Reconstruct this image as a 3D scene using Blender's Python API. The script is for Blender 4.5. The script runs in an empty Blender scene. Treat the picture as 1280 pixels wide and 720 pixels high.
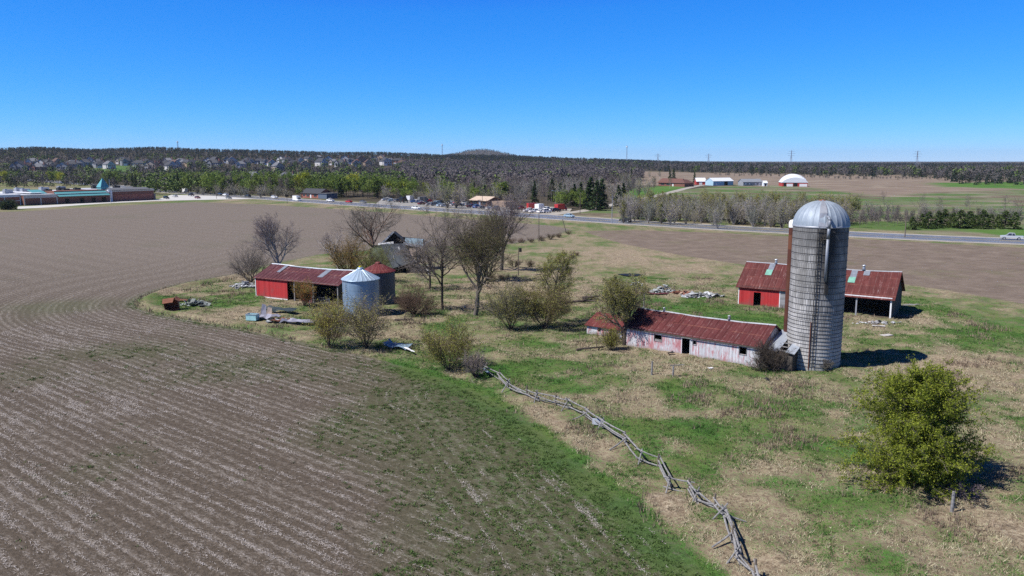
import bpy, math, random
import numpy as np
from mathutils import Vector, Matrix

R = math.radians
PI = math.pi
rng = np.random.default_rng(11)
random.seed(11)
scene = bpy.context.scene
COL = scene.collection

# ------------------------------------------------------------------ camera geometry (a drone 22 m up)
CAM_H = 22.0
FPX = 1000.0
PITCH = math.atan(0.16)
CP, SP = math.cos(PITCH), math.sin(PITCH)


def pix_dir(px, py):
    u = (px - 640) / FPX
    v = (py - 360) / FPX
    return u, CP - v * SP, -SP - v * CP


def G(px, py, z=0.0):
    u, y, w = pix_dir(px, py)
    t = (CAM_H - z) / -w
    return Vector((u * t, y * t, z))


def z_at(y, py):
    v = (py - 360) / FPX
    return CAM_H - (v * y * CP + y * SP) / (CP - v * SP)


def px_m(p):
    """metres that one photo pixel spans at point p"""
    return (p[1] * CP - (p[2] - CAM_H) * SP) / FPX


# ------------------------------------------------------------------ noise and terrain
def vnoise(x, y, seed=0):
    x = np.asarray(x, float); y = np.asarray(y, float)
    xi = np.floor(x).astype(np.int64); yi = np.floor(y).astype(np.int64)
    xf = x - xi; yf = y - yi

    def h(a, b):
        n = (a * 374761393 + b * 668265263 + seed * 1442695041) & 0xFFFFFFFF
        n = ((n ^ (n >> 13)) * 1274126177) & 0xFFFFFFFF
        return ((n ^ (n >> 16)) & 0xFFFF) / 65535.0
    u = xf * xf * (3 - 2 * xf); v = yf * yf * (3 - 2 * yf)
    return (h(xi, yi) * (1 - u) + h(xi + 1, yi) * u) * (1 - v) + (h(xi, yi + 1) * (1 - u) + h(xi + 1, yi + 1) * u) * v


def fbm(x, y, seed=0, oct=4):
    s = 0; a = 0.5; t = 0
    for k in range(oct):
        s = s + a * vnoise(np.asarray(x) * 2 ** k + 17.3 * k, np.asarray(y) * 2 ** k - 9.1 * k, seed + k); t += a; a *= 0.55
    return s / t


def sstep(a, b, x):
    t = np.clip((np.asarray(x, float) - a) / (b - a), 0, 1)
    return t * t * (3 - 2 * t)


def poly_sd(x, y, poly):
    """signed distance, positive inside"""
    x = np.asarray(x, float); y = np.asarray(y, float)
    d = np.full(x.shape, 1e18); ins = np.zeros(x.shape, bool)
    n = len(poly)
    for i in range(n):
        ax, ay = poly[i][:2]; bx, by = poly[(i + 1) % n][:2]
        ex, ey = bx - ax, by - ay
        L = ex * ex + ey * ey + 1e-12
        t = np.clip(((x - ax) * ex + (y - ay) * ey) / L, 0, 1)
        d = np.minimum(d, (x - ax - t * ex) ** 2 + (y - ay - t * ey) ** 2)
        c = (ay > y) != (by > y)
        with np.errstate(divide='ignore', invalid='ignore'):
            xx = ex * (y - ay) / (ey if abs(ey) > 1e-9 else 1e-9) + ax
        ins ^= c & (x < xx)
    d = np.sqrt(d)
    return np.where(ins, d, -d)


def line_d(x, y, pts):
    x = np.asarray(x, float); y = np.asarray(y, float)
    d = np.full(x.shape, 1e18)
    for i in range(len(pts) - 1):
        ax, ay = pts[i][:2]; bx, by = pts[i + 1][:2]
        ex, ey = bx - ax, by - ay
        t = np.clip(((x - ax) * ex + (y - ay) * ey) / (ex * ex + ey * ey + 1e-12), 0, 1)
        d = np.minimum(d, (x - ax - t * ex) ** 2 + (y - ay - t * ey) ** 2)
    return np.sqrt(d)


def gp(pts):
    return [tuple(G(a, b)[:2]) for a, b in pts]


def smooth_pts(pts, n=3):
    out = []
    for i in range(len(pts) - 1):
        p0 = Vector(pts[max(i - 1, 0)][:2]); p1 = Vector(pts[i][:2]); p2 = Vector(pts[i + 1][:2]); p3 = Vector(pts[min(i + 2, len(pts) - 1)][:2])
        for k in range(n):
            t = k / n
            q = 0.5 * ((2 * p1) + (p2 - p0) * t + (2 * p0 - 5 * p1 + 4 * p2 - p3) * t * t + (3 * p1 - p0 - 3 * p2 + p3) * t ** 3)
            out.append((q.x, q.y))
    out.append(tuple(pts[-1][:2]))
    return out


# edge between the stubble field on the left and the farmstead
EDGE = gp([(1010, 860), (945, 780), (880, 718), (810, 650), (735, 590), (660, 528), (600, 492), (540, 470), (470, 448), (420, 437), (370, 425), (320, 414),
           (270, 405), (225, 397), (190, 390), (172, 382), (174, 374), (192, 365), (225, 356), (262, 349), (300, 342)])
EDGE = smooth_pts(EDGE, 3)
EDGE_B = gp([(330, 333), (400, 318), (480, 312), (560, 308), (640, 305), (690, 296), (716, 287)])
CROP = EDGE + EDGE_B + gp([(690, 282), (600, 275.5), (500, 267), (400, 260), (330, 255.5), (240, 252.5), (150, 257), (30, 264), (-300, 274), (-1500, 330)]) + [(-400, 20), (30, 20)]
PLOW = gp([(728, 289), (790, 287.5), (900, 291), (1000, 296), (1100, 300), (1280, 310), (1700, 330), (1700, 420), (1280, 380), (1180, 362), (1080, 349), (930, 331), (850, 319), (775, 304)])
FENCE_EDGE = EDGE[:19]
_a, _b = Vector(G(470, 446)[:2]), Vector(G(318, 411)[:2]); ROW_D = (_b - _a).normalized()
ROW_LINE = [tuple(_a - ROW_D * 200), tuple(_b)] + smooth_pts(gp([(318, 411), (265, 402), (222, 395), (192, 388), (176, 381), (177, 374), (194, 365), (226, 356), (262, 349), (300, 342)]), 4)[1:] + EDGE_B
MEADOW = gp([(690, 268), (780, 259), (850, 238), (900, 233), (1010, 232), (1300, 234), (1700, 238), (1700, 330), (1290, 300), (1060, 285), (900, 277), (780, 273)])
LAWN = gp([(781, 256), (775, 246), (790, 236), (845, 231), (858, 235), (835, 240)])
VERGE = gp([(1195, 288), (1290, 285), (1500, 290), (1500, 312), (1290, 299)])
TAN = gp([(846, 231.5), (880, 229), (960, 231.5), (1010, 234), (1060, 241), (1110, 246), (1180, 240), (1420, 234), (1420, 221), (1100, 219), (900, 216.5), (780, 217), (690, 218), (690, 231)])
GREENBAND = gp([(1160, 229), (1300, 226.5), (1500, 229), (1500, 238), (1290, 236.5), (1180, 233.5)])
HILL_A = np.array([-900, 0, 60, 120, 200, 260, 330, 420, 480, 560, 640, 700, 800, 860, 960, 1700.])
HILL_Z = np.array([50, 44, 48, 43, 50, 45, 43, 37, 38, 30, 27, 20, 12, 5, 1, 0.])
SLOPE_LAWN = [(112, 219), (118, 207), (158, 207), (168, 219)]


def terrain(x, y):
    x = np.asarray(x, float); y = np.asarray(y, float)
    r = np.hypot(x, y)
    a = np.where(y > 20, x / np.maximum(y, 20) * 1000 + 640, 640)
    z = np.interp(a, HILL_A, HILL_Z) * sstep(760, 2500, r) * (y > 20)
    z = z + 74 * np.exp(-((a - 603) / 42.0) ** 2) * sstep(4200, 6800, r) * (y > 20)
    z = z + 30 * np.exp(-((a - 100) / 300.0) ** 2) * sstep(2600, 5000, r) * (y > 20)
    return z


CROP_A = np.array(CROP)
MASK_EDGE = EDGE + EDGE_B


def ground(x, y):
    """terrain with the small humps of the rough pasture"""
    x = np.asarray(x, float); y = np.asarray(y, float)
    near = (1 - sstep(165, 205, y)) * (1 - sstep(95, 120, np.abs(x)))
    m = near * sstep(-0.5, 3.0, -poly_sd(x, y, CROP)) * sstep(-0.5, 3.0, -poly_sd(x, y, PLOW)) if np.any(near > 0) else 0
    hump = (fbm(x / 7.0, y / 7.0, 3) - 0.5) * 0.55 + (fbm(x / 1.7, y / 1.7, 8, 3) - 0.5) * 0.52
    return terrain(x, y) + m * hump


def gz(x, y):
    return float(ground(np.array([x]), np.array([y]))[0])


GT_T = 30.0 * 1.01 ** np.arange(540)


def GT(px, py):
    """the terrain point seen at photo pixel (px, py), hills included"""
    u, y, w = pix_dir(px, py)
    T_ = GT_T; hit = np.nonzero(CAM_H + w * T_ <= terrain(u * T_, y * T_))[0]
    t = float(T_[hit[0]]) if len(hit) else 6000.0
    lo, hi = t / 1.01, t
    for _ in range(9):
        m = (lo + hi) / 2
        if CAM_H + w * m <= float(terrain(u * m, y * m)): hi = m
        else: lo = m
    return Vector((u * hi, y * hi, float(terrain(u * hi, y * hi))))


# ------------------------------------------------------------------ materials
class NT:
    def __init__(self, name, rough=0.8, spec=0.25, metal=0.0):
        self.m = bpy.data.materials.new(name)
        self.m.use_nodes = True
        self.t = self.m.node_tree
        self.bsdf = self.t.nodes['Principled BSDF']
        self.bsdf.inputs['Roughness'].default_value = rough
        self.bsdf.inputs['Specular IOR Level'].default_value = spec
        self.bsdf.inputs['Metallic'].default_value = metal

    def n(self, typ, ins=None, **props):
        nd = self.t.nodes.new(typ)
        for k, v in props.items(): setattr(nd, k, v)
        for k, v in (ins or {}).items(): self.put(nd.inputs[k], v)
        return nd

    def put(self, sock, v):
        if isinstance(v, bpy.types.NodeSocket): self.t.links.new(v, sock)
        elif v is not None:
            if sock.type == 'RGBA' and len(v) == 3: v = (*v, 1)
            sock.default_value = v

    def pos(self): return self.n('ShaderNodeNewGeometry').outputs['Position']
    def obj(self): return self.n('ShaderNodeTexCoord').outputs['Object']
    def uv(self): return self.n('ShaderNodeTexCoord').outputs['UV']
    def orand(self): return self.n('ShaderNodeObjectInfo').outputs['Random']
    def irand(self): return self.n('ShaderNodeNewGeometry').outputs['Random Per Island']
    def attr(self, name): return self.n('ShaderNodeAttribute', attribute_name=name).outputs['Fac']
    def acol(self, name): return self.n('ShaderNodeAttribute', attribute_name=name).outputs['Color']
    def sep(self, v):
        o = self.n('ShaderNodeSeparateXYZ', {0: v}).outputs
        return o[0], o[1], o[2]
    def comb(self, x, y, z): return self.n('ShaderNodeCombineXYZ', {0: x, 1: y, 2: z}).outputs[0]
    def mp(self, v, scale=(1, 1, 1), rot=(0, 0, 0), loc=(0, 0, 0)):
        return self.n('ShaderNodeMapping', {0: v, 1: loc, 2: rot, 3: scale}).outputs[0]
    def noise(self, v, s, d=4.0, r=0.55, dist=0.0):
        return self.n('ShaderNodeTexNoise', {'Vector': v, 'Scale': s, 'Detail': d, 'Roughness': r, 'Distortion': dist}).outputs[0]
    def voro(self, v, s, out='Distance', **p):
        return self.n('ShaderNodeTexVoronoi', {'Vector': v, 'Scale': s}, **p).outputs[out]
    def m_(self, op, a, b=None, c=None):
        ins = {0: a}
        if b is not None: ins[1] = b
        if c is not None: ins[2] = c
        return self.n('ShaderNodeMath', ins, operation=op).outputs[0]
    def mr(self, v, a, b, c=0.0, d=1.0, smooth=False):
        return self.n('ShaderNodeMapRange', {0: v, 1: a, 2: b, 3: c, 4: d}, clamp=True, interpolation_type='SMOOTHSTEP' if smooth else 'LINEAR').outputs[0]
    def mix(self, f, a, b, blend='MIX'):
        return self.n('ShaderNodeMix', {0: f, 6: a, 7: b}, data_type='RGBA', blend_type=blend).outputs[2]
    def ramp(self, f, stops):
        nd = self.n('ShaderNodeValToRGB', {0: f}); e = nd.color_ramp.elements
        while len(e) < len(stops): e.new(0.5)
        for el, (p, c) in zip(e, stops):
            el.position = p; el.color = (*c, 1) if len(c) == 3 else c
        return nd.outputs[0]
    def bump(self, h, strength=0.4, dist=0.1, normal=None):
        ins = {'Height': h, 'Strength': strength, 'Distance': dist}
        if normal is not None: ins['Normal'] = normal
        o = self.n('ShaderNodeBump', ins).outputs[0]
        self.t.links.new(o, self.bsdf.inputs['Normal']); return o
    def col(self, c): self.put(self.bsdf.inputs['Base Color'], c); return self
    def rough(self, c): self.put(self.bsdf.inputs['Roughness'], c); return self


def plain(name, c, rough=0.7, spec=0.3, metal=0.0, var=0.18, scale=2.0):
    n = NT(name, rough, spec, metal)
    v = n.noise(n.obj(), scale, 5, 0.6)
    k = [max(0, x * (1 - var)) for x in c]; l = [min(1, x * (1 + var)) for x in c]
    n.col(n.ramp(v, [(0.3, k), (0.7, l)]))
    return n.m


# ------------------------------------------------------------------ mesh helpers
class MB:
    def __init__(self): self.v = []; self.f = []; self.mi = []; self.cur = 0; self.uv = None
    def add(self, vs, fs):
        o = len(self.v)
        self.v += [tuple(a) for a in vs]
        for f in fs: self.f.append([i + o for i in f]); self.mi.append(self.cur)
    def hexa(self, p): self.add(p, [(3, 2, 1, 0), (4, 5, 6, 7), (0, 1, 5, 4), (1, 2, 6, 5), (2, 3, 7, 6), (3, 0, 4, 7)])
    def box(self, x0, x1, y0, y1, z0, z1):
        self.hexa([(x0, y0, z0), (x1, y0, z0), (x1, y1, z0), (x0, y1, z0), (x0, y0, z1), (x1, y0, z1), (x1, y1, z1), (x0, y1, z1)])
    def slab(self, a, b, c, d, t):
        """a quad (counter-clockwise from above) thickened downwards along its normal"""
        a, b, c, d = map(Vector, (a, b, c, d))
        n = (b - a).cross(d - a).normalized() * t
        self.hexa([a - n, b - n, c - n, d - n, a, b, c, d])
    def prism(self, poly, axis, a0, a1):
        """poly of 2-D points extruded along axis 'x' or 'y' or 'z'"""
        def P(p, a): return {'x': (a, p[0], p[1]), 'y': (p[0], a, p[1]), 'z': (p[0], p[1], a)}[axis]
        n = len(poly)
        self.add([P(p, a0) for p in poly] + [P(p, a1) for p in poly],
                 [tuple(range(n)), tuple(range(2 * n - 1, n - 1, -1))] + [(i, i + n, (i + 1) % n + n, (i + 1) % n) for i in range(n)])
    def tube(self, p0, p1, r0, r1=None, n=8, cap=True):
        r1 = r0 if r1 is None else r1
        p0, p1 = Vector(p0), Vector(p1); d = (p1 - p0).normalized()
        u = d.orthogonal().normalized(); w = d.cross(u)
        vs = [p + (u * math.cos(2 * PI * k / n) + w * math.sin(2 * PI * k / n)) * r for p, r in ((p0, r0), (p1, r1)) for k in range(n)]
        fs = [(k, (k + 1) % n, (k + 1) % n + n, k + n) for k in range(n)]
        if cap: fs += [tuple(range(n - 1, -1, -1)), tuple(range(n, 2 * n))]
        self.add(vs, fs)
    def beam(self, p0, p1, w, h):
        p0, p1 = Vector(p0), Vector(p1); d = (p1 - p0).normalized()
        s = d.cross(Vector((0, 0, 1)));  s = s.normalized() if s.length > 1e-3 else Vector((1, 0, 0))
        u = s.cross(d)
        s, u = s * w / 2, u * h / 2
        self.hexa([p0 - s - u, p0 + s - u, p1 + s - u, p1 - s - u, p0 - s + u, p0 + s + u, p1 + s + u, p1 - s + u])
    def sag(self, fn):
        self.v = [(v[0], v[1], v[2] + fn(v[0], v[2])) for v in self.v]; return self
    def lathe(self, prof, n=32, cx=0, cy=0, a0=0, a1=2 * PI):
        o = len(self.v); full = abs(a1 - a0 - 2 * PI) < 1e-6; m = n if full else n + 1
        for r, z in prof:
            for k in range(m):
                a = a0 + (a1 - a0) * k / n
                self.v.append((cx + r * math.cos(a), cy + r * math.sin(a), z))
        for i in range(len(prof) - 1):
            for k in range(n):
                k2 = (k + 1) % m
                self.f.append([o + i * m + k, o + i * m + k2, o + (i + 1) * m + k2, o + (i + 1) * m + k]); self.mi.append(self.cur)
    def mesh(self, name, mats, smooth=False):
        me = bpy.data.meshes.new(name)
        me.from_pydata(self.v, [], self.f)
        for m in mats if isinstance(mats, (list, tuple)) else [mats]: me.materials.append(m)
        me.polygons.foreach_set('material_index', self.mi)
        if smooth: me.polygons.foreach_set('use_smooth', [True] * len(self.f))
        me.update(); return me
    def build(self, name, mats, parent=None, smooth=False, loc=None, rz=None):
        o = link(name, self.mesh(name, mats, smooth), parent)
        if loc is not None: o.location = loc
        if rz is not None: o.rotation_euler.z = rz
        return o


def link(name, me, parent=None):
    o = bpy.data.objects.new(name, me); COL.objects.link(o)
    if parent is not None: o.parent = parent
    return o


def tag(o, label=None, cat=None, group=None, kind=None):
    if label: o['label'] = label
    if cat: o['category'] = cat
    if group: o['group'] = group
    if kind: o['kind'] = kind
    return o


def thing(name, label, cat, loc, rz=0.0, group=None):
    o = bpy.data.objects.new(name, None); COL.objects.link(o)
    o.location = loc; o.rotation_euler.z = rz; o.empty_display_size = 0.5
    return tag(o, label, cat, group)


def copy_tree(o, parent=None):
    c = o.copy(); COL.objects.link(c)
    if parent is not None: c.parent = parent
    for ch in list(o.children): copy_tree(ch, c)
    return c


def np_mesh(name, V, faces, mats, midx=None, smooth=None, attrs=None):
    """V Nx3; faces: list of int arrays (KxN); midx: material per array"""
    me = bpy.data.meshes.new(name)
    V = np.ascontiguousarray(V, np.float32)
    me.vertices.add(len(V)); me.vertices.foreach_set('co', V.ravel())
    faces = [np.asarray(f, np.int32) for f in faces]
    nl = sum(f.size for f in faces); npol = sum(len(f) for f in faces)
    me.loops.add(nl); me.polygons.add(npol)
    me.loops.foreach_set('vertex_index', np.concatenate([f.ravel() for f in faces]))
    tot = np.concatenate([np.full(len(f), f.shape[1], np.int32) for f in faces])
    st = np.concatenate([[0], np.cumsum(tot)[:-1]]).astype(np.int32)
    me.polygons.foreach_set('loop_start', st)
    for m in mats: me.materials.append(m)
    if midx is not None:
        me.polygons.foreach_set('material_index', np.concatenate([np.full(len(f), k, np.int32) for f, k in zip(faces, midx)]))
    if smooth is not None:
        me.polygons.foreach_set('use_smooth', np.concatenate([np.full(len(f), s, bool) for f, s in zip(faces, smooth)]))
    for k, (a, dom) in (attrs or {}).items():
        if a.ndim == 2:
            at = me.attributes.new(k, 'FLOAT_COLOR', dom); at.data.foreach_set('color', np.ascontiguousarray(a, np.float32).ravel())
        else:
            at = me.attributes.new(k, 'FLOAT', dom); at.data.foreach_set('value', np.ascontiguousarray(a, np.float32))
    me.update(calc_edges=True); me.validate()
    return me


def np_tubes(P0, P1, R0, R1, n):
    """N separate tapered tubes as one vertex / quad array"""
    P0, P1 = np.asarray(P0, float), np.asarray(P1, float)
    D = P1 - P0; L = np.linalg.norm(D, axis=1, keepdims=True) + 1e-9; D = D / L
    ref = np.where(np.abs(D[:, 2:3]) < 0.9, [[0, 0, 1.]], [[1., 0, 0]])
    U = np.cross(D, ref); U /= np.linalg.norm(U, axis=1, keepdims=True) + 1e-9
    W = np.cross(D, U)
    a = 2 * PI * np.arange(n) / n
    ring = U[:, None, :] * np.cos(a)[None, :, None] + W[:, None, :] * np.sin(a)[None, :, None]
    V = np.stack([P0[:, None, :] + ring * np.asarray(R0)[:, None, None], P1[:, None, :] + ring * np.asarray(R1)[:, None, None]], 1).reshape(-1, 3)
    k = np.arange(n); q = np.stack([k, (k + 1) % n, (k + 1) % n + n, k + n], 1)
    F = (np.arange(len(P0)) * 2 * n)[:, None, None] + q[None]
    return V, F.reshape(-1, 4)


def np_leaves(P, size, rg, flat=0.4):
    """diamond leaf quads with random facing at points P"""
    N = len(P)
    d = rg.normal(size=(N, 3)); d /= np.linalg.norm(d, axis=1, keepdims=True)
    nrm = rg.normal(size=(N, 3)); nrm[:, 2] = np.abs(nrm[:, 2]) + flat
    s = np.cross(d, nrm); s /= np.linalg.norm(s, axis=1, keepdims=True) + 1e-9
    L = (np.asarray(size) * rg.uniform(0.6, 1.3, N))[:, None]
    V = np.stack([P - d * L * 0.5, P + s * L * 0.32, P + d * L * 0.5, P - s * L * 0.32], 1).reshape(-1, 3)
    return V, np.arange(N * 4).reshape(-1, 4)


def unit(v): return v / (np.linalg.norm(v) + 1e-9)


class Tree:
    """recursive branching skeleton; every branch is a list of segments by level"""
    def __init__(self, seed): self.rg = np.random.default_rng(seed); self.seg = {}; self.tips = []
    def grow(self, p, d, L, r, lev, spec):
        rg = self.rg; s = spec[lev]; n = s.get('n', 3); last = lev == len(spec) - 1
        p = np.array(p, float); d = unit(np.array(d, float)); pts = [p]; dirs = [d]
        for i in range(n):
            d = unit(d + rg.normal(size=3) * s.get('wig', .12) + np.array([0, 0, s.get('up', 0.05)]))
            p = p + d * (L / n); pts.append(p); dirs.append(d)
        tp = s.get('taper', .35)
        rad = [max(r * (1 - (1 - tp) * i / n), 0.004) for i in range(n + 1)]
        S = self.seg.setdefault(lev, [])
        for i in range(n): S.append((pts[i], pts[i + 1], rad[i], rad[i + 1]))
        if last:
            self.tips.append((pts[-1], pts[0])); return
        nx = spec[lev + 1]; k = nx['k']; k = int(rg.integers(max(1, int(k * .75)), int(k * 1.25) + 2))
        for j in range(k):
            t = nx.get('t0', .25) + (1 - nx.get('t0', .25)) * (j + rg.uniform(0, 1)) / k
            t = min(t, .99); i = min(int(t * n), n - 1); f = t * n - i
            q = pts[i] * (1 - f) + pts[i + 1] * f; dd = dirs[i + 1]
            ang = nx.get('ang', 45) * rg.uniform(.7, 1.25) * PI / 180
            ph = j * 2.4 + rg.uniform(-.6, .6)
            u = unit(np.cross(dd, [0.31, 0.22, 0.9])); w = np.cross(dd, u)
            cd = dd * math.cos(ang) + (u * math.cos(ph) + w * math.sin(ph)) * math.sin(ang)
            prof = nx.get('prof'); m = prof(t) if prof else 1 - .5 * (t - nx.get('t0', .25))
            self.grow(q, cd, L * nx['len'] * m * rg.uniform(.75, 1.2), max((rad[i] * (1 - f) + rad[i + 1] * f) * nx.get('r', .55), .005), lev + 1, spec)
    def arrays(self, levels, n):
        S = [s for l in levels for s in self.seg.get(l, [])]
        if not S: return np.zeros((0, 3)), np.zeros((0, 4), int)
        return np_tubes([s[0] for s in S], [s[1] for s in S], [s[2] for s in S], [s[3] for s in S], n)
    def leaf_points(self, per, spread, frac=1.0, last=True):
        rg = self.rg; P = []
        for a, b in self.tips:
            if rg.uniform() > frac: continue
            for _ in range(per):
                t = rg.uniform(.1, 1.05); P.append(a * t + b * (1 - t) + rg.normal(size=3) * spread)
        return np.array(P) if P else np.zeros((0, 3))


def join(parts):
    """[(V, F)] -> V, [F...] with offsets"""
    Vs, Fs, o = [], [], 0
    for V, F in parts:
        Vs.append(V); Fs.append(F + o); o += len(V)
    return np.concatenate(Vs), Fs


# ------------------------------------------------------------------ light, sky and camera
SUN_EL = 51.5
SUN = Vector((-0.935, -0.355, 0)).normalized() * math.cos(R(SUN_EL)); SUN.z = math.sin(R(SUN_EL))
w = bpy.data.worlds.new('World'); scene.world = w; w.use_nodes = True
wt = w.node_tree; bg = wt.nodes['Background']
sky = wt.nodes.new('ShaderNodeTexSky'); sky.sky_type = 'NISHITA'; sky.sun_disc = False
sky.sun_elevation = R(SUN_EL); sky.sun_rotation = math.atan2(SUN.x, SUN.y)
sky.air_density = 1.0; sky.dust_density = 0.0; sky.ozone_density = 2.0; sky.altitude = 5000
# the photograph's colour profile: a cool, saturated rendering of the same sky, channel by channel
sp_ = wt.nodes.new('ShaderNodeSeparateColor'); cb_ = wt.nodes.new('ShaderNodeCombineColor'); wt.links.new(sky.outputs[0], sp_.inputs[0])
for k_, (gn, ex, li) in enumerate(((.140, 1.80, .30), (1.36, .86, .47), (6.1, .36, .56))):
    nd_ = lambda op, v: (lambda q: (setattr(q, 'operation', op), setattr(q.inputs[1], 'default_value', v), q)[2])(wt.nodes.new('ShaderNodeMath'))
    p_, g_, q_, l_, m_ = nd_('POWER', ex), nd_('MULTIPLY', gn), nd_('POWER', 2.0), nd_('MULTIPLY', li), nd_('MINIMUM', 0)
    wt.links.new(sp_.outputs[k_], p_.inputs[0]); wt.links.new(p_.outputs[0], g_.inputs[0]); wt.links.new(sp_.outputs[k_], q_.inputs[0]); wt.links.new(q_.outputs[0], l_.inputs[0])
    wt.links.new(g_.outputs[0], m_.inputs[0]); wt.links.new(l_.outputs[0], m_.inputs[1]); wt.links.new(m_.outputs[0], cb_.inputs[k_])
wt.links.new(cb_.outputs[0], bg.inputs[0])
bg.inputs[1].default_value = 0.067
sl = bpy.data.lights.new('sun', 'SUN'); sl.energy = 5.0; sl.angle = R(0.5); sl.color = (1.0, 0.955, 0.89)
so = link('sun', sl); so.rotation_euler = SUN.to_track_quat('Z', 'Y').to_euler(); so.location = SUN * 200
cam = bpy.data.cameras.new('camera'); cam.sensor_width = 36; cam.lens = 36 * FPX / 1280; cam.clip_start = 0.5; cam.clip_end = 30000
co = link('camera', cam); co.location = (0, 0, CAM_H); co.rotation_euler = (PI / 2 - PITCH, 0, 0)
scene.camera = co
vs = scene.view_settings; vs.view_transform = 'Standard'; vs.look = 'None'; vs.gamma = 1; vs.exposure = 0.42; vs.use_curve_mapping = False
scene.cycles.max_bounces = 6; scene.cycles.diffuse_bounces = 3; scene.cycles.transparent_max_bounces = 8
scene.cycles.use_denoising = False; scene.cycles.use_adaptive_sampling = False
# ------------------------------------------------------------------ the ground sheet
def axis(fine0, fine1, step, lo, hi, g):
    a = list(np.arange(fine0, fine1 + 1e-6, step)); s = step
    while a[-1] < hi: s *= g; a.append(a[-1] + s)
    b = []; s = step; v = fine0
    while v > lo: s *= g; v -= s; b.append(v)
    return np.array(b[::-1] + a)


xs = axis(-92, 78, 0.5, -9500, 9500, 1.055)
ys = axis(34, 150, 0.5, -700, 11000, 1.045)
X, Y = np.meshgrid(xs, ys); x = X.ravel(); y = Y.ravel()
sd_crop = poly_sd(x, y, CROP); sd_plow = poly_sd(x, y, PLOW)
d_edge = line_d(x, y, MASK_EDGE); d_fence = line_d(x, y, FENCE_EDGE)
Z = ground(x, y)
# a low bank where the field meets the farmstead grass
EDGE_BANK = EDGE[30:]
db = line_d(x, y, EDGE_BANK) * np.where(sd_crop > 0, 1, -1)
Z = Z + 0.35 * np.exp(-((db + 1.3) / 0.8) ** 2) - 0.12 * np.exp(-((db - 0.2) / 0.6) ** 2)
# plough ridges are left to the shader
near = (y < 200) & (np.abs(x) < 130)


def blob(cx, cy, rx, ry, amp):
    """a patch given in photo pixels, laid on the ground"""
    c = G(cx, cy); ax = rx * px_m(c); ay = abs(G(cx, cy - ry).y - G(cx, cy + ry).y) / 2
    return amp * np.exp(-((x - c.x) / ax) ** 2 - ((y - c.y) / ay) ** 2)


lush = 0.485 + (fbm(x / 9, y / 9, 21) - .5) * .6 + (fbm(x / 2.6, y / 2.6, 31, 3) - .5) * .7
for b in ((1060, 560, 60, 25, .35), (1060, 640, 60, 30, .3), (930, 500, 70, 25, .25), (700, 430, 60, 25, .15), (870, 385, 80, 12, .35), (960, 400, 50, 20, .3), (1220, 410, 90, 25, .25),
          (1090, 430, 40, 30, .15), (880, 560, 60, 30, .25), (560, 410, 40, 12, .3), (300, 375, 40, 8, .3), (200, 375, 30, 6, .4), (630, 465, 40, 12, .35), (820, 480, 60, 18, .18), (1240, 480, 60, 30, -.25),
          (1180, 470, 60, 20, -.3), (950, 585, 60, 22, -.4), (1000, 480, 60, 14, -.25), (820, 440, 90, 14, -.3), (960, 660, 60, 40, -.35), (1100, 690, 90, 25, -.1), (1240, 650, 50, 40, -.45), (290, 395, 60, 10, -.25), (670, 330, 60, 14, -.1),
          (780, 312, 50, 8, -.2), (870, 335, 60, 10, -.3), (620, 345, 40, 25, -.3), (790, 325, 60, 10, -.3), (690, 350, 50, 20, -.2), (1150, 400, 40, 15, -.3)):
    lush = lush + blob(*b) * .8
# lush green strip along the field side of the rail fence, and in the field margin
edgew = (fbm(x / 2.2, y / 2.2, 62, 3) - .5) * 3.2
strip = np.exp(-((d_edge - .9 + edgew * .6) / 1.35) ** 2) * sstep(-1.5, -.1, sd_crop + edgew * .5) * (.55 + .45 * sstep(.3, .6, fbm(x / 4, y / 4, 64, 2))) * sstep(-19, -6, x) * (1 - sstep(88, 96, y))
strip2 = np.exp(-((d_edge - 0.3) / 1.3) ** 2) * (y > 90) * .35
lush = np.clip(lush + strip * .8 - .34 * np.exp(-((d_fence - 2.3) / 1.5) ** 2) * (sd_crop < 0) * sstep(.25, .65, fbm(x / 3.2, y / 3.2, 61, 3)), 0, 1)
weeds = 0.17 + (fbm(x / 14, y / 14, 41) - .5) * .5
for b in ((630, 590, 190, 110, .40), (500, 495, 130, 50, .34), (780, 690, 80, 60, .26), (600, 690, 120, 60, .12), (70, 385, 70, 14, .45), (330, 460, 120, 20, .22), (160, 440, 100, 12, .2), (40, 470, 60, 20, .12), (440, 540, 60, 30, .15), (400, 660, 120, 60, -.05)):
    weeds = weeds + blob(*b)
weeds = np.clip(np.clip(weeds, 0, .48) + strip * .6 + strip2 + .11 * np.exp(-(d_fence / 8.0) ** 2), 0, 1)
far = sstep(150, 260, y)
mead = np.clip(poly_sd(x, y, MEADOW) / 6 + .5, 0, 1)
lawn = np.clip(np.maximum(poly_sd(x, y, LAWN), poly_sd(x, y, VERGE)) / 3 + .5, 0, 1)
lawn = np.maximum(lawn, np.clip(poly_sd(x, y, [tuple(GT(*p)[:2]) for p in SLOPE_LAWN]) / 8 + .5, 0, 1))
tan = np.clip(poly_sd(x, y, TAN) / 10 + .5, 0, 1)
gband = np.clip(poly_sd(x, y, GREENBAND) / 10 + .5, 0, 1)
a_px = np.where(y > 20, x / np.maximum(y, 20) * 1000 + 640, 640)
ROAD_PTS = gp([(-300, 214), (60, 228), (200, 238.8), (330, 247.5), (480, 257.6), (640, 268), (820, 279.8), (1000, 289.5), (1280, 302), (1900, 322)])
d_road = line_d(x, y, ROAD_PTS)
beyond = (y > np.interp(x, [p[0] for p in ROAD_PTS], [p[1] for p in ROAD_PTS]))
wood = np.where(beyond, 1.0, 0.0) * (1 - mead) * (1 - tan) * sstep(9, 22, d_road) * (1 - sstep(850, 1000, a_px) * (1 - sstep(900, 1300, y)))
d_rows = line_d(x, y, ROW_LINE)
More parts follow.
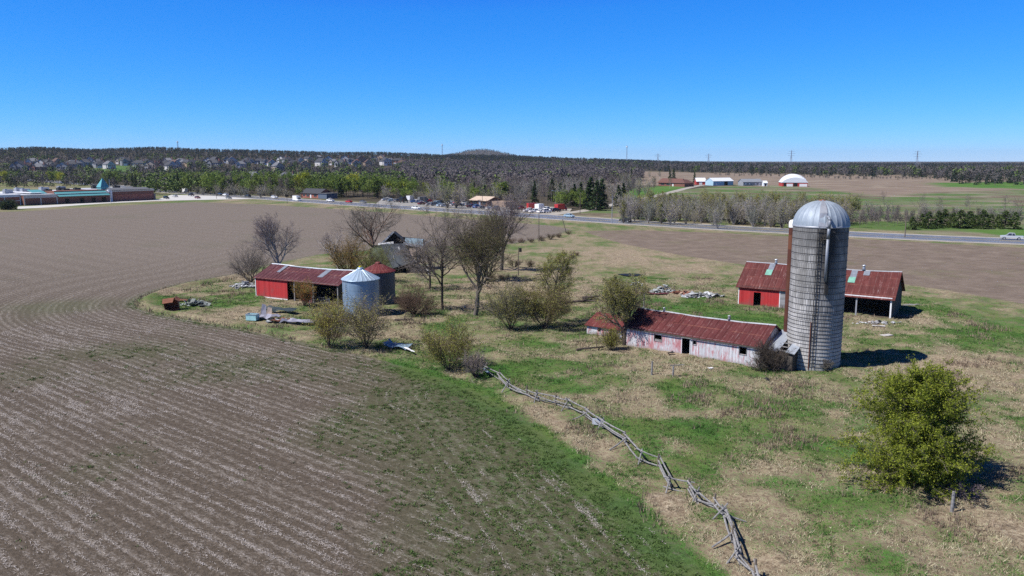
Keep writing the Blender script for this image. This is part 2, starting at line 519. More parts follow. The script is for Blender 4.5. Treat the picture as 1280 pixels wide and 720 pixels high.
rows = np.where(d_fence < 11, d_fence, d_rows)
lawn = np.clip(lawn + .0, 0, 1)
nx, ny = len(xs), len(ys)
I = (np.arange(ny - 1)[:, None] * nx + np.arange(nx - 1)[None]).ravel()
quads = np.stack([I, I + 1, I + nx + 1, I + nx], 1)

n = NT('pasture_and_fields', 0.95, 0.1)
P = n.pos(); px_, py_, pz_ = n.sep(P)
f1 = n.noise(P, .22, 4); f2 = n.noise(P, .9, 4, .6); f3 = n.noise(P, 3.2, 4, .65); f4 = n.noise(P, 11, 3, .7); f5 = n.noise(P, 30, 2, .7)
mixn = n.m_('ADD', n.m_('MULTIPLY', f3, .5), n.m_('MULTIPLY', f4, .5))
straw = n.ramp(mixn, [(.35, (.065, .049, .034)), (.44, (.19, .148, .098)), (.52, (.35, .285, .20)), (.63, (.54, .465, .35))])
straw = n.mix(n.mr(f2, .35, .65), straw, n.mix(.5, straw, (.16, .115, .08, 1)))
green = n.ramp(mixn, [(.32, (.017, .042, .010)), (.5, (.050, .126, .024)), (.68, (.10, .22, .046))])
green = n.mix(n.mr(f1, .4, .62), green, n.mix(.45, green, (.14, .16, .05, 1)))
lv = n.m_('ADD', n.attr('lush'), n.m_('ADD', n.m_('MULTIPLY', n.m_('SUBTRACT', f3, .5), 1.15), n.m_('MULTIPLY', n.m_('SUBTRACT', f4, .5), 1.9)))
past = n.mix(n.mr(lv, .36, .68), straw, green)
dark = n.m_('MULTIPLY', n.mr(n.noise(P, 1.3, 5, .7), .54, .70), .75)
past = n.mix(dark, past, (.055, .042, .032, 1))


# stubble rows
def rowcol(s, along_v):
    wob = n.m_('ADD', s, n.m_('MULTIPLY', n.m_('SUBTRACT', f3, .5), .5))
    wv = n.m_('SINE', n.m_('MULTIPLY', wob, 2 * PI / .95))
    big = n.m_('SINE', n.m_('MULTIPLY', n.m_('ADD', s, n.m_('MULTIPLY', f2, .8)), 2 * PI / 5.7))
    return n.m_('ADD', n.m_('MULTIPLY', wv, .40), n.m_('MULTIPLY', big, .26))


DX, DY = ROW_D.x, ROW_D.y
s_str = n.m_('ADD', n.m_('MULTIPLY', px_, DY), n.m_('MULTIPLY', py_, -DX))
s_al = n.m_('ADD', n.m_('MULTIPLY', px_, DX), n.m_('MULTIPLY', py_, DY))
headm = n.mr(n.m_('ADD', n.attr('rows'), n.m_('MULTIPLY', f1, 6)), 30, 36)
rr = n.m_('ADD', n.m_('MULTIPLY', rowcol(n.attr('rows'), 0), n.m_('SUBTRACT', 1, headm)), n.m_('MULTIPLY', rowcol(s_str, 0), headm))
rr = n.m_('MULTIPLY', rr, n.mr(py_, 100, 200, 1.0, .28))
sv = n.comb(n.m_('MULTIPLY', s_str, 3.0), n.m_('MULTIPLY', s_al, .8), 0)
st = n.noise(sv, 1.6, 5, .72); st2 = n.noise(P, 7, 4, .75)
sb = n.m_('ADD', n.m_('MULTIPLY', st, .75), n.m_('ADD', n.m_('MULTIPLY', st2, .55), n.m_('MULTIPLY', rr, .115)))
sb = n.m_('ADD', sb, n.m_('MULTIPLY', n.m_('SUBTRACT', f2, .5), .18))
soil = n.ramp(n.m_('ADD', n.m_('MULTIPLY', f3, .5), n.m_('MULTIPLY', f5, .5)), [(.33, (.036, .029, .021)), (.54, (.104, .083, .063)), (.72, (.20, .163, .128))])
resid = n.ramp(f4, [(.3, (.24, .21, .18)), (.7, (.45, .41, .37))])
crop = n.mix(n.m_('MULTIPLY', n.mr(sb, .655, .83), n.mr(py_, 70, 150, .55, .85)), soil, resid)
crop = n.mix(n.m_('MULTIPLY', n.mr(py_, 85, 190), .5), crop, n.mix(n.mr(sb, .45, .75), (.118, .096, .079, 1), (.255, .218, .188, 1)))
we = n.m_('ADD', n.m_('ADD', n.attr('weeds'), n.m_('MULTIPLY', n.m_('SUBTRACT', n.noise(P, 2.0, 4, .7), .5), 1.35)), n.m_('MULTIPLY', rr, .05))
crop = n.mix(n.m_('MULTIPLY', n.mr(n.attr('weeds'), .20, .55), .55), crop, n.mix(.6, crop, (.055, .085, .020, 1)))
crop = n.mix(n.m_('MULTIPLY', n.mr(we, .54, .80), .75), crop, n.mix(.25, green, (.03, .05, .015, 1)))
plow = n.ramp(n.m_('ADD', n.m_('MULTIPLY', n.noise(n.mp(P, (1, 3.2, 1), (0, 0, R(-30))), .5, 5, .75), .6), n.m_('MULTIPLY', f1, .4)), [(.34, (.115, .088, .068)), (.52, (.175, .138, .11)), (.68, (.25, .205, .165))])
plow = n.mix(n.m_('MULTIPLY', n.mr(n.noise(P, .08, 5, .7), .54, .66), .35), plow, (.13, .135, .06, 1))


def edge(a, wdt):
    return n.mr(n.m_('ADD', n.attr(a), n.m_('MULTIPLY', n.m_('SUBTRACT', f2, .5), wdt)), -.35, .35)


g = n.mix(edge('crop', 2.4), past, crop)
g = n.mix(edge('plow', 3.0), g, plow)
# far country
h1 = n.noise(P, .035, 5, .65); h2 = n.noise(n.mp(P, (1, 2.6, 1), (0, 0, .2)), .012, 4, .6)
meadc = n.mix(n.mr(n.m_('ADD', n.m_('MULTIPLY', h1, .5), n.m_('MULTIPLY', h2, .5)), .45, .57), (.078, .132, .036, 1), n.mix(n.mr(h1, .45, .6), (.26, .225, .17, 1), (.12, .095, .065, 1)))
tanc = n.mix(n.mr(h2, .4, .62), (.20, .155, .12, 1), n.mix(n.mr(h1, .4, .6), (.27, .225, .17, 1), (.15, .115, .085, 1)))
g = n.mix(n.attr('wood'), g, n.mix(n.mr(h1, .4, .6), (.045, .04, .028, 1), (.085, .07, .05, 1)))
g = n.mix(n.attr('mead'), g, meadc)
g = n.mix(n.attr('tan'), g, tanc)
g = n.mix(n.m_('MAXIMUM', n.attr('lawn'), n.attr('gband')), g, n.mix(n.mr(h1, .4, .62), (.055, .14, .022, 1), (.095, .165, .04, 1)))
n.col(g)
hgt = n.m_('ADD', n.m_('ADD', n.m_('MULTIPLY', f3, .5), n.m_('MULTIPLY', f4, .28)), n.m_('ADD', n.m_('MULTIPLY', f5, .12), n.m_('MULTIPLY', n.m_('MULTIPLY', rr, n.mr(n.attr('crop'), -.3, .3)), .06)))
n.bump(hgt, .9, .22)
me = np_mesh('ground', np.stack([x, y, Z], 1), [quads], [n.m], smooth=[True],
             attrs={'crop': (np.clip(sd_crop, -6, 6), 'POINT'), 'plow': (np.clip(sd_plow, -6, 6), 'POINT'), 'rows': (rows, 'POINT'), 'lush': (lush, 'POINT'), 'weeds': (weeds, 'POINT'),
                    'mead': (mead, 'POINT'), 'lawn': (lawn, 'POINT'), 'tan': (tan, 'POINT'), 'gband': (gband, 'POINT'), 'wood': (wood, 'POINT')})
tag(link('ground', me), kind='structure')


# ------------------------------------------------------------------ roads, laid as sheets one above the other
def ribbon(name, pts, w0, w1, z, mat, dense=8.0):
    """strip between lateral offsets w0..w1 (metres, positive to the left of travel)"""
    P2 = []
    for i in range(len(pts) - 1):
        a, b = Vector(pts[i][:2]), Vector(pts[i + 1][:2]); k = max(1, int((b - a).length / dense))
        for j in range(k): P2.append(a.lerp(b, j / k))
    P2.append(Vector(pts[-1][:2])); V = []
    for i, p in enumerate(P2):
        d = (P2[min(i + 1, len(P2) - 1)] - P2[max(i - 1, 0)]).normalized(); nn = Vector((-d.y, d.x))
        for o in (w0, w1):
            q = p + nn * o; V.append((q.x, q.y, float(terrain(q.x, q.y)) + z))
    m = MB(); m.add(V, [(2 * i, 2 * i + 1, 2 * i + 3, 2 * i + 2) for i in range(len(P2) - 1)])
    m.f = [f[::-1] for f in m.f]
    return m.mesh(name, mat)


def asphalt(name, c0, c1):
    n = NT(name, .42 if name == 'asphalt' else .75, .5 if name == 'asphalt' else .3); P = n.pos()
    n.col(n.ramp(n.m_('ADD', n.m_('MULTIPLY', n.noise(P, .25, 5, .6), .6), n.m_('MULTIPLY', n.noise(P, 6, 4, .7), .4)), [(.35, c0), (.65, c1)]))
    n.bump(n.noise(P, 20, 3), .2, .02); return n.m


M = {}
M['asphalt'] = asphalt('asphalt', (.120, .128, .140), (.175, .182, .195))
M['gravel'] = asphalt('gravel', (.26, .235, .20), (.42, .39, .34))
M['pavement'] = asphalt('concrete_pavement', (.42, .41, .39), (.56, .55, .53))
M['lot'] = asphalt('old_asphalt', (.20, .19, .18), (.33, .32, .30))
M['paint_white'] = plain('road_paint_white', (.75, .75, .74), .6)
M['paint_yellow'] = plain('road_paint_yellow', (.65, .46, .06), .6)
RP = smooth_pts(ROAD_PTS, 4)
tag(link('gravel_shoulder', ribbon('gravel_shoulder', RP, -10.6, 10.6, .03, M['gravel'])), kind='structure')
tag(link('highway', ribbon('highway', RP, -7.6, 7.6, .05, M['asphalt'])), kind='structure')
rm = [ribbon('m', RP, a - .09, a + .09, .062, M['paint_white']) for a in (-6.9, 6.9)] + [ribbon('m', RP, a - .08, a + .08, .062, M['paint_yellow']) for a in (-.2, .2)]
V = []; F = []; MI = []
for k, r in enumerate(rm):
    o = len(V); V += [tuple(v.co) for v in r.vertices]; F += [[i + o for i in p.vertices] for p in r.polygons]; MI += [0 if k < 2 else 1] * len(r.polygons)
P2 = [Vector(p) for p in RP]
for off in (-3.5, 3.5):          # broken lane lines
    for i in range(len(P2) - 1):
        a, b = P2[i], P2[i + 1]; L = (b - a).length; d = (b - a) / L; nn = Vector((-d.y, d.x))
        t = 0
        while t + 3 < L:
            q0 = a + d * t + nn * off; q1 = q0 + d * 3; h = nn * .08; o = len(V)
            V += [(q.x, q.y, float(terrain(q.x, q.y)) + .062) for q in (q0 - h, q1 - h, q1 + h, q0 + h)]; F.append([o, o + 1, o + 2, o + 3]); MI.append(0); t += 9
mk = bpy.data.meshes.new('road_markings'); mk.from_pydata(V, [], F); mk.materials.append(M['paint_white']); mk.materials.append(M['paint_yellow']); mk.polygons.foreach_set('material_index', MI)
tag(link('road_markings', mk), kind='structure')
DRIVE = smooth_pts(gp([(676, 270), (700, 267), (730, 263.5), (765, 256), (800, 249.5), (838, 240.5), (862, 234.5), (884, 231), (925, 231.5), (975, 233)]), 4)
tag(link('driveway', ribbon('driveway', DRIVE, -3.0, 3.0, .045, M['gravel'], 4)), kind='structure')


def sheet(name, pxs, z, mat):
    m = MB(); pts = [G(*p) for p in pxs]; m.add([(p.x, p.y, z) for p in pts], [tuple(range(len(pts)))])
    me = m.mesh(name, mat)
    if me.polygons[0].normal.z < 0: me.flip_normals()
    return tag(link(name, me), kind='structure')


sheet('parking_lot', [(470, 254.5), (560, 259.8), (625, 264.2), (655, 266), (664, 262.5), (640, 257.5), (600, 254), (520, 248.8), (478, 248.4)], .036, M['lot'])
sheet('gravel_lot', [(640, 264), (676, 268.2), (712, 265), (715, 261), (690, 258.5), (655, 258.5)], .040, M['gravel'])
sheet('school_parking', [(196, 249.8), (232, 250.3), (318, 248.6), (262, 244.8), (214, 243.5)], .036, M['pavement'])
sheet('school_drive', [(22, 261.2), (60, 259.3), (130, 254.4), (196, 251.2), (232, 250.3), (196, 249.0), (130, 252.6), (60, 256.5), (22, 258.2)], .032, M['pavement'])
# ------------------------------------------------------------------ building materials
def rust_roof(name, base=(.104, .025, .024), pale=.5, sheet=.82, seed=0.0):
    """old red-painted metal sheets; local x along the ridge"""
    n = NT(name, .55, .35); o = n.obj(); ox, oy, oz = n.sep(o)
    v = n.mp(o, (1, 1, 1), (0, 0, 0), (seed, seed * 2, 0))
    a = n.noise(v, .5, 5, .65); b = n.noise(n.mp(v, (3.2, .5, .5)), 1.1, 5, .7); c = n.noise(v, 5, 4, .7)
    cell = n.noise(n.comb(n.m_('ADD', n.m_('FLOOR', n.m_('DIVIDE', ox, sheet)), seed), n.m_('FLOOR', n.m_('DIVIDE', oz, 1.05)), 0.5), 7.3, 0)
    col = n.ramp(n.m_('ADD', n.m_('MULTIPLY', a, .45), n.m_('MULTIPLY', b, .55)), [(.32, tuple(k * .55 for k in base)), (.5, base), (.68, (base[0] * 1.45, base[1] * 1.9, base[2] * 1.9))])
    col = n.mix(n.m_('MULTIPLY', n.mr(cell, .3, .7), .5), col, tuple(k * .6 for k in base) + (1,))
    col = n.mix(n.m_('MULTIPLY', n.mr(b, .60, .72), pale), col, (.36, .30, .285, 1))
    seam = n.mr(n.m_('ABSOLUTE', n.m_('SUBTRACT', n.m_('FRACT', n.m_('DIVIDE', ox, sheet)), .5)), .462, .492)
    col = n.mix(n.m_('MULTIPLY', n.m_('MULTIPLY', seam, n.mr(c, .45, .62)), .55), col, (.34, .25, .23, 1))
    lap = n.mr(n.m_('ABSOLUTE', n.m_('SUBTRACT', n.m_('FRACT', n.m_('DIVIDE', oz, 1.05)), .5)), .46, .49)
    col = n.mix(n.m_('MULTIPLY', n.m_('MULTIPLY', lap, n.mr(a, .4, .6)), .5), col, (.27, .11, .07, 1))
    n.col(col)
    n.rough(n.mr(c, .3, .7, .42, .75))
    n.bump(n.m_('ADD', n.m_('SINE', n.m_('MULTIPLY', ox, 2 * PI / .137)), n.m_('MULTIPLY', c, .5)), .35, .02)
    return n.m


def peel_wall():
    n = NT('peeling_whitewash', .85, .2); o = n.obj(); ox, oy, oz = n.sep(o)
    s = n.noise(n.mp(o, (3.2, 3.2, .45)), 1.6, 6, .75); a = n.noise(o, .45, 3); f = n.noise(n.mp(o, (6, 6, 1)), 3, 4, .7)
    board = n.noise(n.comb(n.m_('FLOOR', n.m_('DIVIDE', ox, .19)), .3, .7), 5.1, 0)
    c = n.ramp(n.m_('ADD', n.m_('MULTIPLY', f, .6), n.m_('MULTIPLY', board, .4)), [(.3, (.28, .29, .31)), (.5, (.50, .51, .54)), (.7, (.68, .69, .72))])
    red = n.m_('MULTIPLY', n.mr(n.m_('ADD', s, n.m_('MULTIPLY', n.m_('SUBTRACT', a, .5), .55)), .455, .60), .9)
    c = n.mix(red, c, n.ramp(f, [(.3, (.30, .07, .08)), (.7, (.50, .22, .24))]))
    gap = n.mr(n.m_('ABSOLUTE', n.m_('SUBTRACT', n.m_('FRACT', n.m_('DIVIDE', ox, .19)), .5)), .45, .49)
    c = n.mix(n.m_('MULTIPLY', gap, .5), c, (.14, .12, .12, 1))
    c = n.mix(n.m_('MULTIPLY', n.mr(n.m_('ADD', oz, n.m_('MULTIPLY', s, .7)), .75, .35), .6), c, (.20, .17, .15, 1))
    n.col(c); return n.m


def boards(name, c0, c1, w=.2, horiz=False, gapc=(.05, .04, .035)):
    n = NT(name, .85, .2); o = n.obj(); ox, oy, oz = n.sep(o)
    k = oz if horiz else n.m_('ADD', ox, oy)
    b = n.noise(n.comb(n.m_('FLOOR', n.m_('DIVIDE', k, w)), .2, .4), 6.1, 0)
    f = n.noise(n.mp(o, (.6, .6, 6) if horiz else (6, 6, .6)), 2.2, 5, .7)
    c = n.ramp(n.m_('ADD', n.m_('MULTIPLY', b, .45), n.m_('MULTIPLY', f, .55)), [(.3, c0), (.7, c1)])
    big = n.noise(n.mp(o, (1, 1, .5)), .9, 5, .7)
    c = n.mix(n.m_('MULTIPLY', n.mr(big, .50, .68), .55), c, tuple(min(1, q * .55 + .06) for q in c0) + (1,))
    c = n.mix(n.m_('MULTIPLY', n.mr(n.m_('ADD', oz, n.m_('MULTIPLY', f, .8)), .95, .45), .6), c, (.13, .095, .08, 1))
    gap = n.mr(n.m_('ABSOLUTE', n.m_('SUBTRACT', n.m_('FRACT', n.m_('DIVIDE', k, w)), .5)), .45, .49)
    n.col(n.mix(n.m_('MULTIPLY', gap, .7), c, (*gapc, 1)))
    return n.m


def galv(name, c0, c1, rib=0.0, rust=.25, rough=.42, metal=.45):
    n = NT(name, rough, .5, metal); o = n.obj(); ox, oy, oz = n.sep(o)
    a = n.noise(n.mp(o, (1.2, 1.2, .35)), 1.3, 5, .65); b = n.noise(o, 6, 4, .7)
    c = n.ramp(n.m_('ADD', n.m_('MULTIPLY', a, .6), n.m_('MULTIPLY', b, .4)), [(.32, c0), (.68, c1)])
    c = n.mix(n.m_('MULTIPLY', n.mr(n.noise(n.mp(o, (2.5, 2.5, .5)), 1.1, 5, .7), .60, .72), rust), c, (.22, .11, .06, 1))
    n.col(c)
    if rib: n.bump(n.m_('SINE', n.m_('MULTIPLY', oz, 2 * PI / rib)), .5, .03)
    return n.m


M['rust_roof'] = rust_roof('rusty_red_roof', pale=.35)
M['rust_roof_b'] = rust_roof('rusty_red_roof_patched', (.108, .025, .022), .5, .9, 7.0)
M['rust_roof_c'] = rust_roof('rusty_maroon_roof', (.092, .024, .028), .9, .8, 13.0)
M['rust_roof_d'] = rust_roof('rusty_roof_grey_sheets', (.135, .030, .026), .9, .6, 19.0)
M['peel'] = peel_wall()
M['red_boards'] = boards('red_painted_boards', (.32, .018, .022), (.52, .055, .055), .22, gapc=(.14, .012, .015))
M['red_worn'] = boards('worn_red_boards', (.26, .03, .03), (.42, .07, .05), .22, gapc=(.08, .02, .02))
M['grey_boards'] = boards('weathered_grey_boards', (.16, .155, .16), (.36, .36, .38), .16, True)
M['dark_wood'] = boards('dark_old_wood', (.045, .038, .033), (.11, .095, .08), .2)
M['grey_wood'] = plain('weathered_rail', (.21, .205, .205), .85, .2, var=.45, scale=5)
M['white_trim'] = plain('white_trim_paint', (.72, .72, .73), .6, var=.12)
M['galv'] = galv('galvanised_sheet', (.33, .37, .43), (.52, .57, .63), rust=.2)
M['galv_dull'] = galv('dull_galvanised', (.22, .23, .26), (.40, .42, .46), rust=.5, metal=.25)
M['dark'] = plain('dark_void', (.02, .018, .016), .9, .1)
M['earth_floor'] = plain('earth_floor', (.10, .08, .06), .95, .1)
M['green_panel'] = plain('faded_green_panel', (.16, .36, .28), .5, .4, var=.2)
M['pale_sheet'] = plain('pale_roof_sheet', (.20, .22, .26), .5, .4, .2, var=.25)
M['glass'] = plain('dark_glass', (.03, .04, .05), .12, .6)
M['black_metal'] = plain('black_metal', (.025, .024, .024), .6)
M['rust'] = galv('bare_rust', (.09, .032, .018), (.26, .10, .05), rust=.5, rough=.8, metal=.1)
M['pole_wood'] = plain('pole_wood', (.14, .115, .095), .85, .2, var=.3, scale=3)


def frame_box(m, x0, x1, z0, z1, y, w=.1, t=.05):
    """four trim boards round an opening in the wall plane y (outside is -y)"""
    m.box(x0 - w, x0, y - t, y - .003, z0 - w, z1 + w); m.box(x1, x1 + w, y - t, y - .003, z0 - w, z1 + w)
    m.box(x0, x1, y - t, y - .003, z1, z1 + w); m.box(x0, x1, y - t, y - .003, z0 - w, z0)


def front_wall(m, L, h, holes, t=.14, z0=-.35, y=0.0, x0=0.0):
    """wall along x with rectangular holes (a, b, za, zb)"""
    cuts = sorted(holes); cx = x0
    for a, b, za, zb in cuts:
        if a > cx: m.box(cx, a, y, y + t, z0, h)
        if za > z0: m.box(a, b, y, y + t, z0, za)
        if zb < h: m.box(a, b, y, y + t, zb, h)
        cx = b
    if cx < L: m.box(cx, L, y, y + t, z0, h)


def sagger(L, ev, rd, amp, seed):
    """how far an old ridge has settled at x, nothing at the eaves"""
    def fn(x_, z_):
        u = min(1.0, max(0.0, (z_ - ev) / (rd - ev)))
        return -amp * u * (.75 * math.sin(PI * min(1, max(0, x_ / L))) + .9 * (float(fbm(np.array([x_ / 2.6 + seed]), np.array([seed * 1.7]), 5, 3)[0]) - .5))
    return fn


def gable_roof(m, L, D, eave, ridge, ov=.3, gov=.35, t=.06, ribs=.82):
    s = (ridge - eave) / (D / 2); ze = eave - s * ov; n = 14 if ribs else 1
    for i in range(n):
        a, b = -gov + (L + 2 * gov) * i / n, -gov + (L + 2 * gov) * (i + 1) / n
        m.slab((a, -ov, ze), (b, -ov, ze), (b, D / 2, ridge), (a, D / 2, ridge), t)
        m.slab((b, D + ov, ze), (a, D + ov, ze), (a, D / 2 + .004, ridge), (b, D / 2 + .004, ridge), t)
    if ribs:
        k = int((L + 2 * gov) / ribs)
        for i in range(k + 1):
            xx = min(max(-gov + (L + 2 * gov) * i / k, -gov + .03), L + gov - .03)
            for y0, y1 in ((-ov, D / 2 - .03), (D + ov, D / 2 + .03)):
                z1 = ridge - abs(y1 - D / 2) * s
                m.slab((xx - .025, min(y0, y1), ze + .035 if y0 < y1 else z1 + .035), (xx + .025, min(y0, y1), ze + .035 if y0 < y1 else z1 + .035),
                       (xx + .025, max(y0, y1), z1 + .035 if y0 < y1 else ze + .035), (xx - .025, max(y0, y1), z1 + .035 if y0 < y1 else ze + .035), .045)


def between(name, label, cat, pl, pr):
    a, b = G(*pl), G(*pr); d = b - a
    return thing(name, label, cat, (a.x, a.y, 0), math.atan2(d.y, d.x)), (b - a).length


SAG = lambda x_, z_: 0.0


def roof_patch(x0, x1, u0, u1, D, eave, ridge, mat, parent, name='roof_panel', ov=.0):
    """a sheet lying on the front slope; u = 0 eave .. 1 ridge"""
    s = (ridge - eave) / (D / 2); m = MB()
    y0, y1 = D / 2 * u0, D / 2 * u1
    m.slab((x0, y0, eave + s * y0 + .05), (x1, y0, eave + s * y0 + .05), (x1, y1, eave + s * y1 + .05), (x0, y1, eave + s * y1 + .05), .03)
    return m.sag(SAG).build(name, mat, parent)


def ridge_cap(L, D, ridge, mat, parent, gov=.35, x0=None, x1=None):
    m = MB(); a = -gov if x0 is None else x0; b = L + gov if x1 is None else x1
    for i in range(14): m.prism([(D / 2 - .13, ridge - .04), (D / 2 + .13, ridge - .04), (D / 2, ridge + .075)], 'x', a + (b - a) * i / 14, a + (b - a) * (i + 1) / 14)
    return m.sag(SAG).build('ridge_cap', mat, parent)


def ridge_vent(xp, D, ridge, mat, parent, s=1.0):
    m = MB()
    m.lathe([(.0, ridge + .62 * s), (.26 * s, ridge + .48 * s), (.26 * s, ridge + .45 * s), (.15 * s, ridge + .45 * s), (.15 * s, ridge + .25 * s), (.24 * s, ridge - .1), (.0, ridge - .1)], 10, xp, D / 2)
    return m.build('roof_ventilator', mat, parent, True)


# ---- the long low shed with peeling whitewash
t, L = between('livestock_shed', 'long low shed with rusty red roof and peeling white wall beside the silo', 'shed', (781.5, 431.4), (949, 459.5))
D, ev, rd = 7.0, 2.35, 4.1
sx = L / 16.6
holes = [(3.9 * sx, 4.85 * sx, 1.15, 1.85), (7.45 * sx, 8.45 * sx, -.35, 2.0), (8.8 * sx, 9.2 * sx, 1.4, 1.85), (14.3 * sx, 15.1 * sx, 1.15, 1.95)]
m = MB(); front_wall(m, L, ev, holes); m.box(0, L, D - .14, D, -.35, ev)
for xa in (0, L - .14): m.prism([(.14, -.35), (D - .14, -.35), (D - .14, ev), (D / 2, rd - .06), (.14, ev)], 'x', xa, xa + .14)
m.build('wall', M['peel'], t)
m = MB(); m.box(.2, L - .2, .2, D - .2, -.3, .03); m.build('dirt_floor', M['earth_floor'], t)
SAG = sagger(L, ev, rd, 0.26, 1.3)
m = MB(); gable_roof(m, L, D, ev, rd, .2, .3); m.sag(SAG).build('roof', M['rust_roof'], t)
ridge_cap(L, D, rd, M['galv_dull'], t, .3)
m = MB(); m.box(-.3, L + .3, -.26, -.21, ev - .26, ev - .12); m.build('fascia', M['dark_wood'], t)
for i, h in enumerate(holes):
    m = MB(); frame_box(m, h[0], h[1], max(h[2], 0.0), h[3], 0.0, .07 if i == 1 else .05)
    if i == 1: m.v = [v for v in m.v]
    fr = m.build('door_frame' if i == 1 else 'window_frame', M['white_trim'] if i in (1,) else M['grey_wood'], t)
    if i == 0:
        q = MB(); q.box(h[0], h[1], .05, .08, h[2], h[2] + .2); q.build('window_board', M['grey_wood'], t)
ridge_vent(3.2, D, rd, M['galv_dull'], t, .7); ridge_vent(11.5, D, rd, M['galv_dull'], t, .8)
roof_patch(1.4, 2.0, .1, .95, D, ev, rd, M['rust_roof_d'], t)
roof_patch(5.3, 6.0, .52, .97, D, ev, rd, M['rust_roof_d'], t)
SHED = t; shedL, shedD = L, D

# ---- sagging lean-to between shed and silo
a = G(949, 459.5); ang = t.rotation_euler.z
ux, uy = Vector((math.cos(ang), math.sin(ang), 0)), Vector((-math.sin(ang), math.cos(ang), 0))
o = a + ux * .5 + uy * .9
t2 = thing('collapsing_lean_to', 'broken grey sheet metal lean-to squeezed between the shed end and the silo', 'lean-to', (o.x, o.y, 0), ang)
m = MB(); m.box(0, 2.7, 0, .1, -.3, 1.9); m.prism([(.1, -.3), (4.2, -.3), (4.2, 3.1), (.1, 1.9)], 'x', 2.6, 2.7); m.build('wall', M['dark_wood'], t2)
m = MB(); m.slab((-.2, -.3, 1.95), (1.15, -.3, 1.9), (1.15, 4.3, 3.3), (-.2, 4.3, 3.35), .05)
m.slab((2.0, -.25, 1.98), (2.95, -.25, 1.86), (2.95, 2.4, 2.65), (2.0, 2.4, 2.75), .05); m.slab((2.2, 3.0, 2.95), (2.9, 3.1, 2.9), (2.9, 4.3, 3.25), (2.2, 4.3, 3.32), .05)
m.build('roof', M['galv'], t2)
m = MB()
for k in range(6): m.beam((.9, .1 + k * .8, 2.02 + k * .24), (2.7, .1 + k * .8, 1.98 + k * .24), .08, .1)
m.build('rafter_frame', M['grey_wood'], t2)

# ---- small shed at the far end of the row
a = G(733.4, 417); o = Vector((a.x, a.y, 0))
t3 = thing('small_shed', 'small low shed with streaked rusty roof half hidden by the budding tree', 'shed', o, ang)
L3, D3 = 5.2, 4.4
m = MB(); front_wall(m, L3, 1.25, [(1.7, 2.1, .5, 1.0), (3.4, 4.2, -.3, 1.05)]); m.box(0, L3, D3 - .1, D3, -.3, 1.3)
for xa in (0, L3 - .12): m.prism([(.14, -.3), (D3 - .12, -.3), (D3 - .12, 1.3), (D3 * .62, 2.3), (.14, 1.22)], 'x', xa, xa + .12)
m.build('wall', M['peel'], t3)
m = MB()
for i in range(9):
    x0 = -.25 + i * .63
    m.slab((x0, -.3, 1.15 + .01 * (i % 2)), (x0 + .625, -.3, 1.15 + .01 * (i % 2)), (x0 + .625, D3 * .62, 2.42 + .01 * (i % 2)), (x0, D3 * .62, 2.42 + .01 * (i % 2)), .04)
m.slab((L3 + .3, D3 + .3, 1.2), (-.25, D3 + .3, 1.2), (-.25, D3 * .62 + .01, 2.40), (L3 + .3, D3 * .62 + .01, 2.40), .04)
m.build('roof', M['rust_roof_d'], t3)

# ---- drive shed with the open front, behind the silo
t, L = between('drive_shed', 'rusty roofed barn with red doors and open front standing behind the silo', 'barn', (922.4, 380.2), (1113.5, 399))
D, ev, rd = 9.6, 2.9, 6.15
holes = [(2.35, 3.45, -.3, 2.1)]
m = MB()
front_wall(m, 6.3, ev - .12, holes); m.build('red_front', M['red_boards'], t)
for x0 in (-.003, 6.2):
    m = MB(); m.box(x0, x0 + .12, -.02, -.002, -.2, ev - .15); m.build('corner_board', M['white_trim'], t)
m = MB(); m.box(6.32, 11.2, 0, .14, -.3, ev - .3); m.build('grey_front', M['grey_boards'], t)
m = MB(); m.box(0, L, D - .14, D, -.3, ev)
for xa in (0, L - .14): m.prism([(.14, -.3), (D - .14, -.3), (D - .14, ev), (D / 2, rd - .1), (.14, ev)], 'x', xa, xa + .14)
m.box(11.1, 11.25, .2, D - .2, -.3, ev); m.build('wall', M['dark_wood'], t)
for xp in (13.6, 17.0, L - .12):
    m = MB(); m.box(xp - .1, xp + .1, -.02, .18, -.3, ev - .1); m.build('post', M['galv_dull'] if xp < L - 1 else M['white_trim'], t)
m = MB(); m.box(11.2, L, -.04, .13, ev - .13, ev + .08); m.build('lintel', M['white_trim'], t)
m = MB(); m.box(-.05, 11.2, -.05, -.004, ev - .13, ev + .02); m.build('door_rail', M['dark_wood'], t)
m = MB(); m.box(.2, L - .2, .2, D - .2, -.3, .03); m.build('dirt_floor', M['earth_floor'], t)
SAG = sagger(L, ev, rd, 0.3, 4.1)
m = MB(); gable_roof(m, L, D, ev, rd, .3, .4, .07, .9); m.sag(SAG).build('roof', M['rust_roof_b'], t)
ridge_cap(L, D, rd, M['galv_dull'], t, .4)
for xp in (4.2, 16.9): ridge_vent(xp, D, rd, M['galv'], t, 1.15)
for x0, u0, u1 in ((3.2, .50, .72), (15.2, .48, .70)): roof_patch(x0, x0 + .95, u0, u1, D, ev, rd, M['green_panel'], t, 'skylight_panel')
for x0, u0, u1 in ((3.35, .72, .97), (15.3, .70, .97), (17.0, .8, .97), (6.5, .86, .97)): roof_patch(x0, x0 + .85, u0, u1, D, ev, rd, M['pale_sheet'], t, 'roof_patch')
BARN = t

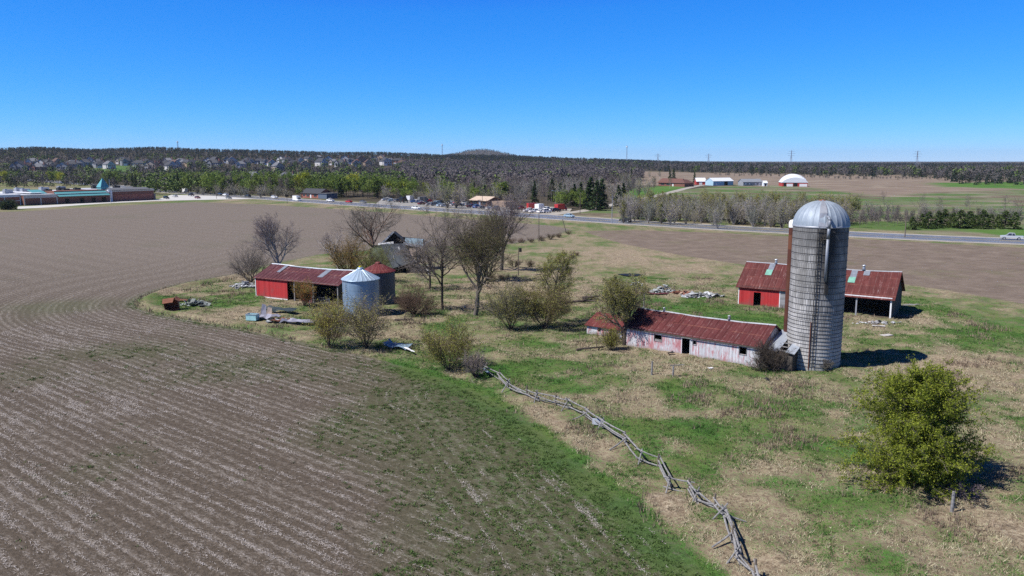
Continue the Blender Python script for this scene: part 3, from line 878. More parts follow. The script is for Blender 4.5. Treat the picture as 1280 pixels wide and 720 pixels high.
# ---- machine shed on the left
t, L = between('machine_shed', 'red walled machine shed with maroon metal roof left of the grain bins', 'shed', (320.3, 370.5), (423.5, 382))
D, ev, rd = 8.2, 3.2, 4.95
m = MB(); front_wall(m, 6.9, ev, []); m.prism([(.14, -.3), (D - .14, -.3), (D - .14, ev), (D / 2, rd - .1), (.14, ev)], 'x', 0, .14); m.build('wall', M['red_boards'], t)
m = MB(); m.box(9.7, 12.0, 0, .14, -.3, ev - .3); m.build('sliding_door', M['red_worn'], t)
m = MB(); m.box(0, L, D - .14, D, -.3, ev); m.prism([(.14, -.3), (D - .14, -.3), (D - .14, ev), (D / 2, rd - .1), (.14, ev)], 'x', L - .14, L); m.build('rear_wall', M['dark_wood'], t)
m = MB(); m.box(-.02, .1, -.06, -.003, -.1, ev); m.box(0.1, 6.9, -.05, -.003, -.1, .12); m.build('trim_board', M['white_trim'], t)
for xp in (8.4, 12.3, L - .15):
    m = MB(); m.box(xp - .09, xp + .09, -.02, .16, -.3, ev); m.build('post', M['grey_wood'], t)
m = MB(); m.box(6.9, L, .0, .14, ev - .22, ev + .02); m.build('lintel', M['grey_wood'], t)
m = MB(); m.box(.2, L - .2, .2, D - .2, -.3, .03); m.build('dirt_floor', M['earth_floor'], t)
SAG = sagger(L, ev, rd, 0.24, 7.7)
m = MB(); gable_roof(m, L, D, ev, rd, .25, .3, .06, .8); m.sag(SAG).build('roof', M['rust_roof_c'], t)
ridge_cap(L, D, rd, M['galv'], t, .3)
for x0, x1, u0, u1 in ((2.9, 3.6, .45, .96), (11.8, 12.9, .38, .95), (4.0, 8.5, .92, .965), (9.0, 11.5, .935, .965)): roof_patch(x0, x1, u0, u1, D, ev, rd, M['pale_sheet'], t, 'roof_patch')
m = MB(); s = .02
for k in range(5): m.beam((12.6 + k * .0, -1.2, .35 + k * .22), (16.6, -1.1, .35 + k * .22), .03, .03)
for xx in (12.6, 14.6, 16.6): m.beam((xx, -1.15, .1), (xx, -1.15, 1.3), .05, .05)
ga = t.location + Matrix.Rotation(t.rotation_euler.z, 3, 'Z') @ Vector((0, 0, 0))
tag(m.build('farm_gate', M['galv_dull'], None, loc=t.location.copy(), rz=t.rotation_euler.z), 'grey tubular farm gate across the open bay of the machine shed', 'gate')

# ---- grain bins
def grain_bin(name, label, px, r, ev, ap, wallm, roofm, ribs=24, extra=True):
    c = G(*px); t = thing(name, label, 'grain bin', (c.x, c.y, 0))
    prof = [(r, -.2)]; z = -.2; k = 0
    while z < ev:
        z = min(z + .05, ev); k += 1; prof.append((r + (.018 if k % 2 else -.0) + (.012 if (k // 16) % 2 else 0), z))
    m = MB(); m.lathe(prof, 48); m.build('wall', wallm, t, True)
    m = MB(); n = ribs * 4; o = len(m.v)
    for rr, zz in ((r + .16, ev - .06), (.42, ap - .22)):
        for i in range(n):
            a = 2 * PI * i / n; b = .055 if i % 4 == 0 else 0
            m.v.append((rr * math.cos(a), rr * math.sin(a), zz + b * (1 if rr > 1 else .6)))
    for i in range(n): m.f.append([i, (i + 1) % n, (i + 1) % n + n, i + n]); m.mi.append(0)
    m.build('roof', roofm, t)
    m = MB(); m.lathe([(r + .17, ev - .14), (r + .19, ev - .06), (r + .05, ev - .03)], 48); m.build('eave_trim', roofm, t, True)
    m = MB(); m.lathe([(.45, ap - .26), (.45, ap - .05), (.3, ap + .05), (0, ap + .09)], 16)
    cap = m.build('roof_cap', roofm, t, True)
    return t, c


M['bin'] = galv('bin_galvanised', (.17, .265, .38), (.28, .38, .50), rust=.08, rough=.45, metal=.3)
M['bin_roof'] = galv('bin_roof_metal', (.30, .41, .52), (.44, .54, .64), rust=.05, rough=.4, metal=.35)
M['bin_dull'] = galv('bin_dull', (.055, .055, .065), (.12, .12, .135), rust=.5, rough=.6, metal=.2)
M['bin_rust'] = rust_roof('bin_red_roof', (.13, .022, .022), .2, .7, 3.0)
M['yellow'] = plain('yellow_paint', (.65, .55, .03), .5)
gb, gc = grain_bin('grain_bin', 'blue grey galvanised grain bin with pale cone roof and yellow cap', (452, 392.5), 2.58, 5.25, 6.75, M['bin'], M['bin_roof'])
m = MB(); m.lathe([(.2, 6.83), (.2, 7.0), (0, 7.02)], 10); m.build('cap_lid', M['yellow'], gb)
m = MB()
for i in (-.2, .2): m.tube((-1.9 + i * .7, -2.02 - i * .7, 0), (-1.9 + i * .7, -2.02 - i * .7, 5.2), .025, n=5)
for k in range(16): m.tube((-2.04, -1.88, .3 + k * .3), (-1.76, -2.16, .3 + k * .3), .018, n=4)
m.build('ladder', M['galv_dull'], gb)
gb2, _ = grain_bin('grain_bin', 'dark grain bin with red cone roof standing behind the pale one', (474, 377.5), 2.52, 5.0, 6.3, M['bin_dull'], M['bin_rust'])

# ---- the silo
SC = G(1015.5, 455.5); SR = 2.79; SH = z_at(SC.y - SR * .6, 283.0); ST = z_at(SC.y, 250.5)
t = thing('silo', 'tall concrete stave silo with ribbed metal dome and steel hoops', 'silo', (SC.x, SC.y, 0))
n = NT('silo_staves', .9, .15); uv = n.uv(); u, v, _ = n.sep(uv); o = n.obj()
br = n.n('ShaderNodeTexBrick', {'Vector': uv, 'Color1': (.34, .335, .33, 1), 'Color2': (.53, .52, .515, 1), 'Mortar': (.045, .043, .042, 1), 'Scale': 1.0, 'Mortar Size': .022, 'Mortar Smooth': .2, 'Bias': .1, 'Brick Width': .27, 'Row Height': .76}, offset=.5, squash=1.0)
fine = n.noise(o, 7, 5, .7); strk = n.noise(n.comb(n.m_('MULTIPLY', u, 2.4), n.m_('MULTIPLY', v, .16), 0), 1.5, 5, .7); bl = n.noise(o, .6, 4, .6)
c = n.mix(n.m_('MULTIPLY', n.mr(fine, .4, .7), .35), br.outputs[0], (.30, .295, .29, 1))
hi = n.mr(v, 5.0, 14.5)
c = n.mix(n.m_('MULTIPLY', n.mr(n.m_('ADD', strk, n.m_('MULTIPLY', hi, .20)), .46, .70), .66), c, (.11, .11, .11, 1))
c = n.mix(n.m_('MULTIPLY', n.mr(n.noise(n.comb(n.m_('MULTIPLY', u, .5), n.m_('MULTIPLY', v, .22), .3), 1.2, 4, .65), .46, .64), .6), c, (.14, .136, .13, 1))
ring = n.noise(n.comb(n.m_('FLOOR', n.m_('DIVIDE', v, .76)), n.m_('FLOOR', n.m_('DIVIDE', u, 2.1)), .7), 4.3, 0)
c = n.mix(n.m_('MULTIPLY', n.mr(ring, .52, .72), .45), c, (.14, .138, .136, 1))
topd = n.m_('MULTIPLY', n.mr(n.m_('ADD', v, n.m_('MULTIPLY', strk, 3.0)), 13.0, 16.0), .48)
c = n.mix(topd, c, (.085, .087, .092, 1))
low = n.mr(v, 6.5, 2.0)
c = n.mix(n.m_('MULTIPLY', n.mr(n.m_('ADD', bl, n.m_('MULTIPLY', low, .3)), .5, .8), .45), c, (.52, .505, .485, 1))
cs = n.m_('SUBTRACT', u, .90)   # old silage stain below the filler hatch, down one side
stn = n.m_('MULTIPLY', n.mr(n.m_('ADD', n.m_('ABSOLUTE', cs), n.m_('MULTIPLY', n.m_('SUBTRACT', strk, .5), 1.6)), 1.5, .5), n.mr(v, 4.0, 12.5))
c = n.mix(n.m_('MULTIPLY', stn, .9), c, (.035, .034, .035, 1))
c = n.mix(n.m_('MULTIPLY', n.mr(n.m_('ADD', v, n.m_('MULTIPLY', bl, 1.6)), 1.6, .6), .5), c, (.22, .20, .165, 1))
n.col(c); n.bump(n.m_('ADD', br.outputs['Fac'], n.m_('MULTIPLY', fine, -.4)), .5, -.03)
M['stave'] = n.m
# u = metres round the wall, zero at the side facing the camera
N = 96; a_face = math.atan2(-SC.y, -SC.x)
mm = bpy.data.meshes.new('silo_wall'); vv = []; ff = []; us = []
zs = [-.3 + (SH + .3) * i / 12 for i in range(13)]
for zz in zs:
    for k in range(N):
        a = a_face + PI + 2 * PI * k / N; vv.append((SR * math.cos(a), SR * math.sin(a), zz))
for i in range(12):
    for k in range(N):
        ff.append((i * N + k, i * N + (k + 1) % N, (i + 1) * N + (k + 1) % N, (i + 1) * N + k)); us.append([((k + q[0]) / N * 2 * PI - PI) * SR for q in ((0, 0), (1, 0), (1, 1), (0, 1))])
mm.from_pydata(vv, [], ff); ul = mm.uv_layers.new(name='UVMap')
for p, uu in zip(mm.polygons, us):
    for li, ua in zip(p.loop_indices, uu): ul.data[li].uv = (ua, mm.vertices[mm.loops[li].vertex_index].co.z)
mm.materials.append(M['stave']); mm.polygons.foreach_set('use_smooth', [True] * len(ff)); link('wall', mm, t)
M['hoop'] = plain('hoop_steel', (.055, .050, .048), .7, .3, var=.4)
m = MB(); z = .35; hz = []
while z < SH - .1:
    hz.append(z); z += .40 if z < 6 else .62 if z < 10 else .76
for z in hz: m.lathe([(SR + .002, z - .03), (SR + .045, z), (SR + .002, z + .03)], 64)
m.build('steel_hooping', M['hoop'], t, True)
M['dome'] = galv('dome_metal', (.19, .235, .29), (.34, .39, .45), rust=.3, rough=.62, metal=.2)
m = MB(); ng = 28; n_ = ng * 8; rows_ = 14; o0 = len(m.v)
for i in range(rows_ + 1):
    f = i / rows_ * PI / 2 * .97
    for k in range(n_):
        a = 2 * PI * k / n_; ph = (k % 8) / 8.0
        rib = (.045 if k % 8 == 0 else -.02 * math.sin(PI * ph)) * math.cos(f) ** .6
        rr = (SR + .04) * math.cos(f) + rib; m.v.append((rr * math.cos(a), rr * math.sin(a), SH + (ST - SH) * math.sin(f) + rib * math.sin(f)))
for i in range(rows_):
    for k in range(n_): m.f.append([i * n_ + k, i * n_ + (k + 1) % n_, (i + 1) * n_ + (k + 1) % n_, (i + 1) * n_ + k]); m.mi.append(0)
dome = m.build('dome', M['dome'], t, True)
m = MB(); m.lathe([(SR + .06, SH - .12), (SR + .09, SH + .02), (SR + .02, SH + .05)], 64); m.build('dome_rim', M['galv_dull'], t, True)
m = MB(); m.lathe([(.42, ST - .06), (.36, ST + .04), (.12, ST + .1), (.0, ST + .12)], 16); m.build('dome_cap', M['rust'], dome, True)


def on_silo(deg, r, z):   # deg clockwise as seen from the camera: 0 faces the camera, + is to the right
    a = a_face + R(deg); return (r * math.cos(a), r * math.sin(a), z)


def dome_pt(deg, f, off=.1):
    a = a_face + R(deg); rr = (SR + .04 + off) * math.cos(f); return (rr * math.cos(a), rr * math.sin(a), SH + (ST - SH + off) * math.sin(f))


m = MB()      # hatch panel set on the dome, and its raised seam to the top
m.add([dome_pt(-4, .02, .09), dome_pt(13, .02, .09), dome_pt(13, .55, .09), dome_pt(-4, .55, .09), dome_pt(-4, .02, -.05), dome_pt(13, .02, -.05), dome_pt(13, .55, -.05), dome_pt(-4, .55, -.05)],
      [(0, 1, 2, 3), (0, 4, 5, 1), (1, 5, 6, 2), (2, 6, 7, 3), (3, 7, 4, 0)])
m.build('dome_hatch', M['galv_dull'], dome)
m = MB()
for k in range(7):
    f0, f1 = .55 + k * .13, .55 + (k + 1) * .13; q = 9
    m.add([dome_pt(4.5 - q, f0, .075), dome_pt(4.5 + q, f0, .075), dome_pt(4.5 + q, f1, .075), dome_pt(4.5 - q, f1, .075)], [(0, 1, 2, 3)])
m.build('dome_panel', M['galv_dull'], dome)
m = MB()      # filler pipe: leaves the dome, hooks over the rim and runs down the wall
pp = [dome_pt(14, .42, -.1), dome_pt(14, .36, .35), on_silo(14, SR + .62, SH + .75), on_silo(14, SR + .5, SH - .1), on_silo(14, SR + .32, SH - 1.2), on_silo(14, SR + .28, 9.6)]
for q0, q1 in zip(pp[:-1], pp[1:]): m.tube(q0, q1, .15, n=10)
m.build('filler_pipe', M['pale_sheet'], t, True)
m = MB(); m.beam(on_silo(17.5, SR + .16, SH - .15), on_silo(17.5, SR + .16, 8.2), .3, .26); m.build('pipe_backing', M['black_metal'], t)
m = MB()
for dg in (-4.5, 1.2): m.beam(on_silo(dg, SR + .17, .4), on_silo(dg, SR + .17, SH - .15), .05, .05)
z = .8
while z < SH - .3: m.beam(on_silo(-4.5, SR + .17, z), on_silo(1.2, SR + .17, z), .035, .035); z += .36
z = 1.5
while z < SH:
    for dg in (-4.5, 1.2): m.beam(on_silo(dg, SR - .02, z), on_silo(dg, SR + .17, z), .04, .04)
    z += 2.2
m.build('ladder', M['black_metal'], t)
m = MB(); m.beam(on_silo(-8, SR + .07, .1), on_silo(-8, SR + .07, 5.2), .07, .07); m.build('drain_rod', M['rust'], t)
m = MB(); q = on_silo(6, SR + .22, SH - 1.15)
rg2 = np.random.default_rng(5)
for _ in range(60):
    d = unit(rg2.normal(size=3)); m.tube(Vector(q) + Vector(d) * .1, Vector(q) + Vector(d * np.array([1, .6, 1])) * rg2.uniform(.3, .6), .03, .008, 4, False)
m.build('bird_nest', M['dark_wood'], t)
# chute on the left side, three sheets of rusting steel and a pale hood
cc = Vector(on_silo(-112, SR + .28, 0))
n = NT('chute_rust', .75, .3, .1); o = n.obj(); ox, oy, oz = n.sep(o)
pn = n.noise(n.comb(0, 0, n.m_('FLOOR', n.m_('DIVIDE', oz, 1.55))), 3.7, 0); fn = n.noise(n.mp(o, (2, 2, .5)), 2.2, 5, .7)
n.col(n.mix(n.mr(fn, .35, .65), n.ramp(pn, [(.35, (.04, .018, .015)), (.5, (.09, .03, .02)), (.62, (.17, .06, .03))]), n.mix(.5, (.09, .03, .02, 1), n.ramp(pn, [(.4, (.10, .035, .025)), (.6, (.20, .09, .05))]))))
m = MB(); m.lathe([(.38, 1.0), (.38, SH - .4)], 18, cc.x, cc.y); m.build('chute', n.m, t, True)
m = MB(); m.lathe([(.41, SH - .42), (.41, SH + .1), (.3, SH + .36), (.0, SH + .45)], 18, cc.x, cc.y); m.build('chute_hood', M['white_trim'], t, True)
SILO = t

# ---- the collapsed house among the trees
c = G(497, 339); t = thing('collapsed_house', 'wrecked farmhouse with fallen dark roof and one gable still standing', 'house', (c.x, c.y, 0), R(4))
M['shingle'] = plain('dark_shingle', (.062, .070, .080), .85, .2, var=.3, scale=1.2)
M['shingle_green'] = plain('mossy_shingle', (.065, .078, .050), .9, .2, var=.35, scale=.8)
M['drift'] = plain('bleached_board', (.50, .50, .50), .8, .2, var=.3)
M['tan_panel'] = plain('tan_plaster', (.42, .33, .27), .9, .2, var=.2)
M['blue_sheet'] = plain('pale_blue_sheet', (.20, .28, .34), .5, .4, var=.25)
m = MB(); m.box(-5, 4.0, 1.2, 1.4, -.3, 4.2); m.box(-5, -4.8, -2.6, 1.2, -.3, 2.6); m.box(3.8, 4.0, -1.5, 1.2, -.3, 3.2); m.build('wall', M['dark_wood'], t)
zp = z_at(c.y + 2, 289.5)
m = MB(); m.prism([(-2.9, 4.2), (1.6, 4.2), (1.2, 4.9), (-.8, zp - .1)], 'y', 1.9, 2.1); m.build('gable', M['dark'], t)
m = MB(); m.beam((-3.2, 1.75, 4.45), (-.75, 1.75, zp), .14, .34); m.build('bargeboard', M['drift'], t)
m = MB(); m.slab((-.85, 1.7, zp + .05), (1.35, 1.7, 4.9), (1.5, 5.2, 4.8), (-.6, 5.2, zp - .2), .15); m.slab((-3.2, 5.0, 4.3), (-3.1, 1.7, 4.4), (-.8, 1.7, zp), (-.7, 5.2, zp - .3), .15); m.build('upper_roof', M['shingle'], t)
m = MB(); m.slab((-.6, -3.4, .9), (3.3, -2.6, 1.7), (1.4, 1.2, 4.5), (-3.4, 1.3, 4.35), .18); m.build('fallen_roof', M['shingle'], t)
m = MB(); m.slab((-6.2, -2.9, .8), (-.7, -3.4, .85), (-3.4, 1.25, 4.3), (-5.6, 1.3, 3.6), .16); m.build('mossy_roof', M['shingle_green'], t)
m = MB(); m.slab((-3.9, 1.35, 4.15), (-.8, 1.45, 4.3), (-.8, 1.75, 4.75), (-3.8, 1.7, 4.5), .1); m.build('eave_board', M['drift'], t)
m = MB(); m.slab((1.3, 1.5, 4.2), (5.0, 1.2, 3.9), (5.1, 3.6, 5.0), (1.5, 3.6, 5.3), .1); m.build('blue_roof', M['blue_sheet'], t)
m = MB(); m.beam((1.2, 1.35, 4.45), (5.2, 1.1, 3.85), .2, .42); m.build('broken_fascia', M['drift'], t)
m = MB(); m.slab((2.2, -1.4, 1.7), (4.6, -1.0, 1.5), (4.9, 1.1, 3.6), (2.4, 1.1, 3.6), .12); m.build('tan_ceiling', M['tan_panel'], t)
m = MB(); m.slab((1.0, 3.5, 5.4), (5.3, 3.6, 5.0), (5.2, 5.4, 4.2), (1.0, 5.4, 4.4), .12); m.build('rear_roof', M['shingle'], t)
for q0, q1, w_, h_ in (((5.1, 1.2, 4.2), (6.9, 1.0, 6.2), .12, .3), ((5.9, .5, 2.2), (5.7, .4, 4.1), .14, .3), ((3.4, -2.5, 2.1), (6.4, -4.2, -.1), .1, .16), ((.7, -.4, 3.1), (.3, .6, 4.0), .3, .1), ((4.2, -1.6, 2.2), (3.2, -2.6, 1.9), .1, .2)):
    m = MB(); m.beam(q0, q1, w_, h_); m.build('splintered_board', M['drift'], t)

jr = np.random.default_rng(23)
for _ in range(16):
    x0, y0 = jr.uniform(-2.5, 6.5), jr.uniform(-3.8, .5); z0 = max(.05, 2.2 - abs(x0 - 2) * .35 + jr.normal() * .5); a_ = jr.uniform(0, 6.28); l_ = jr.uniform(.7, 2.2)
    m = MB(); m.beam((x0, y0, z0), (x0 + math.cos(a_) * l_, y0 + math.sin(a_) * l_, max(-.05, z0 + jr.normal() * .7)), .16, .07); m.build('splintered_board', M['drift'] if jr.uniform() < .45 else M['dark_wood'], t)

for ch in t.children:      # what still stands sits higher than the fallen part
    for v_ in ch.data.vertices:
        if .5 < v_.co.z < 5.6: v_.co.z *= 1.22
# ------------------------------------------------------------------ vegetation
def bark(name, c0, c1):
    n = NT(name, .9, .12); o = n.obj()
    n.col(n.ramp(n.m_('ADD', n.m_('MULTIPLY', n.noise(n.mp(o, (3, 3, .7)), 1.6, 5, .7), .7), n.m_('MULTIPLY', n.irand(), .3)), [(.3, c0), (.7, c1)])); return n.m


def leafm(name, c0, c1, c2=None, trans=.0, ov=.25):
    n = NT(name, .75, .15); r = n.irand(); q = n.noise(n.obj(), .45, 3, .6)
    f = n.m_('ADD', n.m_('MULTIPLY', r, .6), n.m_('MULTIPLY', q, .4))
    st = [(.2, c0), (.75, c1)] if c2 is None else [(.15, c0), (.5, c1), (.85, c2)]
    c = n.ramp(f, st)
    k = n.mr(n.orand(), 0, 1, 1 - ov, 1 + ov)
    c = n.mix(1.0, c, n.comb(k, n.mr(n.orand(), 0, 1, 1 - ov * .6, 1 + ov * .8), k), 'MULTIPLY')
    n.col(c)
    if trans:
        tr = n.n('ShaderNodeBsdfTranslucent', {'Color': c}); mx = n.n('ShaderNodeMixShader', {0: trans, 1: n.bsdf.outputs[0], 2: tr.outputs[0]})
        n.t.links.new(mx.outputs[0], n.t.nodes['Material Output'].inputs[0])
    return n.m


M['bark_grey'] = bark('bark_grey', (.085, .072, .062), (.20, .175, .155))
M['bark_dark'] = bark('bark_dark', (.045, .036, .030), (.12, .098, .082))
M['bark_white'] = bark('bark_white', (.28, .26, .25), (.52, .50, .48))
M['bark_red'] = bark('bark_reddish', (.09, .055, .042), (.20, .13, .10))
M['twig_grey'] = leafm('twig_grey', (.10, .084, .075), (.215, .185, .17))
M['twig_mauve'] = leafm('twig_mauve', (.125, .098, .102), (.26, .21, .215))
M['twig_brown'] = leafm('twig_brown', (.075, .052, .038), (.17, .12, .085))
M['bud_yellow'] = leafm('bud_yellow', (.19, .185, .04), (.37, .35, .08), trans=.35)
M['bud_olive'] = leafm('bud_olive', (.15, .15, .04), (.30, .285, .09), trans=.35)
M['bud_orange'] = leafm('bud_orange', (.20, .10, .025), (.38, .23, .05), trans=.2)
M['leaf_spring'] = leafm('leaf_spring', (.095, .13, .016), (.235, .265, .032), (.38, .39, .06), trans=.42)
M['leaf_bright'] = leafm('leaf_bright', (.060, .098, .024), (.155, .215, .044), (.25, .30, .068), trans=.25)
M['leaf_lime'] = leafm('leaf_lime', (.17, .20, .02), (.34, .36, .035), trans=.25)
M['needle'] = leafm('needle_dark', (.010, .022, .010), (.030, .055, .018), (.05, .08, .022))
M['needle_olive'] = leafm('needle_olive', (.022, .045, .010), (.05, .08, .018), (.075, .10, .025))


TWMIN = {1: .012, 2: .011, 3: .011, 4: .009}


def tree_parts(T, trunk_lv, twig_lv, bark_m, twig_m, leaf=None, nt=7, tw=3, extra=None):
    """trunk mesh and crown mesh from a skeleton"""
    V, F = T.arrays(trunk_lv, nt); tm = np_mesh('trunk', V, [F], [bark_m], smooth=[True])
    parts = []; mats = []; mi = []; sm = []
    V, F = T.arrays(twig_lv, tw)
    if len(V): parts.append((V, F)); mats.append(twig_m); mi.append(0)
    if leaf:
        lm, P, size = leaf[:3]
        if len(P): parts.append(np_leaves(P, size, T.rg)); mats.append(lm); mi.append(len(mats) - 1)
    for lm, P, size in (extra or []):
        if len(P): parts.append(np_leaves(P, size, T.rg)); mats.append(lm); mi.append(len(mats) - 1)
    V, Fs = join(parts)
    return tm, np_mesh('crown', V, Fs, mats, mi)


def put_tree(name, label, cat, loc, tm, cm, rz=0.0, s=1.0, group=None):
    t = thing(name, label, cat, loc, rz, group); t.scale = (s, s, s) if not isinstance(s, tuple) else s
    link('trunk', tm, t); link('crown', cm, t); return t


def base(px, py, dz=-.1):
    p = G(px, py); return Vector((p.x, p.y, gz(p.x, p.y) + dz))


def fit(T, h):
    """scale a skeleton so that its top is at height h"""
    top = float(np.percentile([s[1][2] for L in T.seg.values() for s in L], 99.3)); k = h / top
    for L in T.seg:
        T.seg[L] = [(a * k, b * k, max(r0 * k, .004), max(r1 * k, .003)) for a, b, r0, r1 in T.seg[L]]
    T.tips = [(a * k, b * k) for a, b in T.tips]
    return k


def big_tree(seed, h, r, trunk=.42, ang=(42, 42, 45, 45), k=(9, 8, 8, 9), lean=(0, 0, 1), up=.10, t0=.5, ln=(.95, .62, .55, .5)):
    T = Tree(seed)
    spec = [dict(n=7, wig=.06, up=.05, taper=.35), dict(n=6, k=k[0], t0=t0, ang=ang[0], len=ln[0], wig=.15, up=up, taper=.3, r=.62),
            dict(n=4, k=k[1], t0=.2, ang=ang[1], len=ln[1], wig=.16, up=up * .7, taper=.3, r=.6), dict(n=3, k=k[2], t0=.15, ang=ang[2], len=ln[2], wig=.16, up=up * .4, taper=.35, r=.6),
            dict(n=2, k=k[3], t0=.1, ang=ang[3], len=ln[3], wig=.18, up=.03, taper=.5, r=.6)]
    T.grow((0, 0, 0), lean, h * trunk * 1.15, r, 0, spec)
    fit(T, h)
    for l_ in (3, 4): T.seg[l_] = [(a, b, max(r0, .016 if l_ == 3 else .0105), max(r1, .007)) for a, b, r0, r1 in T.seg[l_]]
    return T


def bush_skel(seed, h, w, stems=12, k=(7, 6), ln=(.55, .5), up=.1, r=.04, wig=.14):
    T = Tree(seed); rg = T.rg
    spec = [dict(n=5, wig=wig, up=up, taper=.3), dict(n=3, k=k[0], t0=.2, ang=38, len=ln[0], wig=.16, up=up * .7, r=.6), dict(n=2, k=k[1], t0=.1, ang=42, len=ln[1], wig=.2, up=.04, r=.6)]
    for i in range(stems):
        a = rg.uniform(0, 2 * PI); q = rg.uniform(.05, 1) ** .7
        d = (math.cos(a) * q * w / h * .75, math.sin(a) * q * w / h * .75, 1)
        T.grow((math.cos(a) * q * r, math.sin(a) * q * r, 0), (d[0] * 1.25, d[1] * 1.25, 1), h * rg.uniform(.55, .95), r * rg.uniform(.7, 1.2), 0, spec)
    fit(T, h)
    for l_ in (1, 2): T.seg[l_] = [(a, b, max(r0, .012), max(r1, .008)) for a, b, r0, r1 in T.seg[l_]]
    return T


# ---- named farmstead trees
def H(px, ybase, ytop):
    p = G(px, ybase); return z_at(p.y, ytop)


T = big_tree(4, H(553, 388, 257), .30, t0=.34, trunk=.78, ang=(50, 44, 45, 45), ln=(.74, .64, .56, .52), k=(18, 8, 7, 8), up=.06)
put_tree('bare_tree', 'tall bare grey tree with dark forked trunk right of the red topped grain bin', 'tree', base(553, 388), *tree_parts(T, (0, 1, 2), (3, 4), M['bark_dark'], M['twig_grey'], (M['bud_olive'], T.leaf_points(1, .05, .45), .10)), rz=.4)
T = big_tree(26, H(594, 394, 268), .34, t0=.32, k=(14, 8, 7, 8), trunk=.5, up=.10, ang=(42, 42, 45, 45), ln=(.86, .64, .56, .52))
put_tree('budding_tree', 'broad tree hazed with olive buds, pale trunk base, right of the tall bare one', 'tree', base(594, 394), *tree_parts(T, (0, 1, 2), (3, 4), M['bark_grey'], M['twig_brown'], (M['bud_olive'], T.leaf_points(1, .14, .8), .11)), rz=2.1)
T = big_tree(8, H(627, 338, 242), .36, t0=.3, k=(11, 8, 8, 9), ang=(30, 38, 42, 45), trunk=.42, lean=(.03, 0, 1), up=.12)
put_tree('bare_tree', 'tall upright bare mauve tree behind the two big yard trees', 'tree', base(627, 338), *tree_parts(T, (0, 1, 2), (3, 4), M['bark_grey'], M['twig_mauve']), rz=.9)
T = big_tree(14, H(470, 336, 248), .33, t0=.4, k=(10, 8, 8, 8), ang=(50, 45, 45, 45), trunk=.45)
put_tree('bare_tree', 'bare spreading tree with reddish trunk standing left of the wrecked farmhouse', 'tree', base(470, 336), *tree_parts(T, (0, 1, 2), (3, 4), M['bark_red'], M['twig_grey']), rz=.2)
T = big_tree(31, H(350, 347, 267), .26, t0=.25, k=(8, 8, 8, 9), ang=(28, 40, 42, 45), trunk=.4)
put_tree('white_barked_tree', 'bare tree with whitish limbs and mauve twigs behind the machine shed', 'tree', base(350, 347), *tree_parts(T, (0, 1, 2), (3, 4), M['bark_white'], M['twig_mauve']), rz=1.2)
T = big_tree(36, H(609, 352, 272), .26, t0=.32, k=(12, 8, 7, 8), trunk=.5, ang=(40, 42, 45, 45))
put_tree('budding_tree', 'slim olive hazed tree close behind the broad olive yard tree', 'tree', base(609, 352), *tree_parts(T, (0, 1, 2), (3, 4), M['bark_grey'], M['twig_brown'], (M['bud_olive'], T.leaf_points(1, .12, .6), .11)), rz=1.7)
T = big_tree(37, H(537, 362, 296), .2, t0=.25, k=(12, 8, 7, 8), trunk=.5, ang=(46, 42, 45, 45))
put_tree('bare_tree', 'low dark bare tree at the right side of the wrecked farmhouse', 'tree', base(537, 362), *tree_parts(T, (0, 1, 2), (3, 4), M['bark_dark'], M['twig_grey']), rz=.3)
T = bush_skel(41, H(313, 352, 303), 8.0, 15, (11, 12), (.6, .55), r=.07)
put_tree('bare_thorn_tree', 'dark many stemmed bare tree at the left corner of the machine shed', 'tree', base(313, 353), *tree_parts(T, (0,), (1, 2), M['bark_dark'], M['twig_grey'], (M['bud_olive'], T.leaf_points(1, .06, .25), .09), tw=3))
T = big_tree(77, H(412, 338, 283), .22, t0=.35, k=(7, 6, 6, 6), lean=(-.35, 0, 1), ang=(40, 42, 45, 45))
put_tree('leaning_bare_tree', 'mauve bare tree leaning left behind the machine shed roof', 'tree', base(424, 339), *tree_parts(T, (0, 1, 2), (3, 4), M['bark_white'], M['twig_mauve']), rz=0)
T = bush_skel(52, H(432, 345, 294), 9.5, 24, (10, 9), (.55, .5), r=.06)
put_tree('amber_shrub', 'amber budding tall shrub behind the bins and machine shed', 'shrub', base(437, 345), *tree_parts(T, (0,), (1, 2), M['bark_red'], M['twig_brown'], (M['bud_orange'], T.leaf_points(4, .16, .9), .16)))
T = bush_skel(53, H(462, 352, 304), 6.5, 18, (8, 7), (.55, .5), r=.05)
put_tree('amber_shrub', 'smaller olive and amber shrub right behind the cone of the pale bin', 'shrub', base(468, 353), *tree_parts(T, (0,), (1, 2), M['bark_red'], M['twig_brown'], (M['bud_olive'], T.leaf_points(4, .16, .9), .16)))
T = bush_skel(54, H(380, 383, 350), 3.6, 16, (8, 8), (.5, .5), r=.03)
put_tree('red_stemmed_shrub', 'round rust coloured shrub with green top in front of the machine shed', 'shrub', base(380, 383.5), *tree_parts(T, (0,), (1, 2), M['bark_red'], M['twig_brown'], (M['bud_orange'], T.leaf_points(4, .10, .9), .12), extra=[(M['bud_olive'], np.array([p for p in T.leaf_points(3, .1, .8) if p[2] > 2.4]), .12)]))
T = bush_skel(61, H(415, 436, 372), 5.4, 20, (9, 8), (.55, .5), r=.035)
put_tree('budding_shrub', 'yellow green budding shrub left of the one hiding the pale bin', 'shrub', base(413, 435), *tree_parts(T, (0,), (1, 2), M['bark_dark'], M['twig_brown'], (M['bud_yellow'], T.leaf_points(5, .14, .9), .13)))
T = bush_skel(62, H(457, 437, 371), 5.6, 20, (9, 9), (.55, .5), r=.04)
put_tree('budding_shrub', 'olive grey twiggy shrub in front of the foot of the pale bin', 'shrub', base(458, 436), *tree_parts(T, (0,), (1, 2), M['bark_dark'], M['twig_grey'], (M['bud_olive'], T.leaf_points(5, .14, .9), .13)))
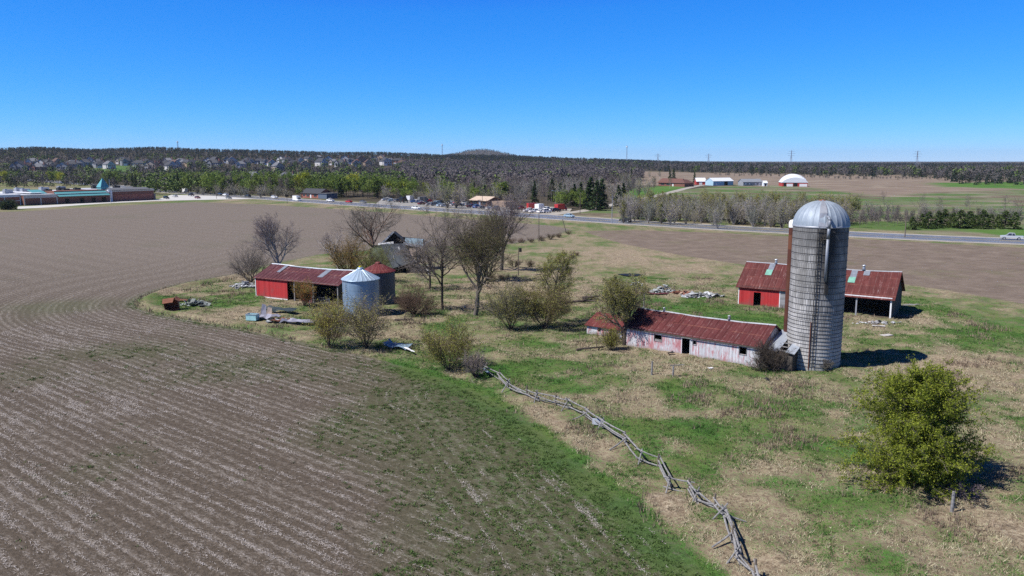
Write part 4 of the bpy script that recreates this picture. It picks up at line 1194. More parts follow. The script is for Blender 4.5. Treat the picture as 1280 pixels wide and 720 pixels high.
T = bush_skel(63, H(566, 466, 399), 7.6, 20, (9, 9), (.55, .5), r=.035)
put_tree('budding_shrub', 'yellowish loose shrub left of the upper end of the rail fence', 'shrub', base(562, 462), *tree_parts(T, (0,), (1, 2), M['bark_dark'], M['twig_brown'], (M['bud_yellow'], T.leaf_points(5, .15, .9), .12)))
T = bush_skel(64, H(592, 474, 438), 3.0, 18, (8, 8), (.5, .5), r=.03)
put_tree('bare_shrub', 'low dark bare shrub touching the upper end of the rail fence', 'shrub', base(594, 473), *tree_parts(T, (0,), (1, 2), M['bark_dark'], M['twig_grey'], (M['bud_olive'], T.leaf_points(1, .08, .2), .09)))
T = bush_skel(65, H(640, 412, 352), 7.4, 22, (9, 9), (.55, .5), r=.04)
put_tree('budding_shrub', 'grey olive shrub between the broad olive tree and the crooked tree', 'shrub', base(638, 411), *tree_parts(T, (0,), (1, 2), M['bark_dark'], M['twig_grey'], (M['bud_olive'], T.leaf_points(5, .14, .9), .13)))
T = bush_skel(66, H(680, 411, 350), 8.0, 24, (9, 9), (.55, .5), r=.04)
put_tree('budding_shrub', 'yellow green shrub with dark foot around the crooked tree', 'shrub', base(680, 411), *tree_parts(T, (0,), (1, 2), M['bark_dark'], M['twig_brown'], (M['bud_olive'], T.leaf_points(5, .14, .9), .13), extra=[(M['bud_yellow'], np.array([p for p in T.leaf_points(2, .12, .8) if p[0] < .2]), .12)]))
T = big_tree(91, H(692, 404, 312), .17, t0=.35, k=(11, 7, 7, 6), lean=(.28, -.05, 1), trunk=.5, ang=(42, 45, 45, 45), ln=(.62, .6, .5, .5))
put_tree('crooked_tree', 'thin crooked tree with a few yellow green leaves rising from the shrubs', 'tree', base(683, 404), *tree_parts(T, (0, 1, 2), (3, 4), M['bark_grey'], M['twig_brown'], (M['bud_yellow'], T.leaf_points(3, .16, .8), .13)))
T = big_tree(95, H(776, 432, 345), .24, t0=.22, k=(11, 8, 7, 6), ang=(34, 42, 45, 45), trunk=.4, lean=(.02, 0, 1))
put_tree('budding_tree', 'budding tree with dark trunk at the left end of the long shed', 'tree', base(781, 431), *tree_parts(T, (0, 1, 2), (3, 4), M['bark_dark'], M['twig_grey'], (M['bud_olive'], T.leaf_points(5, .14, .9), .13)), rz=.5)
T = bush_skel(67, H(758, 438, 408), 2.4, 18, (8, 8), (.5, .5), r=.03)
put_tree('budding_shrub', 'yellow green shrub under the budding tree by the small shed', 'shrub', base(763, 438), *tree_parts(T, (0,), (1, 2), M['bark_dark'], M['twig_brown'], (M['bud_yellow'], T.leaf_points(3, .10, .8), .11)))
T = bush_skel(68, H(522, 394, 355), 10.0, 44, (9, 9), (.55, .5), r=.035)
put_tree('bare_shrub', 'brown leafless thicket right of the dark grain bin', 'shrub', base(519, 394), *tree_parts(T, (0,), (1, 2), M['bark_dark'], M['twig_brown']))
T = bush_skel(69, H(962, 461, 421), 3.4, 24, (9, 9), (.55, .5), r=.03)
put_tree('bare_shrub', 'dark bare bush against the right end of the long shed', 'shrub', base(964, 462), *tree_parts(T, (0,), (1, 2), M['bark_dark'], M['bark_dark']))
T = bush_skel(70, H(1028, 462, 446), 2.2, 20, (8, 8), (.5, .5), r=.02)
put_tree('bare_shrub', 'small bare brush at the foot of the silo', 'shrub', base(1031, 463), *tree_parts(T, (0,), (1, 2), M['bark_dark'], M['twig_grey']))
T = bush_skel(71, 1.6, 1.8, 12, (7, 7), (.5, .5), r=.02)
put_tree('bare_shrub', 'small bare thornbush growing by the front wall of the long shed', 'shrub', base(948, 462), *tree_parts(T, (0,), (1, 2), M['bark_dark'], M['twig_grey']))


# ---- the big leafing tree at the right
def leafy_cone(seed, h, w):
    T = Tree(seed); rg = T.rg; T.seg[0] = []; T.seg[1] = []; T.seg[2] = []
    stem = [np.array([rg.normal() * .10 * i * .3, rg.normal() * .10 * i * .3, h * .96 * i / 10]) for i in range(11)]
    for i in range(10): T.seg[0].append((stem[i], stem[i + 1], .20 * (1 - i / 11), .20 * (1 - (i + 1) / 11)))
    P = []; S = []
    lobes = [(rg.uniform(0, 2 * PI), rg.uniform(.0, .85), rg.uniform(.66, 1.24)) for _ in range(44)]
    for b in range(300):
        t = .01 + .97 * rg.uniform() ** 1.2; i = min(int(t * 10), 9); q = stem[i] + (stem[i + 1] - stem[i]) * (t * 10 - i)
        a = rg.uniform(0, 2 * PI)
        prof = (w / 2) * (min(1, .82 + t * .8) if t < .22 else 1.0 * (1 - (t - .22) / .86) ** .70)
        k = 1.0
        for la, lt, lk in lobes:
            dd = (math.cos(a - la) * .5 + .5) ** 8 * math.exp(-((t - lt) / .075) ** 2); k += (lk - 1) * dd * 1.5
        L = max(.35, prof * k * rg.uniform(.60, 1.10)); el = rg.uniform(.02, .42) + .35 * t
        d = unit(np.array([math.cos(a), math.sin(a), el])); p = q.copy(); n = 5
        for j in range(n):
            d = unit(d + rg.normal(size=3) * .14 + np.array([0, 0, .015])); p2 = p + d * L / n
            if p2[2] < .15: p2[2] = .15 + rg.uniform(0, .2)
            T.seg[1].append((p, p2, .032 * (1 - j / n) + .008, .032 * (1 - (j + 1) / n) + .007))
            for _ in range(max(2, int((2 if j == 0 else 3.0 + .9 * L) * rg.uniform(.5, 1.3)))):
                e = unit(d * .6 + rg.normal(size=3) * .6 + np.array([0, 0, .12])); l = rg.uniform(.25, .75) * (.6 + .4 * L / 3)
                s0 = p + (p2 - p) * rg.uniform(); T.seg[2].append((s0, s0 + e * l, .009, .004))
                m_ = rg.integers(14, 24)
                P.append(s0 + e * l * rg.uniform(.25, 1.12, (m_, 1)) + rg.normal(size=(m_, 3)) * .085)
            p = p2
    return T, np.concatenate(P)


cb = G(1150, 600); hh = z_at(cb.y, 464)
T, P = leafy_cone(9, hh, 11.8)
P = P[P[:, 2] > .1]
V, F = T.arrays((0,), 8); tm = np_mesh('trunk', V, [F], [M['bark_dark']], smooth=[True])
V1, F1 = T.arrays((1, 2), 3); V2, F2 = np_leaves(P, .125, T.rg, .5)
VV, FF = join([(V1, F1), (V2, F2)])
cm = np_mesh('crown', VV, FF, [M['bark_grey'], M['leaf_spring']], [0, 1])
put_tree('leafing_tree', 'bushy cone shaped tree with fresh yellow green leaves by the short wooden post', 'tree', (cb.x, cb.y, gz(cb.x, cb.y) - .1), tm, cm)
T = bush_skel(72, .95, 3.2, 26, (8, 7), (.5, .5), r=.014, up=-.02)
put_tree('brush_pile', 'grey dead brush lying at the right foot of the leafing tree', 'brush', base(1205, 620), *tree_parts(T, (0,), (1, 2), M['grey_wood'], M['twig_mauve']))


# ---- belts beyond the farmstead: prototypes, then copies
def proto_bare(seed, h, twig, barkm, leaf=None, per=1, frac=.6, slim=True):
    T = Tree(seed)
    spec = [dict(n=6, wig=.05, up=.05, taper=.2), dict(n=4, k=16 if slim else 11, t0=.25, ang=28 if slim else 42, len=.42 if slim else .62, wig=.14, up=.08, r=.5), dict(n=2, k=8, t0=.1, ang=40, len=.5, wig=.15, up=.05, r=.6, ), dict(n=1, k=6, t0=.1, ang=40, len=.5, wig=.15, r=.6)]
    T.grow((0, 0, 0), (0, 0, 1), h * .9, .12 if slim else .2, 0, spec); fit(T, h)
    for L in (2, 3): T.seg[L] = [(a, b, max(r0, .016), max(r1, .010)) for a, b, r0, r1 in T.seg[L]]
    return tree_parts(T, (0, 1), (2, 3), barkm, twig, (leaf, T.leaf_points(per, .2, frac), .30) if leaf else None, nt=5, tw=3)


def proto_leafy(seed, h, w, lm, barkm, n=900, size=.55):
    T = Tree(seed); rg = T.rg
    spec = [dict(n=5, wig=.06, up=.05, taper=.3), dict(n=3, k=11, t0=.25, ang=45, len=.5, wig=.15, up=.1, r=.55), dict(n=2, k=6, t0=.2, ang=42, len=.5, wig=.15, up=.05, r=.6)]
    T.grow((0, 0, 0), (0, 0, 1), h * .8, h * .016, 0, spec); fit(T, h * .97)
    tips = np.array([a for a, b in T.tips]); sc = w / 2 / max(1e-3, np.percentile(np.hypot(tips[:, 0], tips[:, 1]), 92))
    for L in T.seg: T.seg[L] = [(a * np.array([sc, sc, 1]), b * np.array([sc, sc, 1]), r0, r1) for a, b, r0, r1 in T.seg[L]]
    T.tips = [(a * np.array([sc, sc, 1]), b * np.array([sc, sc, 1])) for a, b in T.tips]
    per = max(2, n // max(1, len(T.tips))); P = T.leaf_points(per, .42)
    return tree_parts(T, (0, 1), (2,), barkm, barkm, (lm, P, size), nt=5, tw=3)


def proto_conifer(seed, h, w, lm, n=1500, size=.5, bare=.06, belly=1.0):
    T = Tree(seed); rg = T.rg; T.seg[0] = [((0, 0, 0), (0, 0, h * .98), h * .016, .02)]
    T.seg[0] = [(np.array(a, float), np.array(b, float), c, d) for a, b, c, d in T.seg[0]]; T.seg[1] = []; P = []
    nb = 120
    for i in range(nb):
        t = bare + (1 - bare) * (i + rg.uniform()) / nb; a = rg.uniform(0, 2 * PI)
        L = w / 2 * (1 - t) ** belly * rg.uniform(.65, 1.12) + .12; q = np.array([0, 0, h * t])
        e = q + np.array([math.cos(a) * L, math.sin(a) * L, -L * .18 + .25 * t]); T.seg[1].append((q, e, .03, .01))
        m_ = max(3, int(n / nb * (L / (w / 2) + .25) * 1.5)); tt = rg.uniform(.15, 1.05, (m_, 1)) ** .7
        P.append(q + (e - q) * tt + rg.normal(size=(m_, 3)) * np.array([.16, .16, .13]) * (size / .5))
    T.tips = []
    return tree_parts(T, (0,), (1,), M['bark_dark'], M['bark_dark'], (lm, np.concatenate(P), size), nt=5)


M['twig_pale'] = leafm('twig_pale', (.18, .165, .155), (.34, .315, .30)); M['bark_pale'] = bark('bark_pale', (.16, .145, .135), (.32, .30, .28))


def proto_clump(seed, twig, barkm, leaf, per, frac):
    T = bush_skel(seed, 10, 5.0, 11, (9, 5), (.30, .5), r=.09, wig=.06, up=.16)
    for L in (1, 2): T.seg[L] = [(a, b, max(r0, .030), max(r1, .018)) for a, b, r0, r1 in T.seg[L]]
    return tree_parts(T, (0,), (1, 2), barkm, twig, (leaf, T.leaf_points(per, .3, frac), .30), nt=5)


PROTO = {
    'budclump': [proto_clump(174 + i, M['twig_pale'], M['bark_pale'], M['bud_yellow'], 4, .95) for i in range(3)],
    'clump': [proto_clump(171, M['twig_pale'], M['bark_pale'], M['bud_yellow'], 1, .7), proto_clump(172, M['twig_pale'], M['bark_pale'], M['bud_olive'], 1, .15), proto_clump(173, M['twig_pale'], M['bark_grey'], M['bud_yellow'], 1, .7)],
    'bare': [proto_bare(100 + i, 10, M[['twig_grey', 'twig_mauve', 'twig_grey'][i]], M['bark_grey']) for i in range(3)],
    'pale': [proto_bare(110 + i, 10, M['twig_grey'], M['bark_white'], M['bud_olive'], 1, .3) for i in range(2)],
    'budding': [proto_bare(120 + i, 10, M['twig_brown'], M['bark_grey'], M['bud_olive'], 2, .7) for i in range(3)],
    'broad': [proto_bare(125 + i, 10, M['twig_grey'], M['bark_grey'], None, slim=False) for i in range(2)],
    'leafy': [proto_leafy(130 + i, 10, 7, M['leaf_bright'], M['bark_dark']) for i in range(3)],
    'lime': [proto_leafy(140 + i, 10, 6.5, M['leaf_lime'], M['bark_dark']) for i in range(2)],
    'spruce': [proto_conifer(150 + i, 10, 4.6, M['needle']) for i in range(3)],
    'cedar': [proto_conifer(160 + i, 10, 9, M['needle_olive'], 2200, .55, .01, .55) for i in range(2)],
}
CATEGORY = {k: 'tree' for k in PROTO}
NAMES = {'budclump': 'budding_sapling_clump', 'clump': 'bare_sapling_clump', 'bare': 'bare_tree', 'pale': 'pale_trunked_tree', 'budding': 'budding_tree', 'broad': 'spreading_bare_tree', 'leafy': 'green_tree', 'lime': 'lime_green_tree', 'spruce': 'spruce_tree', 'cedar': 'cedar_bush'}
belt_rg = np.random.default_rng(99)


def belt(kind, spots, h, label, group, cat='tree', wide=1.0):
    """each tree an object of its own, copies sharing their meshes"""
    for i, (px, py) in enumerate(spots):
        p = GT(px, py); tm, cm = PROTO[kind][int(belt_rg.integers(len(PROTO[kind])))]
        hh_ = belt_rg.uniform(*h); s = hh_ / 10; wd = s * wide * belt_rg.uniform(.85, 1.2)
        put_tree(NAMES[kind], label, cat, (p.x, p.y, p.z - .15), tm, cm, belt_rg.uniform(0, 6.28), (wd, wd, s), group)


def spread(n, poly_or_line, jx=0, jy=0):
    """n photo positions strung along a polyline with scatter"""
    L = [math.dist(a, b) for a, b in zip(poly_or_line[:-1], poly_or_line[1:])]; tot = sum(L); out = []
    for i in range(n):
        t = (i + belt_rg.uniform(.1, .9)) / n * tot
        for k, l in enumerate(L):
            if t <= l or k == len(L) - 1:
                f = min(1, t / l); a, b = poly_or_line[k], poly_or_line[k + 1]
                out.append((a[0] + (b[0] - a[0]) * f + belt_rg.normal() * jx, a[1] + (b[1] - a[1]) * f + belt_rg.normal() * jy)); break
            t -= l
    return out


# thicket on the far verge of the highway, left and right of the silo dome
belt('clump', spread(120, [(778, 273), (900, 277), (1000, 281), (1062, 282)], 2, 3.4), (4.5, 9.8), 'clump of pale grey leafless saplings in the thicket along the far verge of the highway', 'pale sapling clumps by the highway', 'tree', 1.15)
belt('budclump', spread(80, [(785, 264), (900, 262), (1000, 263), (1075, 267)], 5, 3.6), (4.0, 9.0), 'yellow budding sapling clump at the back of the highway thicket, below the farm', 'budding sapling clumps below the farm', 'tree', 1.15)
belt('pale', spread(44, [(790, 272), (900, 276), (1050, 281)], 3, 2.0), (6.5, 9.5), 'slim tree with pale stem in the thicket along the far verge of the highway', 'pale stemmed thicket trees')
belt('budding', spread(60, [(775, 271), (860, 268), (960, 271), (1060, 274)], 6, 5), (5.5, 8.5), 'small tree with olive buds in the thicket below the white farm buildings', 'budding thicket trees')
belt('bare', spread(22, [(1062, 284), (1120, 279), (1140, 287)], 5, 2), (4.5, 7.0), 'bare brown tree beyond the highway between silo dome and cedars', 'bare trees right of the silo dome')
belt('cedar', [(1140, 287), (1152, 284.5), (1160, 286), (1172, 285), (1180, 283), (1191, 284.5), (1200, 285.5), (1211, 284), (1219, 285), (1228, 286), (1238, 284), (1247, 285), (1256, 286), (1268, 286.5)], (4.2, 6.2), 'dark olive cedar in the row beyond the highway on the right', 'cedar row by the highway', 'cedar', 1.15)
belt('cedar', [(827, 277.5)], (6.4, 6.4), 'dark upright cedar alone at the road edge of the grey thicket', None, 'cedar', .72)
belt('broad', [(1148, 268), (1175, 266), (1212, 262), (1256, 264), (1276, 270), (1105, 262)], (7, 9), 'bare spreading tree in the wet meadow behind the cedar row', 'bare trees behind the cedars')
# conifers and woods round the driveway
belt('spruce', [(690, 252), (735, 262), (738, 259), (746, 263), (752, 261), (726, 259), (718, 258)], (8.5, 14), 'tall dark spruce in the clump left of the gravel driveway mouth', 'spruces left of the driveway', 'spruce', 1.35)
belt('spruce', [(773, 258), (779, 257)], (10, 11.5), 'dark spruce alone on the lawn right of the gravel driveway mouth', 'spruces on the lawn', 'spruce', 1.2)
belt('spruce', [(782, 231), (789, 231), (837, 226), (842, 226), (868, 229)], (10, 14), 'dark spruce near the long brown roofed bungalow', 'spruces by the bungalow', 'spruce')
belt('leafy', spread(12, [(694, 259), (730, 256), (722, 252)], 4, 2), (6, 9), 'green leafing tree between the red truck lot and the spruces', 'green trees by the truck lot')
belt('spruce', [(700, 253), (706, 255), (668, 254)], (9, 12), 'dark spruce behind the lot of red and white trucks', 'spruces behind the truck lot', 'spruce')
belt('bare', spread(70, [(560, 250), (640, 250), (700, 246), (790, 242)], 14, 6), (10, 15), 'bare grey tree in the wood behind the car lot and driveway', 'bare wood trees behind the lots')
belt('clump', spread(62, [(545, 250), (610, 247), (700, 246), (792, 243)], 12, 6), (8.5, 13), 'tall pale grey sapling clump in the bare wood behind the lots', 'sapling clumps in the bare wood', 'tree', 1.1)
belt('pale', spread(20, [(700, 236), (840, 226)], 8, 4), (8, 12), 'pale bare tree on the tan hillside above the driveway', 'pale hillside trees')
belt('leafy', spread(34, [(478, 246), (540, 249), (600, 251), (640, 254)], 8, 2.0), (5.5, 12.5), 'bright green tree behind the row of parked cars', 'green trees behind the car lot')
belt('spruce', [(500, 245), (505, 246), (541, 247.5), (593, 252), (598, 250), (606, 252), (588, 250)], (8.5, 12), 'dark spruce among the green trees behind the parked cars', 'spruces behind the car lot', 'spruce')
belt('lime', [(508, 244.5), (512, 244.6), (530, 246)], (8, 10), 'yellow green tree behind the left end of the car lot', 'yellow trees behind the car lot')
belt('clump', spread(34, [(200, 238), (262, 243), (330, 245.5), (372, 246)], 6, 1.0), (4, 8), 'low pale sapling clump at the foot of the green belt left of the brick bungalow', 'sapling clumps under the green belt', 'tree', 1.4)
belt('clump', spread(30, [(480, 247.5), (540, 250), (600, 252.5), (640, 256)], 6, 1.0), (4, 8.5), 'low pale sapling clump behind the rows of parked cars', 'sapling clumps behind the car lot', 'tree', 1.4)
belt('lime', spread(6, [(470, 246), (560, 250), (640, 254)], 10, 1), (7, 10), 'yellow green tree among the duller trees behind the car lot', 'yellow trees among the belt behind the cars')
# belt left of the brick bungalow
belt('leafy', spread(64, [(196, 235), (260, 240), (330, 242.5), (372, 243)], 9, 2.4), (6, 14.5), 'green tree in the belt between the school and the brick bungalow', 'green trees beyond the highway on the left')
belt('bare', spread(26, [(200, 236), (300, 241.5), (372, 243.5)], 8, 2), (9, 14), 'bare grey tree in the belt between the school and the brick bungalow', 'bare trees beyond the highway on the left')
belt('spruce', spread(12, [(194, 236), (262, 241.5), (325, 244.5)], 8, 1.0), (8, 13), 'dark spruce in the belt between the school and the brick bungalow', 'spruces beyond the highway on the left', 'spruce')
belt('leafy', spread(46, [(200, 231), (300, 236), (400, 239), (500, 242)], 10, 2.2), (8, 13.5), 'light green tree further back, between the highway belt and the hillside houses', 'light green trees below the hillside houses')
belt('clump', spread(26, [(1068, 274), (1130, 272), (1200, 268), (1285, 272)], 6, 4), (3, 6.5), 'low pale sapling clump in the wet meadow around the cedar row', 'sapling clumps in the wet meadow', 'tree', 1.3)
belt('leafy', spread(22, [(402, 243.5), (440, 246), (480, 246)], 6, 1.5), (10, 14), 'green tree in the belt right of the brick bungalow', 'green trees right of the bungalow')
belt('lime', [(373, 241), (379, 240.5), (384, 241), (436, 245), (442, 244.6), (447, 245)], (11.5, 14.5), 'bright yellow green tree standing out beside the brick bungalow', 'yellow trees by the bungalow')
belt('spruce', [(426, 247), (470, 246.5)], (10, 12), 'dark pointed spruce right of the brick bungalow', 'spruces right of the bungalow', 'spruce')
belt('leafy', spread(20, [(-10, 232), (60, 230), (130, 231), (190, 233)], 7, 1.2), (9, 13), 'green tree behind the school roof', 'green trees behind the school')
belt('lime', [(64, 229.5), (70, 229), (76, 229.5), (3, 231)], (10, 13), 'yellow green tree standing out behind the school roof', 'yellow trees behind the school')
belt('broad', spread(12, [(96, 230), (140, 231)], 4, 1), (9, 13), 'bare grey tree behind the school roof', 'bare trees behind the school')
belt('spruce', [(137, 232.5), (166, 233), (170, 234), (195, 236), (112, 231)], (9, 12), 'dark spruce right behind the green school tower', 'spruces behind the school', 'spruce')
T = bush_skel(73, 4.4, 10, 26, (8, 8), (.55, .5), r=.06)
P = T.leaf_points(6, .3)
put_tree('dark_bush', 'large dark evergreen bush in front of the red brick school wing', 'bush', base(10, 262), *tree_parts(T, (0,), (1, 2), M['bark_dark'], M['bark_dark'], (M['needle'], P, .32)))
# brush along the field lane
brush_spots = [(640, 304, 1.6), (652, 303.5, 1.5), (664, 303, 1.4), (676, 301, 1.7), (688, 299.5, 1.9), (699, 297, 1.6), (711, 293, 1.3), (662, 332, 1.8), (643, 334, 2.0), (612, 350, 1.6), (630, 351, 1.5), (715, 323, 1.2), (720, 320, 1.1)]
sk = [tree_parts(T_, (0,), (1, 2), M['bark_dark'], M['twig_brown']) for T_ in (bush_skel(80, 2, 3.4, 18, (7, 6), (.55, .5), r=.03), bush_skel(81, 2, 3.0, 18, (7, 6), (.55, .5), r=.03))]
for i, (a, b, h_) in enumerate(brush_spots):
    lane = i < 7
    put_tree('bare_shrub', 'low dark brush in the strip along the field lane beyond the yard trees' if lane else 'low brown brush scattered in the rough grass behind the yard trees', 'shrub', base(a, b), *sk[i % 2], rz=i * 1.3, s=(h_ / 2 * 1.2, h_ / 2 * 1.2, h_ / 2),
             group='brush along the field lane' if lane else 'brush in the rough grass')


# ---- far woods that read as one mass
def clump_proto(kind, rg):
    if kind == 'bare':
        n = 110; q = rg.normal(size=(n, 3)); q /= np.linalg.norm(q, axis=1, keepdims=True); P = q * rg.uniform(.35, 1, (n, 1)) ** .6 * np.array([.30, .30, .36]) + np.array([0, 0, .60])
        V1, F1 = np_leaves(P, .105, rg, .1); V2, F2 = np_tubes([[0, 0, 0], [0, 0, .3], [0, 0, .3]], [[0, 0, .7], [.14, .05, .75], [-.12, -.05, .78]], [.018, .011, .011], [.008, .005, .005], 4)
        return np.concatenate([V1, V2]), np.concatenate([F1, F2 + len(V1)])
    if kind == 'leafy':
        n = 90; d = rg.normal(size=(n, 3)); d /= np.linalg.norm(d, axis=1, keepdims=True); P = d * rg.uniform(.5, 1, (n, 1)) * np.array([.34, .34, .40]) + np.array([0, 0, .56])
        return np_leaves(P, .17, rg)
    n = 90; t = rg.uniform(.05, 1, n) ** 1.3; a = rg.uniform(0, 2 * PI, n); r = .26 * (1 - t) ** .8 * rg.uniform(.4, 1, n) + .02
    return np_leaves(np.stack([np.cos(a) * r, np.sin(a) * r, t], 1), .13, rg)


def wood(name, label, n, sampler, mix_, h, mats, seed):
    rg = np.random.default_rng(seed); V = {k: [] for k in mix_}; F = {k: [] for k in mix_}; off = 0; Vs = []; Fs = []
    protos = {k: [clump_proto(k, rg) for _ in range(4)] for k in mix_}
    ks = list(mix_); pr = np.array([mix_[k] for k in ks]); pr = pr / pr.sum()
    pts = sampler(n, rg); fl = {k: [] for k in ks}
    for (px, py, pz) in pts:
        k = ks[int(rg.choice(len(ks), p=pr))]; v, f = protos[k][int(rg.integers(4))]
        H_ = rg.uniform(*h) * (.9 if k == 'conifer' else 1); a = rg.uniform(0, 6.28); ca, sa = math.cos(a), math.sin(a); wd = H_ * rg.uniform(.8, 1.3)
        q = np.stack([(v[:, 0] * ca - v[:, 1] * sa) * wd + px, (v[:, 0] * sa + v[:, 1] * ca) * wd + py, v[:, 2] * H_ + pz - .3], 1)
        Vs.append(q); fl[k].append(f + off); off += len(v)
    faces = [np.concatenate(fl[k]) for k in ks if fl[k]]
    me = np_mesh(name, np.concatenate(Vs), faces, [mats[k] for k in ks if fl[k]], list(range(len(faces))))
    return tag(link(name, me), label, 'woodland', kind='stuff')


def band_sampler(a0, a1, r0, r1, keep=None):
    def s(n, rg):
        out = []
        while len(out) < n:
            a = rg.uniform(a0, a1); r = (rg.uniform() * (r1 - r0) + r0)
            xx = (a - 640) / 1000; d = r / math.hypot(1, xx); X_, Y_ = xx * d, d
            if keep is not None and not keep(a, r, X_, Y_, rg): continue
            out.append((X_, Y_, 0))
        o = np.array(out); o[:, 2] = terrain(o[:, 0], o[:, 1]); return o
    return s


M['fw_bare'] = leafm('far_twigs', (.078, .071, .070), (.112, .102, .099))
M['fw_leaf'] = leafm('far_leaves', (.050, .082, .022), (.105, .15, .038))
M['fw_con'] = leafm('far_needles', (.012, .022, .014), (.022, .036, .020))
M['rw_bare'] = leafm('ridge_twigs', (.020, .026, .027), (.036, .042, .041))
M['rw_leaf'] = leafm('ridge_leaves', (.022, .036, .016), (.042, .06, .024))
FWR = {'bare': M['rw_bare'], 'leafy': M['rw_leaf'], 'conifer': M['fw_con']}
FW = {'bare': M['fw_bare'], 'leafy': M['fw_leaf'], 'conifer': M['fw_con']}
HOUSE_GAPS = []
# ------------------------------------------------------------------ hillside subdivision
def mat_slots(o, mats):
    for s, m in zip(o.material_slots, mats): s.link = 'OBJECT'; s.material = m


WALLS = {'white': plain('house_white', (.50, .49, .48), .7), 'cream': plain('house_cream', (.40, .34, .28), .7), 'brick': plain('house_brick', (.30, .135, .10), .8, var=.3, scale=4), 'grey': plain('house_grey', (.22, .23, .25), .7), 'tan': plain('house_tan', (.40, .30, .21), .8), }
ROOFS = {'dark': plain('roof_dark', (.045, .047, .055), .8, var=.3), 'grey': plain('roof_grey', (.12, .125, .14), .8, var=.3), 'brown': plain('roof_brown', (.10, .062, .05), .8, var=.3)}


def house_proto(kind):
    """two-storey suburban house; returns list of (name, mesh, slot) parts, nested parts as children"""
    W, D, H_ = (13, 10, 5.8) if kind != 'wide' else (16, 10, 5.4); P = []
    m = MB(); m.box(-W / 2, W / 2, 0, D, -1.5, H_); m.box(-W / 2 + .8, -.4, -2.2, .0 - .01, -1.5, H_ - (.0 if kind != 'wide' else 2.6))
    if kind == 'gable': m.prism([(-W / 2, H_), (W / 2, H_), (0, H_ + 4.4)], 'y', .02, .3); m.prism([(-W / 2, H_), (W / 2, H_), (0, H_ + 4.4)], 'y', D - .3, D - .02)
    gx0, gx1 = -W / 2 + .8, -.4; gh = H_ - (.0 if kind != 'wide' else 2.6)
    m.prism([(gx0, gh), (gx1, gh), ((gx0 + gx1) / 2, gh + 2.6)], 'y', -2.2, 1.5)
    wall = m.mesh('wall', WALLS['white'])
    m = MB()
    if kind == 'gable':
        m.slab((-W / 2 - .5, -.4, H_ - .3), (0, -.4, H_ + 4.6), (0, D + .4, H_ + 4.6), (-W / 2 - .5, D + .4, H_ - .3), -.2); m.slab((0, -.4, H_ + 4.6), (W / 2 + .5, -.4, H_ - .3), (W / 2 + .5, D + .4, H_ - .3), (0, D + .4, H_ + 4.6), .2)
    else:
        q = .28 if kind == 'hip' else .36
        a = [(-W / 2 - .5, -.5, H_), (W / 2 + .5, -.5, H_), (W / 2 + .5, D + .5, H_), (-W / 2 - .5, D + .5, H_)]; r0, r1 = (-W * q / 2 - .5, D / 2, H_ + 3.6), (W * q / 2 + .5, D / 2, H_ + 3.6)
        m.add(a + [r0, r1], [(0, 1, 5, 4), (1, 2, 5), (2, 3, 4, 5), (3, 0, 4), (3, 2, 1, 0)])
    mx = (gx0 + gx1) / 2
    m.slab((gx0 - .4, -2.6, gh - .2), (mx, -2.6, gh + 2.85), (mx, 2.2, gh + 2.85), (gx0 - .4, 2.2, gh - .2), -.15); m.slab((mx, -2.6, gh + 2.85), (gx1 + .4, -2.6, gh - .2), (gx1 + .4, 2.2, gh - .2), (mx, 2.2, gh + 2.85), .15)
    roof = m.mesh('roof', ROOFS['dark'])
    m = MB(); m.box(W * .30, W * .30 + 1, D * .6, D * .6 + .9, H_, H_ + 4.6); chim = m.mesh('chimney', WALLS['brick'])
    win = []
    for (x0, x1, z0, z1, y) in ((gx0 + 1, gx1 - 1, 3.4, 4.7, -2.2), (1.2, 2.6, 3.4, 4.8, 0), (4.0, 5.4, 3.4, 4.8, 0), (1.0, 3.2, .5, 2.2, 0)):
        if z1 > gh and y < 0: continue
        m = MB(); m.box(x0, x1, y - .05, y - .003, z0, z1); win.append(m.mesh('window', M['glass']))
    m = MB(); m.box(gx0 + .7, gx1 - .7, -2.26, -2.203, -.4, 2.1); gar = m.mesh('garage_door', M['white_trim'])
    m = MB(); m.box(4.0, 5.0, -.06, -.003, -.4, 1.8); door = m.mesh('door', M['dark_wood'])
    return wall, roof, chim, win, gar, door


HP = {k: house_proto(k) for k in ('gable', 'hip', 'wide')}
WORDS = ['first', 'second', 'third', 'fourth', 'fifth', 'sixth', 'seventh', 'eighth', 'ninth', 'tenth', 'eleventh', 'twelfth', 'thirteenth', 'fourteenth', 'fifteenth', 'sixteenth', 'seventeenth', 'eighteenth', 'nineteenth', 'twentieth']


def ordinal(i):
    if i < 20: return WORDS[i]
    t = ['twenty', 'thirty', 'forty', 'fifty', 'sixty'][(i + 1) // 10 - 2]; u = (i + 1) % 10
    return {'twenty': 'twentieth', 'thirty': 'thirtieth', 'forty': 'fortieth', 'fifty': 'fiftieth', 'sixty': 'sixtieth'}[t] if u == 0 else t + '-' + WORDS[u - 1]


